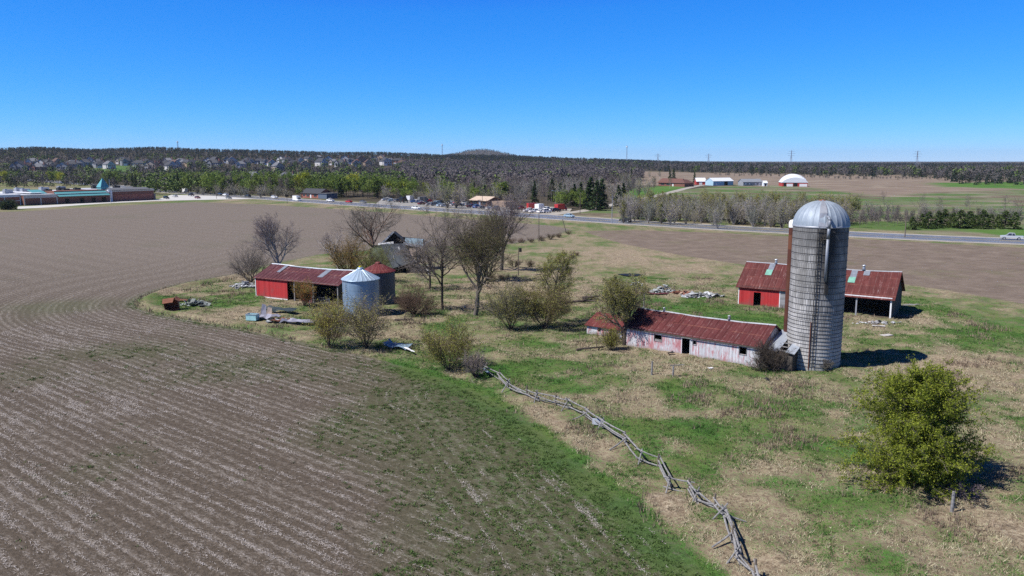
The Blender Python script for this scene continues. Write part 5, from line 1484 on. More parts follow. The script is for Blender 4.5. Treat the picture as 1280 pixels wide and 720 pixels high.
HOUSES = [(22, 215, 'grey', 'dark', 'gable'), (32, 214, 'brick', 'brown', 'gable'), (40, 208, 'white', 'grey', 'hip'), (46, 216, 'brick', 'grey', 'hip'), (57, 215.5, 'grey', 'dark', 'gable'), (68, 213, 'cream', 'dark', 'hip'), (78, 214, 'white', 'dark', 'gable'), (87, 211, 'grey', 'dark', 'wide'),
          (96, 210, 'grey', 'grey', 'wide'), (106, 209, 'white', 'dark', 'hip'), (112, 206, 'white', 'dark', 'gable'), (121, 207, 'grey', 'dark', 'hip'), (139, 211, 'white', 'grey', 'gable'), (150, 205, 'cream', 'grey', 'gable'), (160, 207, 'grey', 'dark', 'hip'), (172, 209, 'white', 'dark', 'wide'),
          (182, 207, 'grey', 'dark', 'wide'), (194, 211, 'tan', 'brown', 'gable'), (201, 209.5, 'brick', 'dark', 'gable'), (209, 206, 'grey', 'grey', 'hip'), (217, 214, 'white', 'dark', 'gable'), (227, 206.5, 'white', 'grey', 'hip'), (235, 208, 'grey', 'grey', 'wide'), (260, 206, 'white', 'dark', 'gable'), (266, 210, 'grey', 'dark', 'hip'),
          (284, 204, 'cream', 'dark', 'gable'), (291, 205.5, 'white', 'dark', 'gable'), (301, 210, 'white', 'grey', 'hip'), (314, 204, 'white', 'dark', 'wide'), (324, 205, 'grey', 'dark', 'wide'), (334, 206, 'grey', 'dark', 'hip'), (351, 204, 'white', 'dark', 'gable'), (350, 214, 'cream', 'grey', 'gable'), (362, 204.5, 'grey', 'dark', 'wide'), (377, 205, 'white', 'dark', 'gable'), (382, 211, 'tan', 'brown', 'gable'),
          (388, 203.5, 'cream', 'dark', 'hip'), (398, 200, 'tan', 'grey', 'hip'), (411, 204, 'white', 'dark', 'gable'), (416, 206.5, 'cream', 'grey', 'hip'), (431, 203, 'white', 'dark', 'gable'), (440, 205, 'grey', 'dark', 'hip'), (452, 203, 'brick', 'dark', 'gable'), (461, 208, 'tan', 'brown', 'gable'), (468, 202.5, 'cream', 'dark', 'gable'),
          (475, 202, 'tan', 'grey', 'gable'), (484, 207, 'white', 'dark', 'gable'), (489, 204, 'white', 'grey', 'hip'), (503, 208, 'white', 'brown', 'wide'), (530, 206, 'white', 'grey', 'wide'), (528, 225.5, 'white', 'grey', 'wide'), (322, 230, 'white', 'grey', 'gable'), (361, 233, 'grey', 'grey', 'hip')]
HOUSES += [(x_, y_, w_, r_, k_) for (x_, y_), w_, r_, k_ in zip([(51, 210), (63, 210), (74, 208), (128, 210), (187, 211.5), (206, 212), (222, 210), (243, 209), (272, 207), (308, 207.5), (341, 208.5), (369, 208), (405, 208), (424, 209), (446, 208.5), (497, 205)],
           ['white', 'brick', 'tan', 'grey', 'cream', 'brick', 'white', 'tan', 'brick', 'cream', 'white', 'brick', 'white', 'grey', 'cream', 'brick'], ['dark', 'dark', 'brown', 'dark'] * 4, ['gable', 'hip', 'gable', 'wide'] * 4)]
HOUSES.sort(key=lambda h: h[0]); HPOS = []
KIND = {'gable': 'peaked', 'hip': 'hipped', 'wide': 'long low'}
for i, (px, py, wc, rc, kd) in enumerate(HOUSES):
    p = GT(px, py); HPOS.append((px, math.hypot(1, (px - 640) / 1000) * p.y / 1))
    r = belt_rg.uniform(-.7, .7) - math.atan2(p.x, p.y)
    t = thing('suburban_house', f'{wc} house with {KIND[kd]} {rc} roof, {ordinal(i)} from the left among the hillside houses', 'house', p, r, 'houses on the wooded hillside')
    s = belt_rg.uniform(1.05, 1.35); t.scale = (s, s, s)
    wall, roof, chim, win, gar, door = HP[kd]
    o = link('wall', wall, t); mat_slots(o, [WALLS[wc]]); o = link('roof', roof, t); mat_slots(o, [ROOFS[rc]]); link('chimney', chim, o)
    for w_ in win: link('window', w_, t)
    link('garage_door', gar, t); link('door', door, t)
HP_A = np.array([(h[0], GT(h[0], h[1]).y) for h in HOUSES])


SLOPE_POLY = [tuple(GT(*q)[:2]) for q in SLOPE_LAWN]


def clear_of_houses(a, r, X_, Y_, rg):
    d = HP_A[:, 1] - Y_; near = (np.abs(HP_A[:, 0] - a) < 8) & (d > -14) & (d < 48)
    if near.any(): return False
    if poly_sd(np.array([X_]), np.array([Y_]), SLOPE_POLY)[0] > 0: return False
    return True


wood('hillside_wood', 'dark mixed woodland round the houses on the left hillside', 3200, band_sampler(-330, 560, 760, 1650, clear_of_houses), {'bare': 4, 'leafy': 2.2, 'conifer': 4.5}, (7, 12.5), FW, 1)
wood('ridge_forest', 'dark forest on the crest of the left ridge', 6000, band_sampler(-330, 720, 1600, 2700), {'bare': 4, 'leafy': 1.0, 'conifer': 6}, (8, 11), FWR, 2)
wood('bare_wood', 'grey leafless woodland in the middle distance behind the car lot', 4600, band_sampler(505, 800, 560, 1700, lambda a, r, X_, Y_, rg: r > 560 + max(0, a - 660) * 2.0 and r < 1500 - max(0, (a - 690)) * 4), {'bare': 9, 'leafy': .5, 'conifer': .8}, (9, 14), FW, 3)
wood('valley_wood', 'mixed woodland below the hillside houses', 700, band_sampler(180, 520, 560, 900, lambda a, r, X_, Y_, rg: clear_of_houses(a, r, X_, Y_, rg)), {'bare': 3, 'leafy': 6, 'conifer': 1}, (8, 12), FW, 6)


def right_edge(a, r, X_, Y_, rg):
    lo = np.interp(a, [690, 850, 1000, 1150, 1200, 1600], [1350, 1350, 1180, 1080, 830, 800]); return r > lo * rg.uniform(.99, 1.08)


wood('field_edge_wood', 'dark treeline beyond the tan fields on the right', 3600, band_sampler(690, 1650, 800, 1900, right_edge), {'bare': 4, 'leafy': .6, 'conifer': 4.5}, (9, 15), FW, 4)
wood('horizon_wood', 'low dark wood along the far right horizon', 5200, band_sampler(560, 1650, 1900, 4200), {'bare': 4, 'conifer': 4}, (10, 14), FWR, 5)
wood('hill_forest', 'dark forest covering the far hill on the horizon', 1300, band_sampler(520, 690, 4200, 7300), {'bare': 3, 'conifer': 4}, (10, 15), FWR, 9)
wood('hedge_scrub', 'scrub and hedge bushes crossing the tan fields', 90, lambda n, rg: np.array([(p.x, p.y, p.z) for p in [GT(*q) for q in spread(n, [(890, 219.5), (985, 220.5), (1000, 222), (1060, 224), (1150, 224.5), (1180, 224)], 2, .35)]]), {'bare': 4, 'conifer': 1}, (3, 5.5), FW, 7)
wood('meadow_scrub', 'low brown scrub along the ditch behind the thicket', 120, lambda n, rg: np.array([(p.x, p.y, p.z) for p in [GT(*q) for q in spread(n, [(1062, 278), (1100, 276), (1140, 278), (1150, 270), (1280, 274)], 4, 2)]]), {'bare': 4}, (1.5, 3.5), FW, 8)

# ------------------------------------------------------------------ school
M['brick'] = plain('school_brick', (.30, .115, .085), .85, .2, var=.25, scale=.8)
M['brick_dark'] = plain('school_brick_band', (.19, .085, .065), .85, .2, var=.2)
M['teal'] = plain('teal_metal_roof', (.12, .36, .38), .45, .4, .2, var=.12)
M['membrane'] = plain('roof_membrane', (.40, .42, .46), .7, .3, var=.15, scale=.2)
M['membrane_white'] = plain('white_roof', (.66, .68, .72), .6, .3, var=.1, scale=.2)
M['concrete'] = plain('pale_concrete', (.45, .43, .41), .8, .2)
a, b = G(30.5, 257), G(197, 249.8); ang = math.atan2((b - a).y, (b - a).x); L = (b - a).length
t = thing('school', 'long flat roofed brick school with teal roof bands and tower on the far left', 'school', (a.x, a.y, 0), ang)
m = MB(); m.box(0, L * .62, 0, 60, -.3, 5.0); m.build('wall', M['brick_dark'], t)
m = MB(); m.box(L * .62, L * .985, 1.5, 45, -.3, 6.0); m.build('gym_wall', M['brick_dark'], t)
m = MB(); m.box(-.02, 17, -.06, -.004, 4.0, 5.1);
for xx in (0, 7.6, 15.4): m.box(xx, xx + .5, -.12, -.004, -.2, 4.4)
m.box(0, 15.9, -.1, -.007, 3.5, 4.0); m.build('concrete_frame', M['concrete'], t)
m = MB(); m.box(L * .61, L * .64, .8, 2.2, -.2, 6.4); m.build('white_column', M['membrane_white'], t)
m = MB(); m.box(-.3, L * .62, -.3, 60, 5.0, 5.12); m.box(L * .615, L * .99, 1.2, 45.3, 6.0, 6.15); m.build('roof', M['membrane'], t)
m = MB(); m.box(3, 20, 14, 52, 5.12, 5.18); m.box(6, 12, 6, 34, 5.6, 5.75); m.box(22, 40, 30, 58, 5.12, 5.2); m.build('white_roof', M['membrane_white'], t)
m = MB(); m.slab((15.8, -2.2, 3.9), (L * .60, -2.2, 3.9), (L * .60, 2.8, 6.0), (15.8, 2.8, 6.0), .2); m.build('teal_canopy', M['teal'], t)
m = MB(); m.box(15.8, L * .6, 2.8, 12, 5.12, 6.4); m.build('upper_wall', M['brick_dark'], t)
m = MB(); m.slab((9, 8, 5.3), (15, 8, 5.3), (15, 16, 7.0), (9, 16, 7.0), .2); m.slab((-3, 45, 5.6), (2, 45, 5.6), (2, 62, 7.4), (-3, 62, 7.4), .2); m.build('teal_roof', M['teal'], t)
m = MB(); m.slab((L * .63, .6, 6.2), (L * .95, .6, 6.2), (L * .95, 5, 7.2), (L * .63, 5, 7.2), .2); m.build('gym_eave', ROOFS['grey'], t)
tx = L * .60; m = MB(); m.box(tx, tx + 4.2, 6.5, 10.7, 5.12, 7.6); w_ = m.build('tower', M['teal'], t)
m = MB(); z0, z1 = 7.6, 12.4; m.add([(tx - .3, 6.2, z0), (tx + 4.5, 6.2, z0), (tx + 4.5, 11, z0), (tx - .3, 11, z0), (tx + 1.9, 8.2, z1), (tx + 2.3, 8.2, z1)], [(0, 1, 5, 4), (1, 2, 5), (2, 3, 4, 5), (3, 0, 4), (3, 2, 1, 0)]); m.build('tower_roof', M['teal'], w_)
m = MB(); m.box(-30, -.2, 3.0, 60, -.3, 5.2); m.build('brick_wing', M['brick'], t)
for i, (w0, w1) in enumerate(((3.2, 5.2), (8.2, 10.2), (16.5, 18.5), (22, 24.5), (28, 30.5), (36, 38))):   # windows of the sunlit side wall
    m = MB(); m.box(-30.06, -30.003, w0, w1, 1.0, 3.2); m.build('window', M['glass'], t)
m = MB()
for xx in (-30, -22.4, -15, -7.6, -.5): m.box(xx, xx + .4, 2.86, 2.996, -.2, 5.3)
m.box(-30, -.1, 2.9, 2.995, 4.2, 5.3); m.box(-30, -.1, 2.9, 2.995, 2.2, 2.5); m.build('pale_banding', M['membrane_white'], t)
for i in range(4):
    x0 = -28.4 + i * 7.4; m = MB(); m.box(x0, x0 + 2.0, 2.93, 2.997, .8, 2.1); m.build('window', M['glass'], t)
m = MB(); m.box(-30.2, 0, 2.8, 60, 5.2, 5.35); m.build('wing_roof', M['membrane'], t)
for xx, zz in ((19.5, .6), (27, .4), (33, .5), (38.5, .4)):
    m = MB(); m.box(xx, xx + 2.2, -.06, -.004, .3, 2.6); m.build('door', M['dark'], t)
for (xx, yy, s) in ((20, 20, 1), (12, 28, 1.2), (16, 44, 1.2), (26, 38, 1.3), (30, 22, 1), (34, 36, 1.1), (40, 30, 1), (41, 50, 1.2), (-6, 30, 1.2), (-14, 22, 1), (2, 24, 1.2), (8, 54, 1.3), (50, 30, 1), (58, 22, 1)):
    m = MB(); h_ = 5.15 if xx < L * .62 else 6.15; m.box(xx, xx + 3.2 * s, yy, yy + 2.4 * s, h_, h_ + 1.7 * s); m.box(xx + .2, xx + 1.2, yy + .3, yy + 1.3, h_ + 1.7 * s, h_ + 2.0 * s); m.build('rooftop_unit', M['black_metal'] if s < 1.15 else M['galv_dull'], t)
m = MB(); m.box(L * .66, L * .97, 1.42, 1.497, .2, 3.6); m.build('brick_panel', M['brick'], t)
m = MB(); m.box(L * .60, L * .99, 1.38, 1.496, 5.2, 5.95); m.build('gym_fascia', M['concrete'], t)
m = MB(); m.box(L * .985, L * 1.02, 4, 22, -.3, 3.4); m.build('entrance_block', M['grey_wood'], t)


# ------------------------------------------------------------------ other buildings
def simple_building(name, label, cat, pl, pr, D, ev, rd, wallm, roofm, parts=(), hip=0.0, zoff=0.0, ov=.4):
    a, b = GT(*pl), GT(*pr); d = b - a; L = math.hypot(d.x, d.y); t = thing(name, label, cat, (a.x, a.y, min(a.z, b.z) + zoff), math.atan2(d.y, d.x))
    m = MB(); m.box(0, L, 0, D, -.6, ev)
    if not hip:
        m.prism([(0.02, ev), (D - .02, ev), (D / 2, rd - .08)], 'x', 0, L)
    m.build('wall', wallm, t); m = MB()
    if hip:
        m.add([(-ov, -ov, ev), (L + ov, -ov, ev), (L + ov, D + ov, ev), (-ov, D + ov, ev), (hip, D / 2, rd), (L - hip, D / 2, rd)], [(0, 1, 5, 4), (1, 2, 5), (2, 3, 4, 5), (3, 0, 4), (3, 2, 1, 0)])
    else: gable_roof(m, L, D, ev, rd, ov, ov, .12, 0)
    m.build('roof', roofm, t)
    for (nm, x0, x1, z0, z1, mt) in parts:
        m = MB(); m.box(x0 * L, x1 * L, -.08, -.004, z0, z1); m.build(nm, mt, t)
    return t, L


t, L = simple_building('brick_bungalow', 'brick house with dark roof and blue grey garage beyond the highway', 'house', (376.5, 247), (399.5, 248), 9, 3.0, 5.4, M['brick'], ROOFS['dark'], [('window', .1, .22, 1, 2.3, M['glass']), ('window', .3, .45, .9, 2.4, M['glass']), ('door', .5, .56, 0, 2.1, M['white_trim']), ('window', .7, .85, 1, 2.3, M['glass'])], ov=.6)
m = MB(); m.box(L + .01, L + 7.5, -1, 7, -.3, 2.9); g_ = m.build('garage', plain('garage_blue_grey', (.10, .13, .18), .7), t)
m = MB(); m.box(L - .2, L + 7.9, -1.4, 7.4, 2.9, 3.1); m.build('garage_roof', ROOFS['grey'], t)
t, L = simple_building('roadside_shop', 'low brown shop with tan roof at the right end of the car lot', 'shop', (588.5, 257), (609, 258.2), 9, 3.0, 4.6, plain('shop_brown', (.16, .085, .06), .8), plain('shop_tan_roof', (.48, .38, .30), .7), [('window', .1, .4, .8, 2.2, M['glass']), ('door', .5, .6, 0, 2.1, M['white_trim']), ('window', .68, .92, .8, 2.2, M['glass'])], ov=.8)
m = MB(); m.box(L * 1.02, L * 1.9, 2, 9, -.3, 2.6); m.build('annex', plain('shop_annex', (.30, .22, .17), .8), t)
t, L = simple_building('brown_bungalow', 'long low bungalow with brown roof at the top of the gravel driveway', 'house', (823, 232.2), (848, 233), 11, 3.2, 6.4, M['brick_dark'], plain('bungalow_roof', (.13, .062, .05), .8), [('window', .12, .3, .9, 2.2, M['glass']), ('window', .4, .6, .9, 2.2, M['glass']), ('porch_trim', 0, 1, 2.6, 3.1, M['white_trim']), ('door', .7, .76, 0, 2.1, M['white_trim'])], ov=.8)
m = MB(); m.box(L + .02, L + 10.5, -5, 7, -.3, 3.0); m.build('garage', M['brick_dark'], t)
m = MB(); m.add([(L - .5, -5.6, 3.0), (L + 11.2, -5.6, 3.0), (L + 11.2, 7.6, 3.0), (L - .5, 7.6, 3.0), (L + 5.3, -1, 5.9), (L + 5.3, 4, 5.9)], [(0, 1, 4), (1, 2, 5, 4), (2, 3, 5), (3, 0, 4, 5), (3, 2, 1, 0)]); m.build('garage_roof', plain('bungalow_roof_b', (.12, .06, .05), .8), t)
M['farm_white'] = plain('farm_white_sheet', (.66, .69, .73), .5, .4, var=.1); M['farm_blue'] = plain('farm_blue_sheet', (.34, .50, .60), .5, .4, var=.1); M['farm_red'] = plain('farm_red', (.40, .05, .045), .7); M['farm_grey'] = plain('farm_grey', (.25, .27, .30), .7)
t, L = simple_building('small_red_barn', 'small red barn with white roof beside the brown bungalow', 'barn', (870.5, 231), (882, 231), 8, 3.2, 6.2, M['farm_red'], M['farm_white'], [('door', .3, .62, 0, 2.5, M['white_trim'])])
t, L = simple_building('blue_shed', 'pale blue and white metal farm shed left of the grey long one', 'shed', (891.5, 232), (916.5, 231.6), 11, 4.0, 6.6, M['farm_blue'], M['farm_white'], [('door', .55, .72, 0, 3.4, M['dark']), ('door', .12, .2, 0, 2.2, M['white_trim'])])
t, L = simple_building('grey_farm_building', 'long grey roofed farm building between blue shed and domed white barn', 'farm building', (929, 232.2), (953, 232), 9, 3.4, 5.8, M['farm_grey'], plain('grey_sheet', (.22, .24, .27), .6), [('window', .1, .16, 1, 2.2, M['white_trim']), ('window', .3, .36, 1, 2.2, M['white_trim']), ('window', .62, .68, 1, 2.2, M['white_trim']), ('door', .8, .9, 0, 2.6, M['white_trim'])])
t, L = simple_building('pale_silage_shed', 'small pale shed at the right end of the grey farm building', 'shed', (954.5, 232.8), (959, 232.8), 5, 3.0, 4.6, M['farm_white'], M['farm_white'], [('door', .3, .7, 0, 2.2, M['dark'])])
# round-roofed white barn
a, b = GT(977.5, 233), GT(1009.5, 233.2); L = (b - a).length
t = thing('domed_barn', 'big white round roofed barn with red lower walls above the thicket', 'barn', (a.x, a.y, a.z), math.atan2((b - a).y, (b - a).x))
m = MB(); m.box(0, L, 0, 24, -.5, 3.2); m.build('wall', M['farm_red'], t)
m = MB(); n_ = 12; pf = [(-.4 + (L + .8) * i / n_, 3.2 + 7.0 * math.sin(PI * i / n_) ** .62) for i in range(n_ + 1)]
nx_ = 6; base_ = len(m.v)
sec = [(0, .62), (1.5, .86), (4, 1.0), (20, 1.0), (22.5, .86), (24, .62)]
for yy, k in sec:
    for (xx, zz) in pf: m.v.append((xx, yy - .2, 3.2 + (zz - 3.2) * k))
for i in range(len(sec) - 1):
    for j in range(n_): m.f.append([i * (n_ + 1) + j, i * (n_ + 1) + j + 1, (i + 1) * (n_ + 1) + j + 1, (i + 1) * (n_ + 1) + j]); m.mi.append(0)
for i in (0, len(sec) - 1): m.f.append([i * (n_ + 1) + j for j in range(n_ + 1)]); m.mi.append(0)
m.build('round_roof', M['farm_white'], t)
for x0, x1, mt in ((.06, .16, M['dark']), (.44, .60, M['dark']), (.68, .98, M['white_trim']), (.18, .42, M['white_trim'])):
    m = MB(); m.box(x0 * L, x1 * L, -.09, -.004, 0, 2.9 if mt is M['dark'] else 2.2); m.build('door' if mt is M['dark'] else 'white_panel', mt, t)


# ------------------------------------------------------------------ cars
def paint(name, c): return plain('paint_' + name, c, .3, .6, .0, var=.03)


PAINT = {'white': paint('white', (.78, .78, .78)), 'black': paint('black', (.015, .016, .018)), 'silver': paint('silver', (.42, .44, .46)), 'red': paint('red', (.42, .025, .025)), 'dark red': paint('dark_red', (.12, .012, .016)), 'blue': paint('blue', (.05, .12, .30)), 'grey': paint('grey', (.14, .145, .15)), 'pale blue': paint('pale_blue', (.30, .42, .52))}
M['tyre'] = plain('tyre', (.02, .02, .02), .85); M['rim'] = plain('rim', (.40, .41, .42), .4, .5, .5); M['lamp'] = plain('lamp_lens', (.70, .70, .68), .2, .6); M['tail'] = plain('tail_lens', (.35, .01, .01), .3, .5)


def car_proto(kind):
    """x forward; returns dict of meshes"""
    if kind == 'car':   prof = [(-2.2, .35), (-2.25, .75), (-2.1, .98), (-1.2, 1.02), (.95, .98), (2.0, .82), (2.2, .6), (2.18, .32)]; cab = [(-1.75, 1.0), (-1.05, 1.42), (.25, 1.44), (1.05, .98)]; wd, wb, wr = .88, 1.32, .33
    elif kind == 'suv': prof = [(-2.3, .42), (-2.33, .95), (-2.25, 1.12), (.95, 1.12), (2.05, 1.02), (2.28, .75), (2.26, .4)]; cab = [(-2.2, 1.12), (-1.95, 1.72), (.35, 1.74), (1.05, 1.12)]; wd, wb, wr = .93, 1.4, .38
    elif kind == 'pickup': prof = [(-2.8, .5), (-2.82, 1.08), (-.9, 1.08), (-.9, 1.12), (1.3, 1.14), (2.5, 1.06), (2.7, .8), (2.68, .45)]; cab = [(-.85, 1.12), (-.7, 1.78), (.6, 1.8), (1.3, 1.14)]; wd, wb, wr = .96, 1.75, .40
    else: prof = [(-3.4, .55), (-3.4, 2.9), (.9, 2.9), (.9, 1.2), (2.3, 1.15), (2.5, .9), (2.5, .5)]; cab = [(.93, 1.2), (.95, 2.15), (1.5, 2.15), (2.2, 1.15)]; wd, wb, wr = 1.08, 1.9, .42
    m = MB(); n = len(prof)       # body: bevelled sides by stepping the half width in towards the sill and shoulder
    def W(z): return wd - .07 * max(0, (.6 - z) / .3) - (.05 if z > .9 and kind != 'truck' else 0)
    vs = [(x_, s * W(z_), z_) for s in (-1, 1) for x_, z_ in prof]
    m.add(vs, [tuple(range(n)), tuple(range(2 * n - 1, n - 1, -1))] + [(i, i + n, (i + 1) % n + n, (i + 1) % n) for i in range(n)])
    k = len(cab); cw = [wd - .06, wd - .22, wd - .22, wd - .06]
    # roof skin
    m.add([(cab[1][0] - .02, -cw[1], cab[1][1] + .0), (cab[2][0] + .02, -cw[1], cab[2][1]), (cab[2][0] + .02, cw[1], cab[2][1]), (cab[1][0] - .02, cw[1], cab[1][1]), (cab[1][0] + .1, -cw[1] + .1, cab[1][1] + .06), (cab[2][0] - .1, -cw[1] + .1, cab[2][1] + .06), (cab[2][0] - .1, cw[1] - .1, cab[2][1] + .06), (cab[1][0] + .1, cw[1] - .1, cab[1][1] + .06)],
          [(3, 2, 1, 0), (4, 5, 6, 7), (0, 1, 5, 4), (1, 2, 6, 5), (2, 3, 7, 6), (3, 0, 4, 7)])
    for s in (-1, 1):             # pillars
        for i, j in ((0, 1), (2, 3)): m.beam((cab[i][0], s * (cw[i] - .01), cab[i][1]), (cab[j][0], s * (cw[j] - .01), cab[j][1]), .09, .09)
        xm = (cab[1][0] + cab[2][0]) / 2; m.beam((xm, s * (cw[0] - .01), 1.0), (xm, s * (cw[1] - .01), cab[1][1]), .08, .08)
    body = m.mesh('body', PAINT['white'])
    m = MB(); m.add([(c[0], s * (w_ - .02), c[1] - (.01 if i in (0, 3) else .02)) for s in (-1, 1) for i, (c, w_) in enumerate(zip(cab, cw))], [(0, 1, 2, 3), (7, 6, 5, 4), (0, 4, 5, 1), (1, 5, 6, 2), (2, 6, 7, 3)]); glass = m.mesh('windows', M['glass'])
    m = MB(); m.lathe([(0, -.1), (wr * .62, -.1), (wr * .95, -.1), (wr, -.06), (wr, .06), (wr * .95, .1), (wr * .62, .1), (0, .1)], 14)
    m.v = [(v[0], v[2], v[1]) for v in m.v]; m.mi = [1 if (i // 14) in (0, 6) else 0 for i in range(len(m.f))]
    wheel = m.mesh('wheel', [M['tyre'], M['rim']])
    xf = max(p[0] for p in prof); xb = min(p[0] for p in prof)
    m = MB(); m.box(xf - .12, xf + .02, -.16, .16, -.07, .07); hl = m.mesh('headlight', M['lamp'])
    m = MB(); m.box(xb - .03, xb + .08, -.1, .1, -.12, .12); tl = m.mesh('tail_light', M['tail'])
    return dict(body=body, glass=glass, wheel=wheel, hl=hl, tl=tl, wd=wd, wb=wb, wr=wr, zl=.68 if kind == 'car' else .85)


CP_ = {k: car_proto(k) for k in ('car', 'suv', 'pickup', 'truck')}
KW = {'car': 'sedan', 'suv': 'sport utility car', 'pickup': 'pickup truck', 'truck': 'box truck'}
CARNAME = {'car': 'car', 'suv': 'suv', 'pickup': 'pickup_truck', 'truck': 'box_truck'}


def car(kind, colr, px, py, heading, where, group, z=.05):
    p = G(px, py); c = CP_[kind]
    t = thing(CARNAME[kind], f'{colr} {KW[kind]} {where}', 'truck' if kind in ('pickup', 'truck') else 'car', (p.x, p.y, z), heading, group)
    o = link('body', c['body'], t); mat_slots(o, [PAINT[colr]]); link('windows', c['glass'], t)
    for sx in (-1, 1):
        for sy in (-1, 1):
            o = link('wheel', c['wheel'], t); o.location = (sx * c['wb'], sy * (c['wd'] - .1), c['wr'])
    for sy in (-1, 1):
        o = link('headlight', c['hl'], t); o.location = (0, sy * (c['wd'] - .25), c['zl']); o = link('tail_light', c['tl'], t); o.location = (0, sy * (c['wd'] - .18), c['zl'] + .1)
    return t


def road_dir(px):
    p = G(px, 270); i = min(range(len(RP) - 1), key=lambda k: abs((RP[k][0] + RP[k + 1][0]) / 2 - G(px, np.interp(px, [200, 480, 820, 1280], [239, 257.6, 280, 302])).x))
    return math.atan2(RP[i + 1][1] - RP[i][1], RP[i + 1][0] - RP[i][0])


for kd, cl, px, py, fl, wh in (('pickup', 'white', 413, 252.2, 1, 'on the highway in front of the brick bungalow'), ('suv', 'white', 343, 248.0, 0, 'on the highway left of the brick bungalow'), ('suv', 'white', 282, 245.0, 1, 'on the highway above the school parking'), ('car', 'blue', 275, 243.6, 0, 'on the highway behind the white one'),
                               ('car', 'dark red', 247, 248.2, 0, 'leaving the school parking'), ('pickup', 'black', 239, 245.2, 1, 'in the school parking behind the dark red sedan'), ('truck', 'white', 230.5, 240.6, 1, 'on the highway beyond the school'), ('car', 'grey', 286, 248.6, 0, 'at the tip of the school parking'), ('car', 'grey', 454, 254.0, 0, 'on the highway left of the car lot'),
                               ('car', 'pale blue', 711.5, 271.8, 0, 'on the highway at the driveway mouth'), ('pickup', 'silver', 1264, 299.6, 1, 'on the highway at the right edge'), ('suv', 'black', 208, 248.8, 0, 'beside the school entrance'), ('car', 'silver', 219, 246.4, 1, 'in the middle of the school parking')):
    car(kd, cl, px, py, road_dir(px) + (PI if fl else 0), wh, 'vehicles on the highway and at the school')
for kd, cl, px, py, fl, wh in (('suv', 'black', 310, 246.6, 1, 'on the highway between two white ones left of the bungalow'), ('truck', 'white', 372, 251.6, 0, 'on the highway just left of the brick bungalow'), ('car', 'red', 436, 253.6, 1, 'on the highway right of the brick bungalow'), ('car', 'white', 520, 261.6, 0, 'on the highway below the left half of the car lot'), ('suv', 'silver', 634, 268.6, 1, 'on the highway between car lot and truck lot'), ('car', 'black', 782, 277.6, 0, 'on the highway at the left end of the grey thicket')):
    car(kd, cl, px, py, road_dir(px) + (PI if fl else 0), wh, 'vehicles on the highway and at the school')
LOT = [('car', 'silver', 482, 251.0), ('car', 'pale blue', 490, 252.2), ('suv', 'grey', 497, 252.5), ('truck', 'black', 505, 253.4), ('truck', 'white', 513.5, 251.2), ('car', 'blue', 518, 253.6), ('suv', 'white', 523, 253.4), ('car', 'dark red', 527.5, 256.0), ('truck', 'grey', 530.5, 253.0), ('car', 'red', 537.5, 252.8), ('car', 'silver', 538, 257.0), ('suv', 'grey', 544, 257.3), ('car', 'pale blue', 551, 258.2), ('car', 'silver', 556, 258.6), ('suv', 'black', 552, 254.6), ('car', 'grey', 561, 255.6), ('car', 'silver', 567.5, 257.6), ('suv', 'black', 574, 258.2), ('car', 'white', 580, 257.2), ('suv', 'silver', 585.5, 257.0), ('car', 'grey', 603, 261.0)]
near_by = ['at the left end of the car lot', 'second from the left in the car lot', 'third from the left in the car lot', 'standing tall at the left of the car lot', 'behind the left half of the car lot', 'between the white box truck and the white car', 'just right of the tall white truck', 'in the front row of the car lot', 'right of the tall white truck', 'at the back of the car lot by the hedge', 'right of the dark red sedan', 'in the middle of the car lot', 'in the front row below the car lot centre', 'at the right of the pale blue one', 'in the back row of the car lot', 'behind the front row right of centre', 'between two dark cars right of centre', 'fourth from the tan roofed shop', 'third from the tan roofed shop', 'next to the tan roofed shop', 'in front of the tan roofed shop']
for (kd, cl, px, py), wh in zip(LOT, near_by): car(kd, cl, px, py, road_dir(px) + PI / 2 + belt_rg.uniform(-.5, .5), wh, 'cars parked in the roadside lot')
MORE = [('car', 'white', 486, 250.0), ('suv', 'dark red', 509, 250.6), ('car', 'black', 534, 255.2), ('suv', 'pale blue', 547, 255.6), ('pickup', 'white', 564, 254.6), ('car', 'red', 571, 255.4), ('pickup', 'dark red', 590, 259.6), ('suv', 'blue', 596, 260.2), ('car', 'white', 613, 261.8), ('pickup', 'grey', 620, 262.4)]
more_at = ['in the back row at the left end of the car lot', 'in the back row between the two tall trucks', 'between the front and back rows of the car lot', 'in the second row of the car lot', 'in the back row of the car lot, right half', 'in the back row nearest the tan roofed shop', 'before the left wall of the tan roofed shop', 'before the door of the tan roofed shop', 'just right of the tan roofed shop', 'farthest right of the tan roofed shop']
for (kd, cl, px, py), wh in zip(MORE, more_at): car(kd, cl, px, py, road_dir(px) + PI / 2 + belt_rg.uniform(-.5, .5), wh, 'cars parked in the roadside lot')
LOT2 = [('pickup', 'black', 644, 262.5, 'at the left end of the white truck lot'), ('suv', 'dark red', 652, 262.2, 'behind the left end of the white truck lot'), ('truck', 'red', 668, 262.0, 'left one of two red box trucks by the spruces'), ('truck', 'red', 702, 263.4, 'right one of two red box trucks by the spruces'), ('pickup', 'white', 662, 265.4, 'at the front left of the white truck lot'), ('pickup', 'white', 669, 266.2, 'second in the front row of the white truck lot'), ('car', 'white', 676, 266.4, 'third in the front row of the white truck lot'), ('suv', 'white', 683, 266.2, 'at the right of the front row in the white truck lot'), ('truck', 'white', 676, 263.0, 'behind the front row of the white truck lot'), ('suv', 'white', 684, 263.4, 'in the back row of the white truck lot'), ('car', 'silver', 690, 264.2, 'at the right end of the white truck lot'), ('suv', 'black', 695, 265.0, 'between white trucks and the right red box truck')]
for kd, cl, px, py, wh in LOT2: car(kd, cl, px, py, road_dir(px) + PI / 2 + belt_rg.uniform(-.4, .4), wh, 'trucks and cars in the gravel lot')


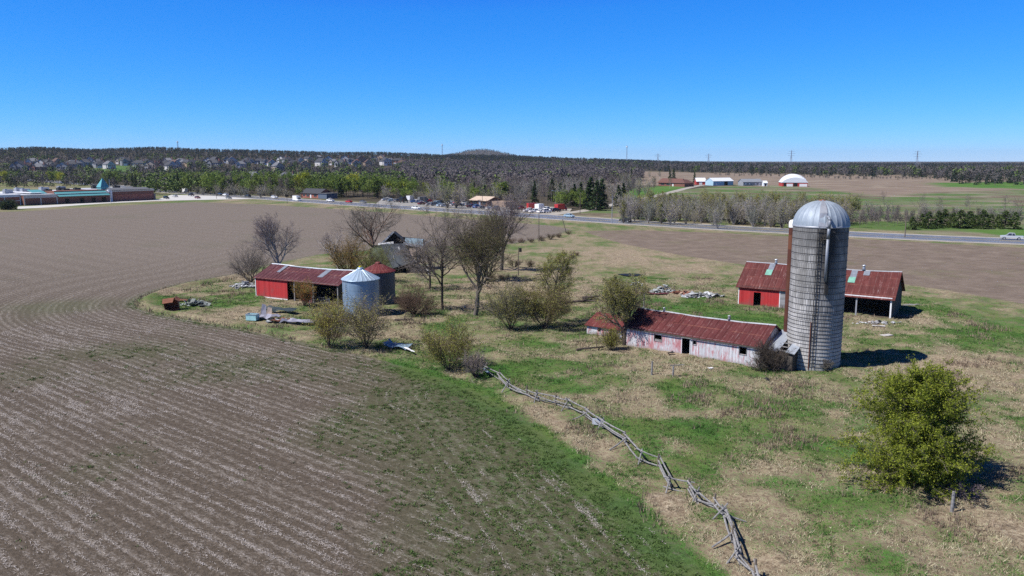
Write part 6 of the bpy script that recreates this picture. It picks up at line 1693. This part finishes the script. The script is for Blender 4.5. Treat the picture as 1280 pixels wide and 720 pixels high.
# ------------------------------------------------------------------ poles, posts, towers
def pole(px, yb, yt, label, arm=False, lamp=None, lean=(0, 0), r=.13, name='utility_pole', grey=False):
    p = G(px, yb); h = z_at(p.y, yt); t = thing(name, label, 'pole', (p.x, p.y, gz(p.x, p.y)))
    m = MB(); m.tube((0, 0, -.3), (lean[0] * h, lean[1] * h, h), r, r * .65, 8); m.build('pole', M['galv_dull'] if grey else M['pole_wood'], t)
    if arm:
        m = MB(); d = road_dir(min(max(px, 200), 1280)) + PI / 2; c_, s_ = math.cos(d), math.sin(d); zz = h - .5
        m.beam((-1.1 * c_, -1.1 * s_, zz), (1.1 * c_, 1.1 * s_, zz), .1, .12); m.build('crossarm', M['pole_wood'], t)
        m = MB()
        for k in (-1, -.35, .35, 1): m.tube((k * c_, k * s_, zz + .05), (k * c_, k * s_, zz + .25), .04, .05, 6)
        m.build('insulators', M['glass'], t)
    if lamp == 'box':
        m = MB(); m.box(.12, .62, -.3, .3, h - .9, h - .15); m.build('transformer_box', M['black_metal'], t)
    if lamp == 'double':
        m = MB()
        for s in (-1, 1): m.beam((0, 0, h - .1), (s * 1.3, 0, h + .1), .08, .08); m.box(min(s * 1.1, s * 1.8), max(s * 1.1, s * 1.8), -.25, .25, h, h + .2)
        m.build('lamp_head', M['galv'], t)
    if lamp == 'sign':
        m = MB(); m.box(-.9, .9, -.12, .12, h - 1.2, h - .1); m.build('lamp_head', M['dark'], t)
    return t


pole(648, 345, 310, 'wooden yard pole with a black box near its top, in the rough grass', lamp='box', r=.10)
pole(673.5, 302, 265, 'tall wooden pole standing at the field lane', r=.13)
pole(708, 290.5, 274, 'leaning wooden pole at the highway end of the field lane', lean=(-.3, 0), r=.13)
pole(725, 268, 240, 'wooden utility pole left of the driveway mouth', True)
pole(684, 258, 234, 'utility pole behind the white truck lot', True)
pole(694, 257.5, 238.5, 'lamp pole with two lamp heads above the truck lot', lamp='double', grey=True)
pole(764.8, 279.5, 245, 'pale utility pole at the near left end of the grey thicket', True, grey=True)
pole(785, 271.5, 235, 'utility pole in the grey thicket right of the driveway', True)
pole(850, 276, 243, 'utility pole in the middle of the grey thicket', True)
pole(1131, 296.8, 265.5, 'wooden utility pole beside the highway right of the silo', r=.16)
pole(138.7, 253.5, 224, 'lamp pole on the lawn in front of the school', grey=True, r=.2)
pole(270.7, 248.5, 225, 'utility pole above the school parking', True)
pole(359, 254.5, 243, 'dark sign on a pole beside the highway', lamp='sign')
pole(603, 262, 236, 'utility pole beside the tan roofed shop', True)
for px, yb, yt, lb in ((804.5, 389, 361, 'tall weathered post behind the budding tree'), (814.5, 469, 452.5, 'taller fence post in the grass before the long shed'), (841, 471, 459.5, 'shorter fence post in the grass before the long shed'), (1189.5, 640, 615, 'short grey wooden post in front of the leafing tree')):
    p = G(px, yb); h = z_at(p.y, yt); m = MB(); r = .11 if px > 1000 else .10
    m.tube((0, 0, -.3), (.04, .02, h), r, r * .85, 9); m.tube((.04, .02, h), (.045, .02, h + .03), r * .85, r * .4, 9)
    tag(m.build('fence_post', M['grey_wood'], None, loc=(p.x, p.y, gz(p.x, p.y))), lb, 'post')
p = G(836, 460); m = MB(); m.beam((-.7, 0, .95), (.75, .05, 1.0), .07, .07); tag(m.build('fence_rail', M['grey_wood'], None, loc=(p.x + .15, G(841, 471).y + .1, gz(p.x, p.y))), 'single loose rail at the shorter fence post', 'rail')


def tower(px, yt, dist, label, w=6.0, mast=False):
    xx = (px - 640) / 1000 * dist; zb = float(terrain(xx, dist)); h = z_at(dist, yt) - zb
    t = thing('lattice_mast' if mast else 'power_pylon', label, 'mast' if mast else 'pylon', (xx, dist, zb)); m = MB(); r = dist * .00014
    if mast:
        for k in range(3):
            a = k * 2.09; m.tube((w * math.cos(a), w * math.sin(a), -1), (w * .6 * math.cos(a), w * .6 * math.sin(a), h), r, r, 4)
        for k in range(14): m.tube((-w * .8, 0, h * k / 14), (w * .8, 0, h * (k + 1) / 14), r * .8, r * .8, 4)
        m.build('lattice', M['galv_dull'], t); m = MB(); m.lathe([(w * 1.5, h * .9), (w * 1.7, h * .93), (w * 1.5, h * .95)], 8); m.tube((0, 0, h), (0, 0, h * 1.06), r, r, 4); m.build('antenna', M['white_trim'], t)
    else:
        for sx in (-1, 1):
            for sy in (-1, 1): m.tube((sx * w, sy * w, -1), (sx * .7, sy * .7, h * .7), r, r, 4); m.tube((sx * .7, sy * .7, h * .7), (sx * .3, sy * .3, h), r, r, 4)
        for k in range(7):
            f0, f1 = k / 7 * .7, (k + 1) / 7 * .7; q0, q1 = w + (.7 - w) * f0 / .7, w + (.7 - w) * f1 / .7
            m.tube((-q0, -q0, h * f0), (q1, -q1, h * f1), r * .7, r * .7, 4); m.tube((q0, -q0, h * f0), (-q1, -q1, h * f1), r * .7, r * .7, 4)
        m.build('lattice', M['galv_dull'], t); m = MB()
        for f, l in ((.72, 8), (.84, 9.5), (.95, 6.5)): m.beam((-l, 0, h * f), (l, 0, h * f), r * 1.6, r * 1.6)
        m.build('crossarm', M['galv_dull'], t)


tower(228.5, 176.5, 2500, 'lattice mast on the wooded ridge above the houses', 2.2, True)
tower(781.5, 182, 2600, 'tall thin lattice mast on the horizon left of the brown bungalow', 2.0, True)
tower(820, 192, 2300, 'power pylon on the horizon above the brown bungalow', 4)
tower(882.5, 192, 2300, 'power pylon on the horizon above the small red barn', 4)
tower(984.5, 188, 1900, 'power pylon on the horizon above the domed white barn', 4)
tower(1140, 188.5, 1700, 'tall power pylon on the right horizon', 4)
tower(554, 180, 3200, 'thin lattice mast on the horizon left of the far hill', 2, True)

# ------------------------------------------------------------------ split-rail fence
FP = [(609, 467), (622, 476), (638, 489), (656, 497), (673, 503), (692, 508), (712, 512), (730, 523), (755, 538), (778, 555), (804, 575), (820, 581), (839, 610), (858, 617), (874, 626), (890, 640), (908, 652), (912, 681), (925, 702), (940, 722), (958, 745)]
fr = np.random.default_rng(3); pts = []
for i, q in enumerate(FP):
    p = G(*q); off = .22 * (1 if i % 2 else -1); pts.append(Vector((p.x + off * .8, p.y + off * .6, gz(p.x, p.y))))
t = thing('rail_fence', 'weathered grey split rail fence zigzagging down to the lower edge', 'fence', pts[0])
o0 = pts[0]; k_ = 0


def rail(a, b, r):
    m = MB(); mid = (a + b) / 2 + Vector((fr.normal() * .03, fr.normal() * .03, -.05)); a, b = a - o0, b - o0; mid = mid - o0
    m.tube(a, mid, r * 1.05, r, 6, True); m.tube(mid, b, r, r * .75, 6, True); m.build('rail', M['grey_wood'], t)


for i in range(len(pts) - 1):
    a, b = pts[i], pts[i + 1]; d = (b - a).normalized(); e = .35
    for zz in ((.22, .50, .80) if i % 3 else (.25, .74)):
        za, zb = zz + fr.normal() * .10, zz + fr.normal() * .10
        if fr.uniform() < .22: zb = .06
        s = Vector((fr.normal() * .06, fr.normal() * .06, 0))
        rail(a - d * e * fr.uniform(.4, 1.2) + s + Vector((0, 0, za)), b + d * e * fr.uniform(.4, 1.2) + s + Vector((0, 0, zb)), fr.uniform(.05, .07))
    pd = Vector((-d.y, d.x, 0))
    if i % 2 == 0:
        for s in (-1, 1):
            q0 = a + pd * s * fr.uniform(.45, .9) + Vector((0, 0, -.1)); q1 = a - pd * s * .18 + Vector((0, 0, .92 + fr.uniform(0, .22)))
            m = MB(); m.tube(q0 - o0, q1 - o0, .055, .045, 6); m.build('stake', M['grey_wood'], t)
    else:
        m = MB(); m.tube(a - o0 + Vector((0, 0, -.2)), a - o0 + Vector((.03, 0, 1.02)), .075, .065, 7); m.build('post', M['pole_wood'], t)
for (i0, dx, dy) in ((7, .9, -.8), (9, .8, -1.2), (16, -1.4, .2), (17, .8, .6)):   # rails knocked off
    q = pts[i0]; rail(q + Vector((dx * .2, dy * .2, .6)), q + Vector((-dx * 1.2 - .4, -abs(dy) * 1.3, .04)), .06)
p = G(747, 533); m = MB(); m.slab((-.5, -.25, .2), (.45, -.35, .1), (.5, .25, .5), (-.4, .3, .55), .03); tag(m.build('scrap_sheet', M['galv'], None, loc=(p.x, p.y, gz(p.x, p.y))), 'small grey metal sheet caught on the rail fence', 'scrap sheet')

# ------------------------------------------------------------------ scrap and debris
def crumpled(m, L, W, z, rg, th=.03, n=7, amp=.12, rot=0.0, cx=0, cy=0):
    """bent sheet: a strip of thick quads"""
    ca, sa = math.cos(rot), math.sin(rot)
    def P_(u, v, zz): xx, yy = (u - .5) * L, (v - .5) * W; return (cx + xx * ca - yy * sa, cy + xx * sa + yy * ca, zz)
    zs_ = [[z + rg.normal() * amp for _ in range(3)] for _ in range(n + 1)]; o = len(m.v)
    for lay in (0, th):
        for i in range(n + 1):
            for j in range(3): m.v.append(P_(i / n + rg.normal() * .008, j / 2, zs_[i][j] + lay))
    S = (n + 1) * 3
    for i in range(n):
        for j in range(2):
            a = o + i * 3 + j; m.f.append([a + S, a + 3 + S, a + 4 + S, a + 1 + S]); m.f.append([a, a + 1, a + 4, a + 3]); m.mi += [0, 0]
    ring = [i * 3 for i in range(n + 1)] + [n * 3 + 1, n * 3 + 2] + [i * 3 + 2 for i in range(n - 1, -1, -1)] + [1]
    for a, b in zip(ring, ring[1:] + ring[:1]): m.f.append([o + a, o + b, o + b + S, o + a + S]); m.mi.append(0)


dr = np.random.default_rng(17)


def scrap(px, py, name, label, cat, L, W, z, mat, rot=0.0, amp=.1, n=7):
    p = G(px, py); m = MB(); crumpled(m, L, W, z, dr, .035, n, amp, rot); return tag(m.build(name, mat, None, loc=(p.x, p.y, gz(p.x, p.y))), label, cat)


M['tarp'] = plain('dark_tarp', (.03, .045, .05), .6, .4, var=.3); M['cyan'] = plain('faded_cyan', (.34, .58, .60), .5, .4); M['lilac_sheet'] = plain('oxidised_sheet', (.27, .27, .33), .6, .3, .1, var=.25, scale=1.5)
M['junk_mix'] = leafm('junk_mix', (.10, .09, .09), (.36, .36, .39), (.62, .62, .66)); M['junk_red'] = leafm('junk_red', (.12, .04, .03), (.25, .10, .08), (.40, .26, .22))
scrap(334, 400, 'metal_sheet', 'long crumpled pale metal sheet on the bank, nearest the blue tank', 'metal sheet', 3.4, 1.5, .55, M['lilac_sheet'], -.15, .16)
scrap(372, 406, 'metal_sheet', 'long pale metal sheet lying at the right end of the scrap heap', 'metal sheet', 4.4, 1.5, .38, M['lilac_sheet'], -.12, .12)
scrap(352, 403.5, 'metal_sheet', 'dark rusty metal sheet between two pale ones on the bank', 'metal sheet', 2.4, 1.6, .35, M['rust'], -.1, .15)
scrap(349, 392, 'tarpaulin', 'dark green tarpaulin heap in front of the machine shed', 'tarpaulin', 5.2, 1.4, .45, M['tarp'], -.25, .2)
p = G(316, 401); t = thing('cattle_tank', 'faded turquoise metal tank at the left end of the scrap sheets', 'tank', (p.x, p.y, gz(p.x, p.y)), -.2)
m = MB(); m.box(-.75, .75, -.5, .5, .05, .12)
for a in ((-.75, .75, -.5, -.45), (-.75, .75, .45, .5), (-.75, -.7, -.45, .45), (.7, .75, -.45, .45)): m.box(*a, .121, .85)
m.build('tub', M['cyan'], t); m = MB()
for a in ((-.8, .8, -.55, -.47), (-.8, .8, .47, .55), (-.8, -.72, -.47, .47), (.72, .8, -.47, .47)): m.box(*a, .851, .92)
m.build('rim', M['galv'], t)
for i, (px, py, h_, lb) in enumerate(((329, 395, 1.5, 'tall grey board standing upright in the scrap heap'), (336, 396, 1.1, 'pale board leaning beside the tall grey one in the scrap heap'))):
    p = G(px, py); m = MB(); m.slab((-.45, .0, 0), (.45, .05, 0), (.3, .55, h_), (-.2, .5, h_ * 1.15), .05); tag(m.build('board', M['lilac_sheet'] if i == 0 else M['tan_panel'], None, loc=(p.x, p.y, gz(p.x, p.y))), lb, 'board')
p = G(216, 386.5); t = thing('rusty_box', 'rust brown open metal container tipped over near the field corner', 'container', (p.x, p.y, gz(p.x, p.y)), .35)
t.rotation_euler = (R(8), R(-9), .35); m = MB(); m.box(-1.0, 1.0, .8, .9, 0, 1.5); m.box(-1.0, -.92, -.9, .8, 0, 1.5); m.box(.92, 1.0, -.9, .8, 0, 1.35); m.box(-.92, .92, -.9, .8, 0, .08); m.build('shell', M['rust'], t)
m = MB(); m.slab((-1.15, -1.0, 1.5), (.3, -1.05, 1.42), (.5, .9, 1.52), (-1.1, .95, 1.62), .05); m.build('lid', M['rust'], t)
m = MB(); m.slab((.7, -.9, 1.75), (1.25, -.9, 1.3), (1.3, .8, 1.3), (.75, .8, 1.8), .05); m.build('bent_side', M['rust'], t)
scrap(224, 377, 'metal_sheet', 'flat brown metal sheet in the grass behind the tipped container', 'metal sheet', 2.4, 1.2, .2, M['rust'], .1, .06)
scrap(497, 435, 'roof_sheet', 'pale blue roof sheet lying between the two budding shrubs', 'metal sheet', 3.4, 1.5, .3, M['blue_sheet'], -.5, .15)
scrap(511, 440, 'board', 'white splintered board beside the pale blue roof sheet', 'board', 2.6, .28, .35, M['white_trim'], -1.0, .03, 3)
scrap(488, 433, 'metal_sheet', 'small bent grey sheet at the left of the pale blue roof sheet', 'metal sheet', 1.4, .9, .25, M['galv_dull'], .6, .12, 4)
scrap(606, 470, 'board', 'whitish board leaning in the dark shrub at the fence end', 'board', 2.2, .3, .5, M['blue_sheet'], -1.2, .05, 3)
scrap(815, 367.5, 'board_stack', 'low heap of reddish fallen boards left of the red barn', 'boards', 5.5, 1.3, .2, M['rust_roof'], -.2, .1, 6)
scrap(1108, 420, 'concrete_slab', 'pale broken slab in the grass right of the silo', 'slab', 1.6, .8, .04, M['concrete'], .4, .02, 3)
scrap(1098, 408, 'concrete_slab', 'pale slab nearer the open barn right of the silo', 'slab', 1.6, .7, .04, M['concrete'], -.3, .02, 3)
scrap(1140, 383, 'board', 'grey board on the ground right of the open barn', 'board', 3.0, .5, .2, M['grey_wood'], .2, .05, 4)
scrap(1131, 396, 'board', 'brown board heap beside the barn shadow', 'board', 2.2, .9, .25, M['dark_wood'], .3, .12, 4)
scrap(838, 445, 'old_tyre_rim', 'dark scrap lump in the grass by the shed door', 'scrap', .8, .5, .25, M['black_metal'], .3, .1, 3)
scrap(888, 462, 'old_bucket_lid', 'small white scrap in the dry grass in front of the shed', 'scrap', .5, .4, .1, M['white_trim'], .3, .03, 2)
scrap(959, 477, 'bent_plate', 'dark bent plate in the grass right of the shed front', 'scrap', .6, .5, .25, M['black_metal'], .5, .1, 3)


def rubble(px, py, w, d, h, n, mat, label, big=.55):
    p = G(px, py); m = MB(); z0 = gz(p.x, p.y)
    for i in range(n):
        a = dr.uniform(0, 6.28); q = dr.uniform() ** .6; xx, yy = math.cos(a) * q * w / 2, math.sin(a) * q * d / 2; zz = h * (1 - q) * dr.uniform(.2, 1) + .06
        u = Vector(unit(dr.normal(size=3) * np.array([1, 1, .35]))); v = u.cross(Vector((dr.normal() * .4, dr.normal() * .4, 1))).normalized(); c_ = Vector((xx, yy, zz)); s1, s2 = big * dr.uniform(.3, 1.2), big * dr.uniform(.2, .7)
        m.slab(c_ - u * s1 - v * s2, c_ + u * s1 - v * s2, c_ + u * s1 * .9 + v * s2, c_ - u * s1 + v * s2, .06)
    o = m.build('rubble', mat, None, loc=(p.x, p.y, z0)); return tag(o, label, 'rubble', kind='stuff')


rubble(244, 381, 4.2, 2.6, .9, 46, M['junk_mix'], 'heap of grey scrap bits in the farm corner')
rubble(305, 359.5, 4.6, 2.4, 1.0, 60, M['junk_mix'], 'pale rubbish heap at the machine shed corner')
rubble(795, 357.5, 2.0, 2, .9, 30, M['junk_mix'], 'small rubbish heap at the ditch', .45)
rubble(829, 365, 4.4, 2.4, 1.4, 64, M['junk_mix'], 'white and pink rubbish heap left of the barn', .5)
rubble(879, 370.5, 7.5, 2.4, .9, 90, M['junk_mix'], 'long strip of grey rubble left of the barn', .5)
rubble(852, 368, 3.0, 1.6, .5, 30, M['junk_red'], 'reddish brick rubble between the heaps')
rubble(356, 403, 6.5, 1.2, .4, 40, M['junk_mix'], 'loose scrap under the metal sheets', .4)
rubble(1100, 404, 8, 2.0, .3, 40, M['junk_mix'], 'pale rubble in front of the open barn', .3)


def log(px, py, L, r, rot, label, nb=3):
    p = G(px, py); m = MB(); q = Vector((-L / 2, 0, r)); d = Vector((1, 0, .02))
    for i in range(4): q2 = q + Vector((L / 4, dr.normal() * .12, dr.normal() * .06)); m.tube(q, q2, r * (1 - i * .15), r * (1 - (i + 1) * .15), 8); q = q2
    for i in range(nb): xx = dr.uniform(-L * .3, L * .45); m.tube((xx, 0, r), (xx + dr.uniform(.3, 1.2), dr.uniform(-1.2, 1.2), r + dr.uniform(.2, 1.0)), r * .45, r * .12, 6)
    return tag(m.build('fallen_log', M['bark_dark'], None, loc=(p.x, p.y, gz(p.x, p.y)), rz=rot), label, 'log')


log(722, 379, 6.0, .28, .1, 'fallen tree trunk lying in the grass behind the small shed', 5)
log(739, 375, 3.0, .3, .3, 'short thick log end right of the fallen trunk', 2)
log(738, 437, 3.6, .16, .35, 'fallen grey branch in front of the small shed', 4)
log(505, 402, 2.6, .16, .2, 'broken branch in front of the dark grain bin', 4)
p = G(789, 344.5); m = MB(); m.add([(math.cos(a) * 2.4 * (1 + .15 * math.sin(3 * a)), math.sin(a) * 1.7, 0) for a in np.linspace(0, 2 * PI, 24, endpoint=False)], [tuple(range(24))])
n = NT('pond_water', .5, .1); n.col((.02, .02, .016, 1)); tag(m.build('pond_water', n.m, None, loc=(p.x, p.y, gz(p.x, p.y) + .16)), kind='structure')
# ------------------------------------------------------------------ grass and stubble that nobody could count
def scatter(n, x0, x1, y0, y1, rg, dens):
    X_ = rg.uniform(x0, x1, n); Y_ = np.sqrt(rg.uniform(y0 ** 2, y1 ** 2, n)) if False else rg.uniform(y0, y1, n)
    k = rg.uniform(size=n) < dens(X_, Y_); return X_[k], Y_[k]


def in_view(X_, Y_, m_=60):
    a = X_ / np.maximum(Y_ * CP + CAM_H * SP, 1) * 1000 + 640; return (a > -m_) & (a < 1280 + m_)


BLOCK = []      # footprints to keep clear
for o_, L_, D_ in ((SHED, shedL, shedD), (BARN, 21.4, 9.6)):
    c_, s_ = math.cos(o_.rotation_euler.z), math.sin(o_.rotation_euler.z); x_, y_ = o_.location.x, o_.location.y
    BLOCK.append([(x_ + c_ * u - s_ * v, y_ + s_ * u + c_ * v) for u, v in ((0, 0), (L_, 0), (L_, D_), (0, D_))])


def lush_at(X_, Y_):
    ix = np.clip(np.searchsorted(xs, X_), 0, nx - 1); iy = np.clip(np.searchsorted(ys, Y_), 0, ny - 1); return lush[iy * nx + ix], weeds[iy * nx + ix], sd_crop[iy * nx + ix], sd_plow[iy * nx + ix]


def blades(X_, Y_, h, wdt, per, rg, lay=.5):
    N = len(X_) * per; cx = np.repeat(X_, per) + rg.normal(size=N) * .09; cy = np.repeat(Y_, per) + rg.normal(size=N) * .09; cz = ground(cx, cy) - .02
    hh_ = np.repeat(h, per) * rg.uniform(.6, 1.3, N); a = rg.uniform(0, 2 * PI, N); l = rg.normal(size=(N, 2)) * lay * hh_[:, None]
    w_ = np.repeat(wdt, per) * rg.uniform(.7, 1.3, N)
    p0 = np.stack([cx - np.cos(a) * w_, cy - np.sin(a) * w_, cz], 1); p1 = np.stack([cx + np.cos(a) * w_, cy + np.sin(a) * w_, cz], 1)
    p2 = np.stack([cx + l[:, 0], cy + l[:, 1], cz + hh_], 1)
    return np.stack([p0, p1, p2], 1).reshape(-1, 3), np.arange(N * 3).reshape(-1, 3)


grg = np.random.default_rng(77)
M['grass_dry'] = leafm('dry_grass', (.17, .13, .08), (.37, .305, .21), (.58, .505, .38)); M['grass_green'] = leafm('green_grass', (.019, .044, .011), (.053, .120, .024), (.105, .21, .05)); M['straw'] = leafm('straw', (.22, .195, .17), (.37, .34, .31), (.52, .49, .455)); M['weed_green'] = leafm('field_weeds', (.022, .044, .012), (.050, .088, .022), (.085, .13, .036))
X_, Y_ = scatter(330000, -62, 66, 37, 150, grg, lambda a, b: np.where(in_view(a, b), np.clip(1.15 - (b - 40) / 130, .12, 1), 0))
lu, we_, sc_, sp_ = lush_at(X_, Y_); out = (sc_ < -.3) & (sp_ < -.3)
for bl_ in BLOCK: out &= poly_sd(X_, Y_, bl_) < -.05
out &= np.hypot(X_ - SC.x, Y_ - SC.y) > SR + .1
clump = fbm(X_ / 1.3, Y_ / 1.3, 55, 3)
gk = out & (lu + (clump - .5) * .7 + grg.normal(size=len(X_)) * .10 > .52); dk = out & ~gk & (clump > .42)
h_ = .08 + .19 * np.clip((clump - .4) * 3, 0, 1)
V, F = blades(X_[dk], Y_[dk], h_[dk], np.full(dk.sum(), .015) * (1 + Y_[dk] / 130), 4, grg, .7)
tag(link('dry_grass', np_mesh('dry_grass', V, [F], [M['grass_dry']])), 'pale matted dead grass over the farmyard', 'grass', kind='stuff')
V, F = blades(X_[gk], Y_[gk], h_[gk] * .55 + .05, np.full(gk.sum(), .016) * (1 + Y_[gk] / 130), 4, grg, .6)
tag(link('green_grass', np_mesh('green_grass', V, [F], [M['grass_green']])), 'patches of fresh green grass in the farmyard', 'grass', kind='stuff')
# taller brown stalks: old goldenrod in patches and along the field bank
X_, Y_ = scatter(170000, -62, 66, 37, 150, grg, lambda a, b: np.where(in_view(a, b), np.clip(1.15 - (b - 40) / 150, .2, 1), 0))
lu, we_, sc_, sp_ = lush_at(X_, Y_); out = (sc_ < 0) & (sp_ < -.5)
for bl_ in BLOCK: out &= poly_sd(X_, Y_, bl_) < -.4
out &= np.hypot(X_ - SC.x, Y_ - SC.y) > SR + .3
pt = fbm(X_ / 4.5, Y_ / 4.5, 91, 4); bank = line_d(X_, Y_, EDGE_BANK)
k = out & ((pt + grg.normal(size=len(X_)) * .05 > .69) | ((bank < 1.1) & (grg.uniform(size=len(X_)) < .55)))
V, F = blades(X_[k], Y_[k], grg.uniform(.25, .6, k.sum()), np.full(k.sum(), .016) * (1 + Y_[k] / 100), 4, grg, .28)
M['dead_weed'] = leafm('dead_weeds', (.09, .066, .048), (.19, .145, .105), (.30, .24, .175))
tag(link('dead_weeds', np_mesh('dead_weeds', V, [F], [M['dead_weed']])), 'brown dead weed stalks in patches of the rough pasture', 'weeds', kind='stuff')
# weeds in the stubble
X_, Y_ = scatter(110000, -62, 30, 37, 125, grg, lambda a, b: np.where(in_view(a, b), np.clip(1.15 - (b - 40) / 90, .1, 1), 0))
lu, we_, sc_, sp_ = lush_at(X_, Y_); cl = fbm(X_ / .8, Y_ / .8, 63, 3)
k = (sc_ > .2) & (we_ + (cl - .5) * 1.0 + grg.normal(size=len(X_)) * .06 > .505)
V, F = blades(X_[k], Y_[k], grg.uniform(.06, .15, k.sum()), np.full(k.sum(), .04), 9, grg, 1.0)
tag(link('field_weeds', np_mesh('field_weeds', V, [F], [M['weed_green']])), 'green weeds sprouting between the stubble rows', 'weeds', kind='stuff')
# stubble and straw lying along the rows
X_, Y_ = scatter(1300000, -66, 30, 37, 120, grg, lambda a, b: np.where(in_view(a, b), np.clip(1.2 - (b - 40) / 75, .05, 1), 0))
lu, we_, sc_, sp_ = lush_at(X_, Y_)
def row_dist(a, b):
    d1 = line_d(a, b, FENCE_EDGE); return np.where(d1 < 11, d1, line_d(a, b, ROW_LINE))


de = row_dist(X_, Y_); ss = de
al = X_ * ROW_D.x + Y_ * ROW_D.y
line = np.exp(-((np.mod(ss + (fbm(al / 6, ss / 3, 70, 2) - .5) * .5, .95) - .475) / .15) ** 2)
band = np.exp(-((np.mod(ss + (fbm(X_ / 9, Y_ / 9, 72) - .5) * .8, 5.9) - 3) / .30) ** 2) * sstep(.42, .6, fbm(al / 12, ss / 5, 73))
streak = fbm(al / 2.4, ss / .5, 81, 3); pl = fbm(X_ / 14, Y_ / 14, 88, 3)
k = (sc_ > .15) & (line * .30 + streak * .95 + band * .40 + (pl - .5) * .5 - np.clip(we_ - .25, 0, 1) * .55 + grg.normal(size=len(X_)) * .12 > .735)
X_, Y_ = X_[k], Y_[k]; e_ = .05
gx = row_dist(X_ + e_, Y_) - row_dist(X_ - e_, Y_); gy = row_dist(X_, Y_ + e_) - row_dist(X_, Y_ - e_)
th = np.arctan2(gx, -gy) + grg.normal(size=len(X_)) * .55
N = len(X_); l = grg.uniform(.03, .12, N) * (1 + (Y_ - 40) / 90); w_ = grg.uniform(.0035, .009, N) * (1 + (Y_ - 40) / 90); cz = ground(X_, Y_) + grg.uniform(.015, .07, N); tilt = grg.normal(size=N) * .12
dx, dy = np.cos(th), np.sin(th)
V = np.stack([np.stack([X_ - dx * l - dy * w_, Y_ - dy * l + dx * w_, cz - tilt * l], 1), np.stack([X_ - dx * l + dy * w_, Y_ - dy * l - dx * w_, cz - tilt * l], 1), np.stack([X_ + dx * l + dy * w_, Y_ + dy * l - dx * w_, cz + tilt * l + .01], 1), np.stack([X_ + dx * l - dy * w_, Y_ + dy * l + dx * w_, cz + tilt * l + .01], 1)], 1).reshape(-1, 3)
tag(link('crop_stubble', np_mesh('crop_stubble', V, [np.arange(N * 4).reshape(-1, 4)], [M['straw']])), 'pale maize straw lying along the rows of the field', 'stubble', kind='stuff')
# ------------------------------------------------------------------ the air: a thin even haze round everything
m = MB(); m.box(xs[0] - 50, xs[-1] + 50, ys[0] - 50, ys[-1] + 50, float(Z.min()) - 1.0, 150)
hz = bpy.data.materials.new('haze'); hz.use_nodes = True; ht = hz.node_tree
ht.nodes.remove(ht.nodes['Principled BSDF']); pv = ht.nodes.new('ShaderNodeVolumePrincipled')
pv.inputs['Color'].default_value = (.80, .88, 1.0, 1); pv.inputs['Density'].default_value = .00004; pv.inputs['Anisotropy'].default_value = .2
ht.links.new(pv.outputs[0], ht.nodes['Material Output'].inputs['Volume'])
tag(m.build('haze', hz), 'thin pale haze over the whole countryside', 'haze', kind='stuff')
scene.cycles.volume_bounces = 0
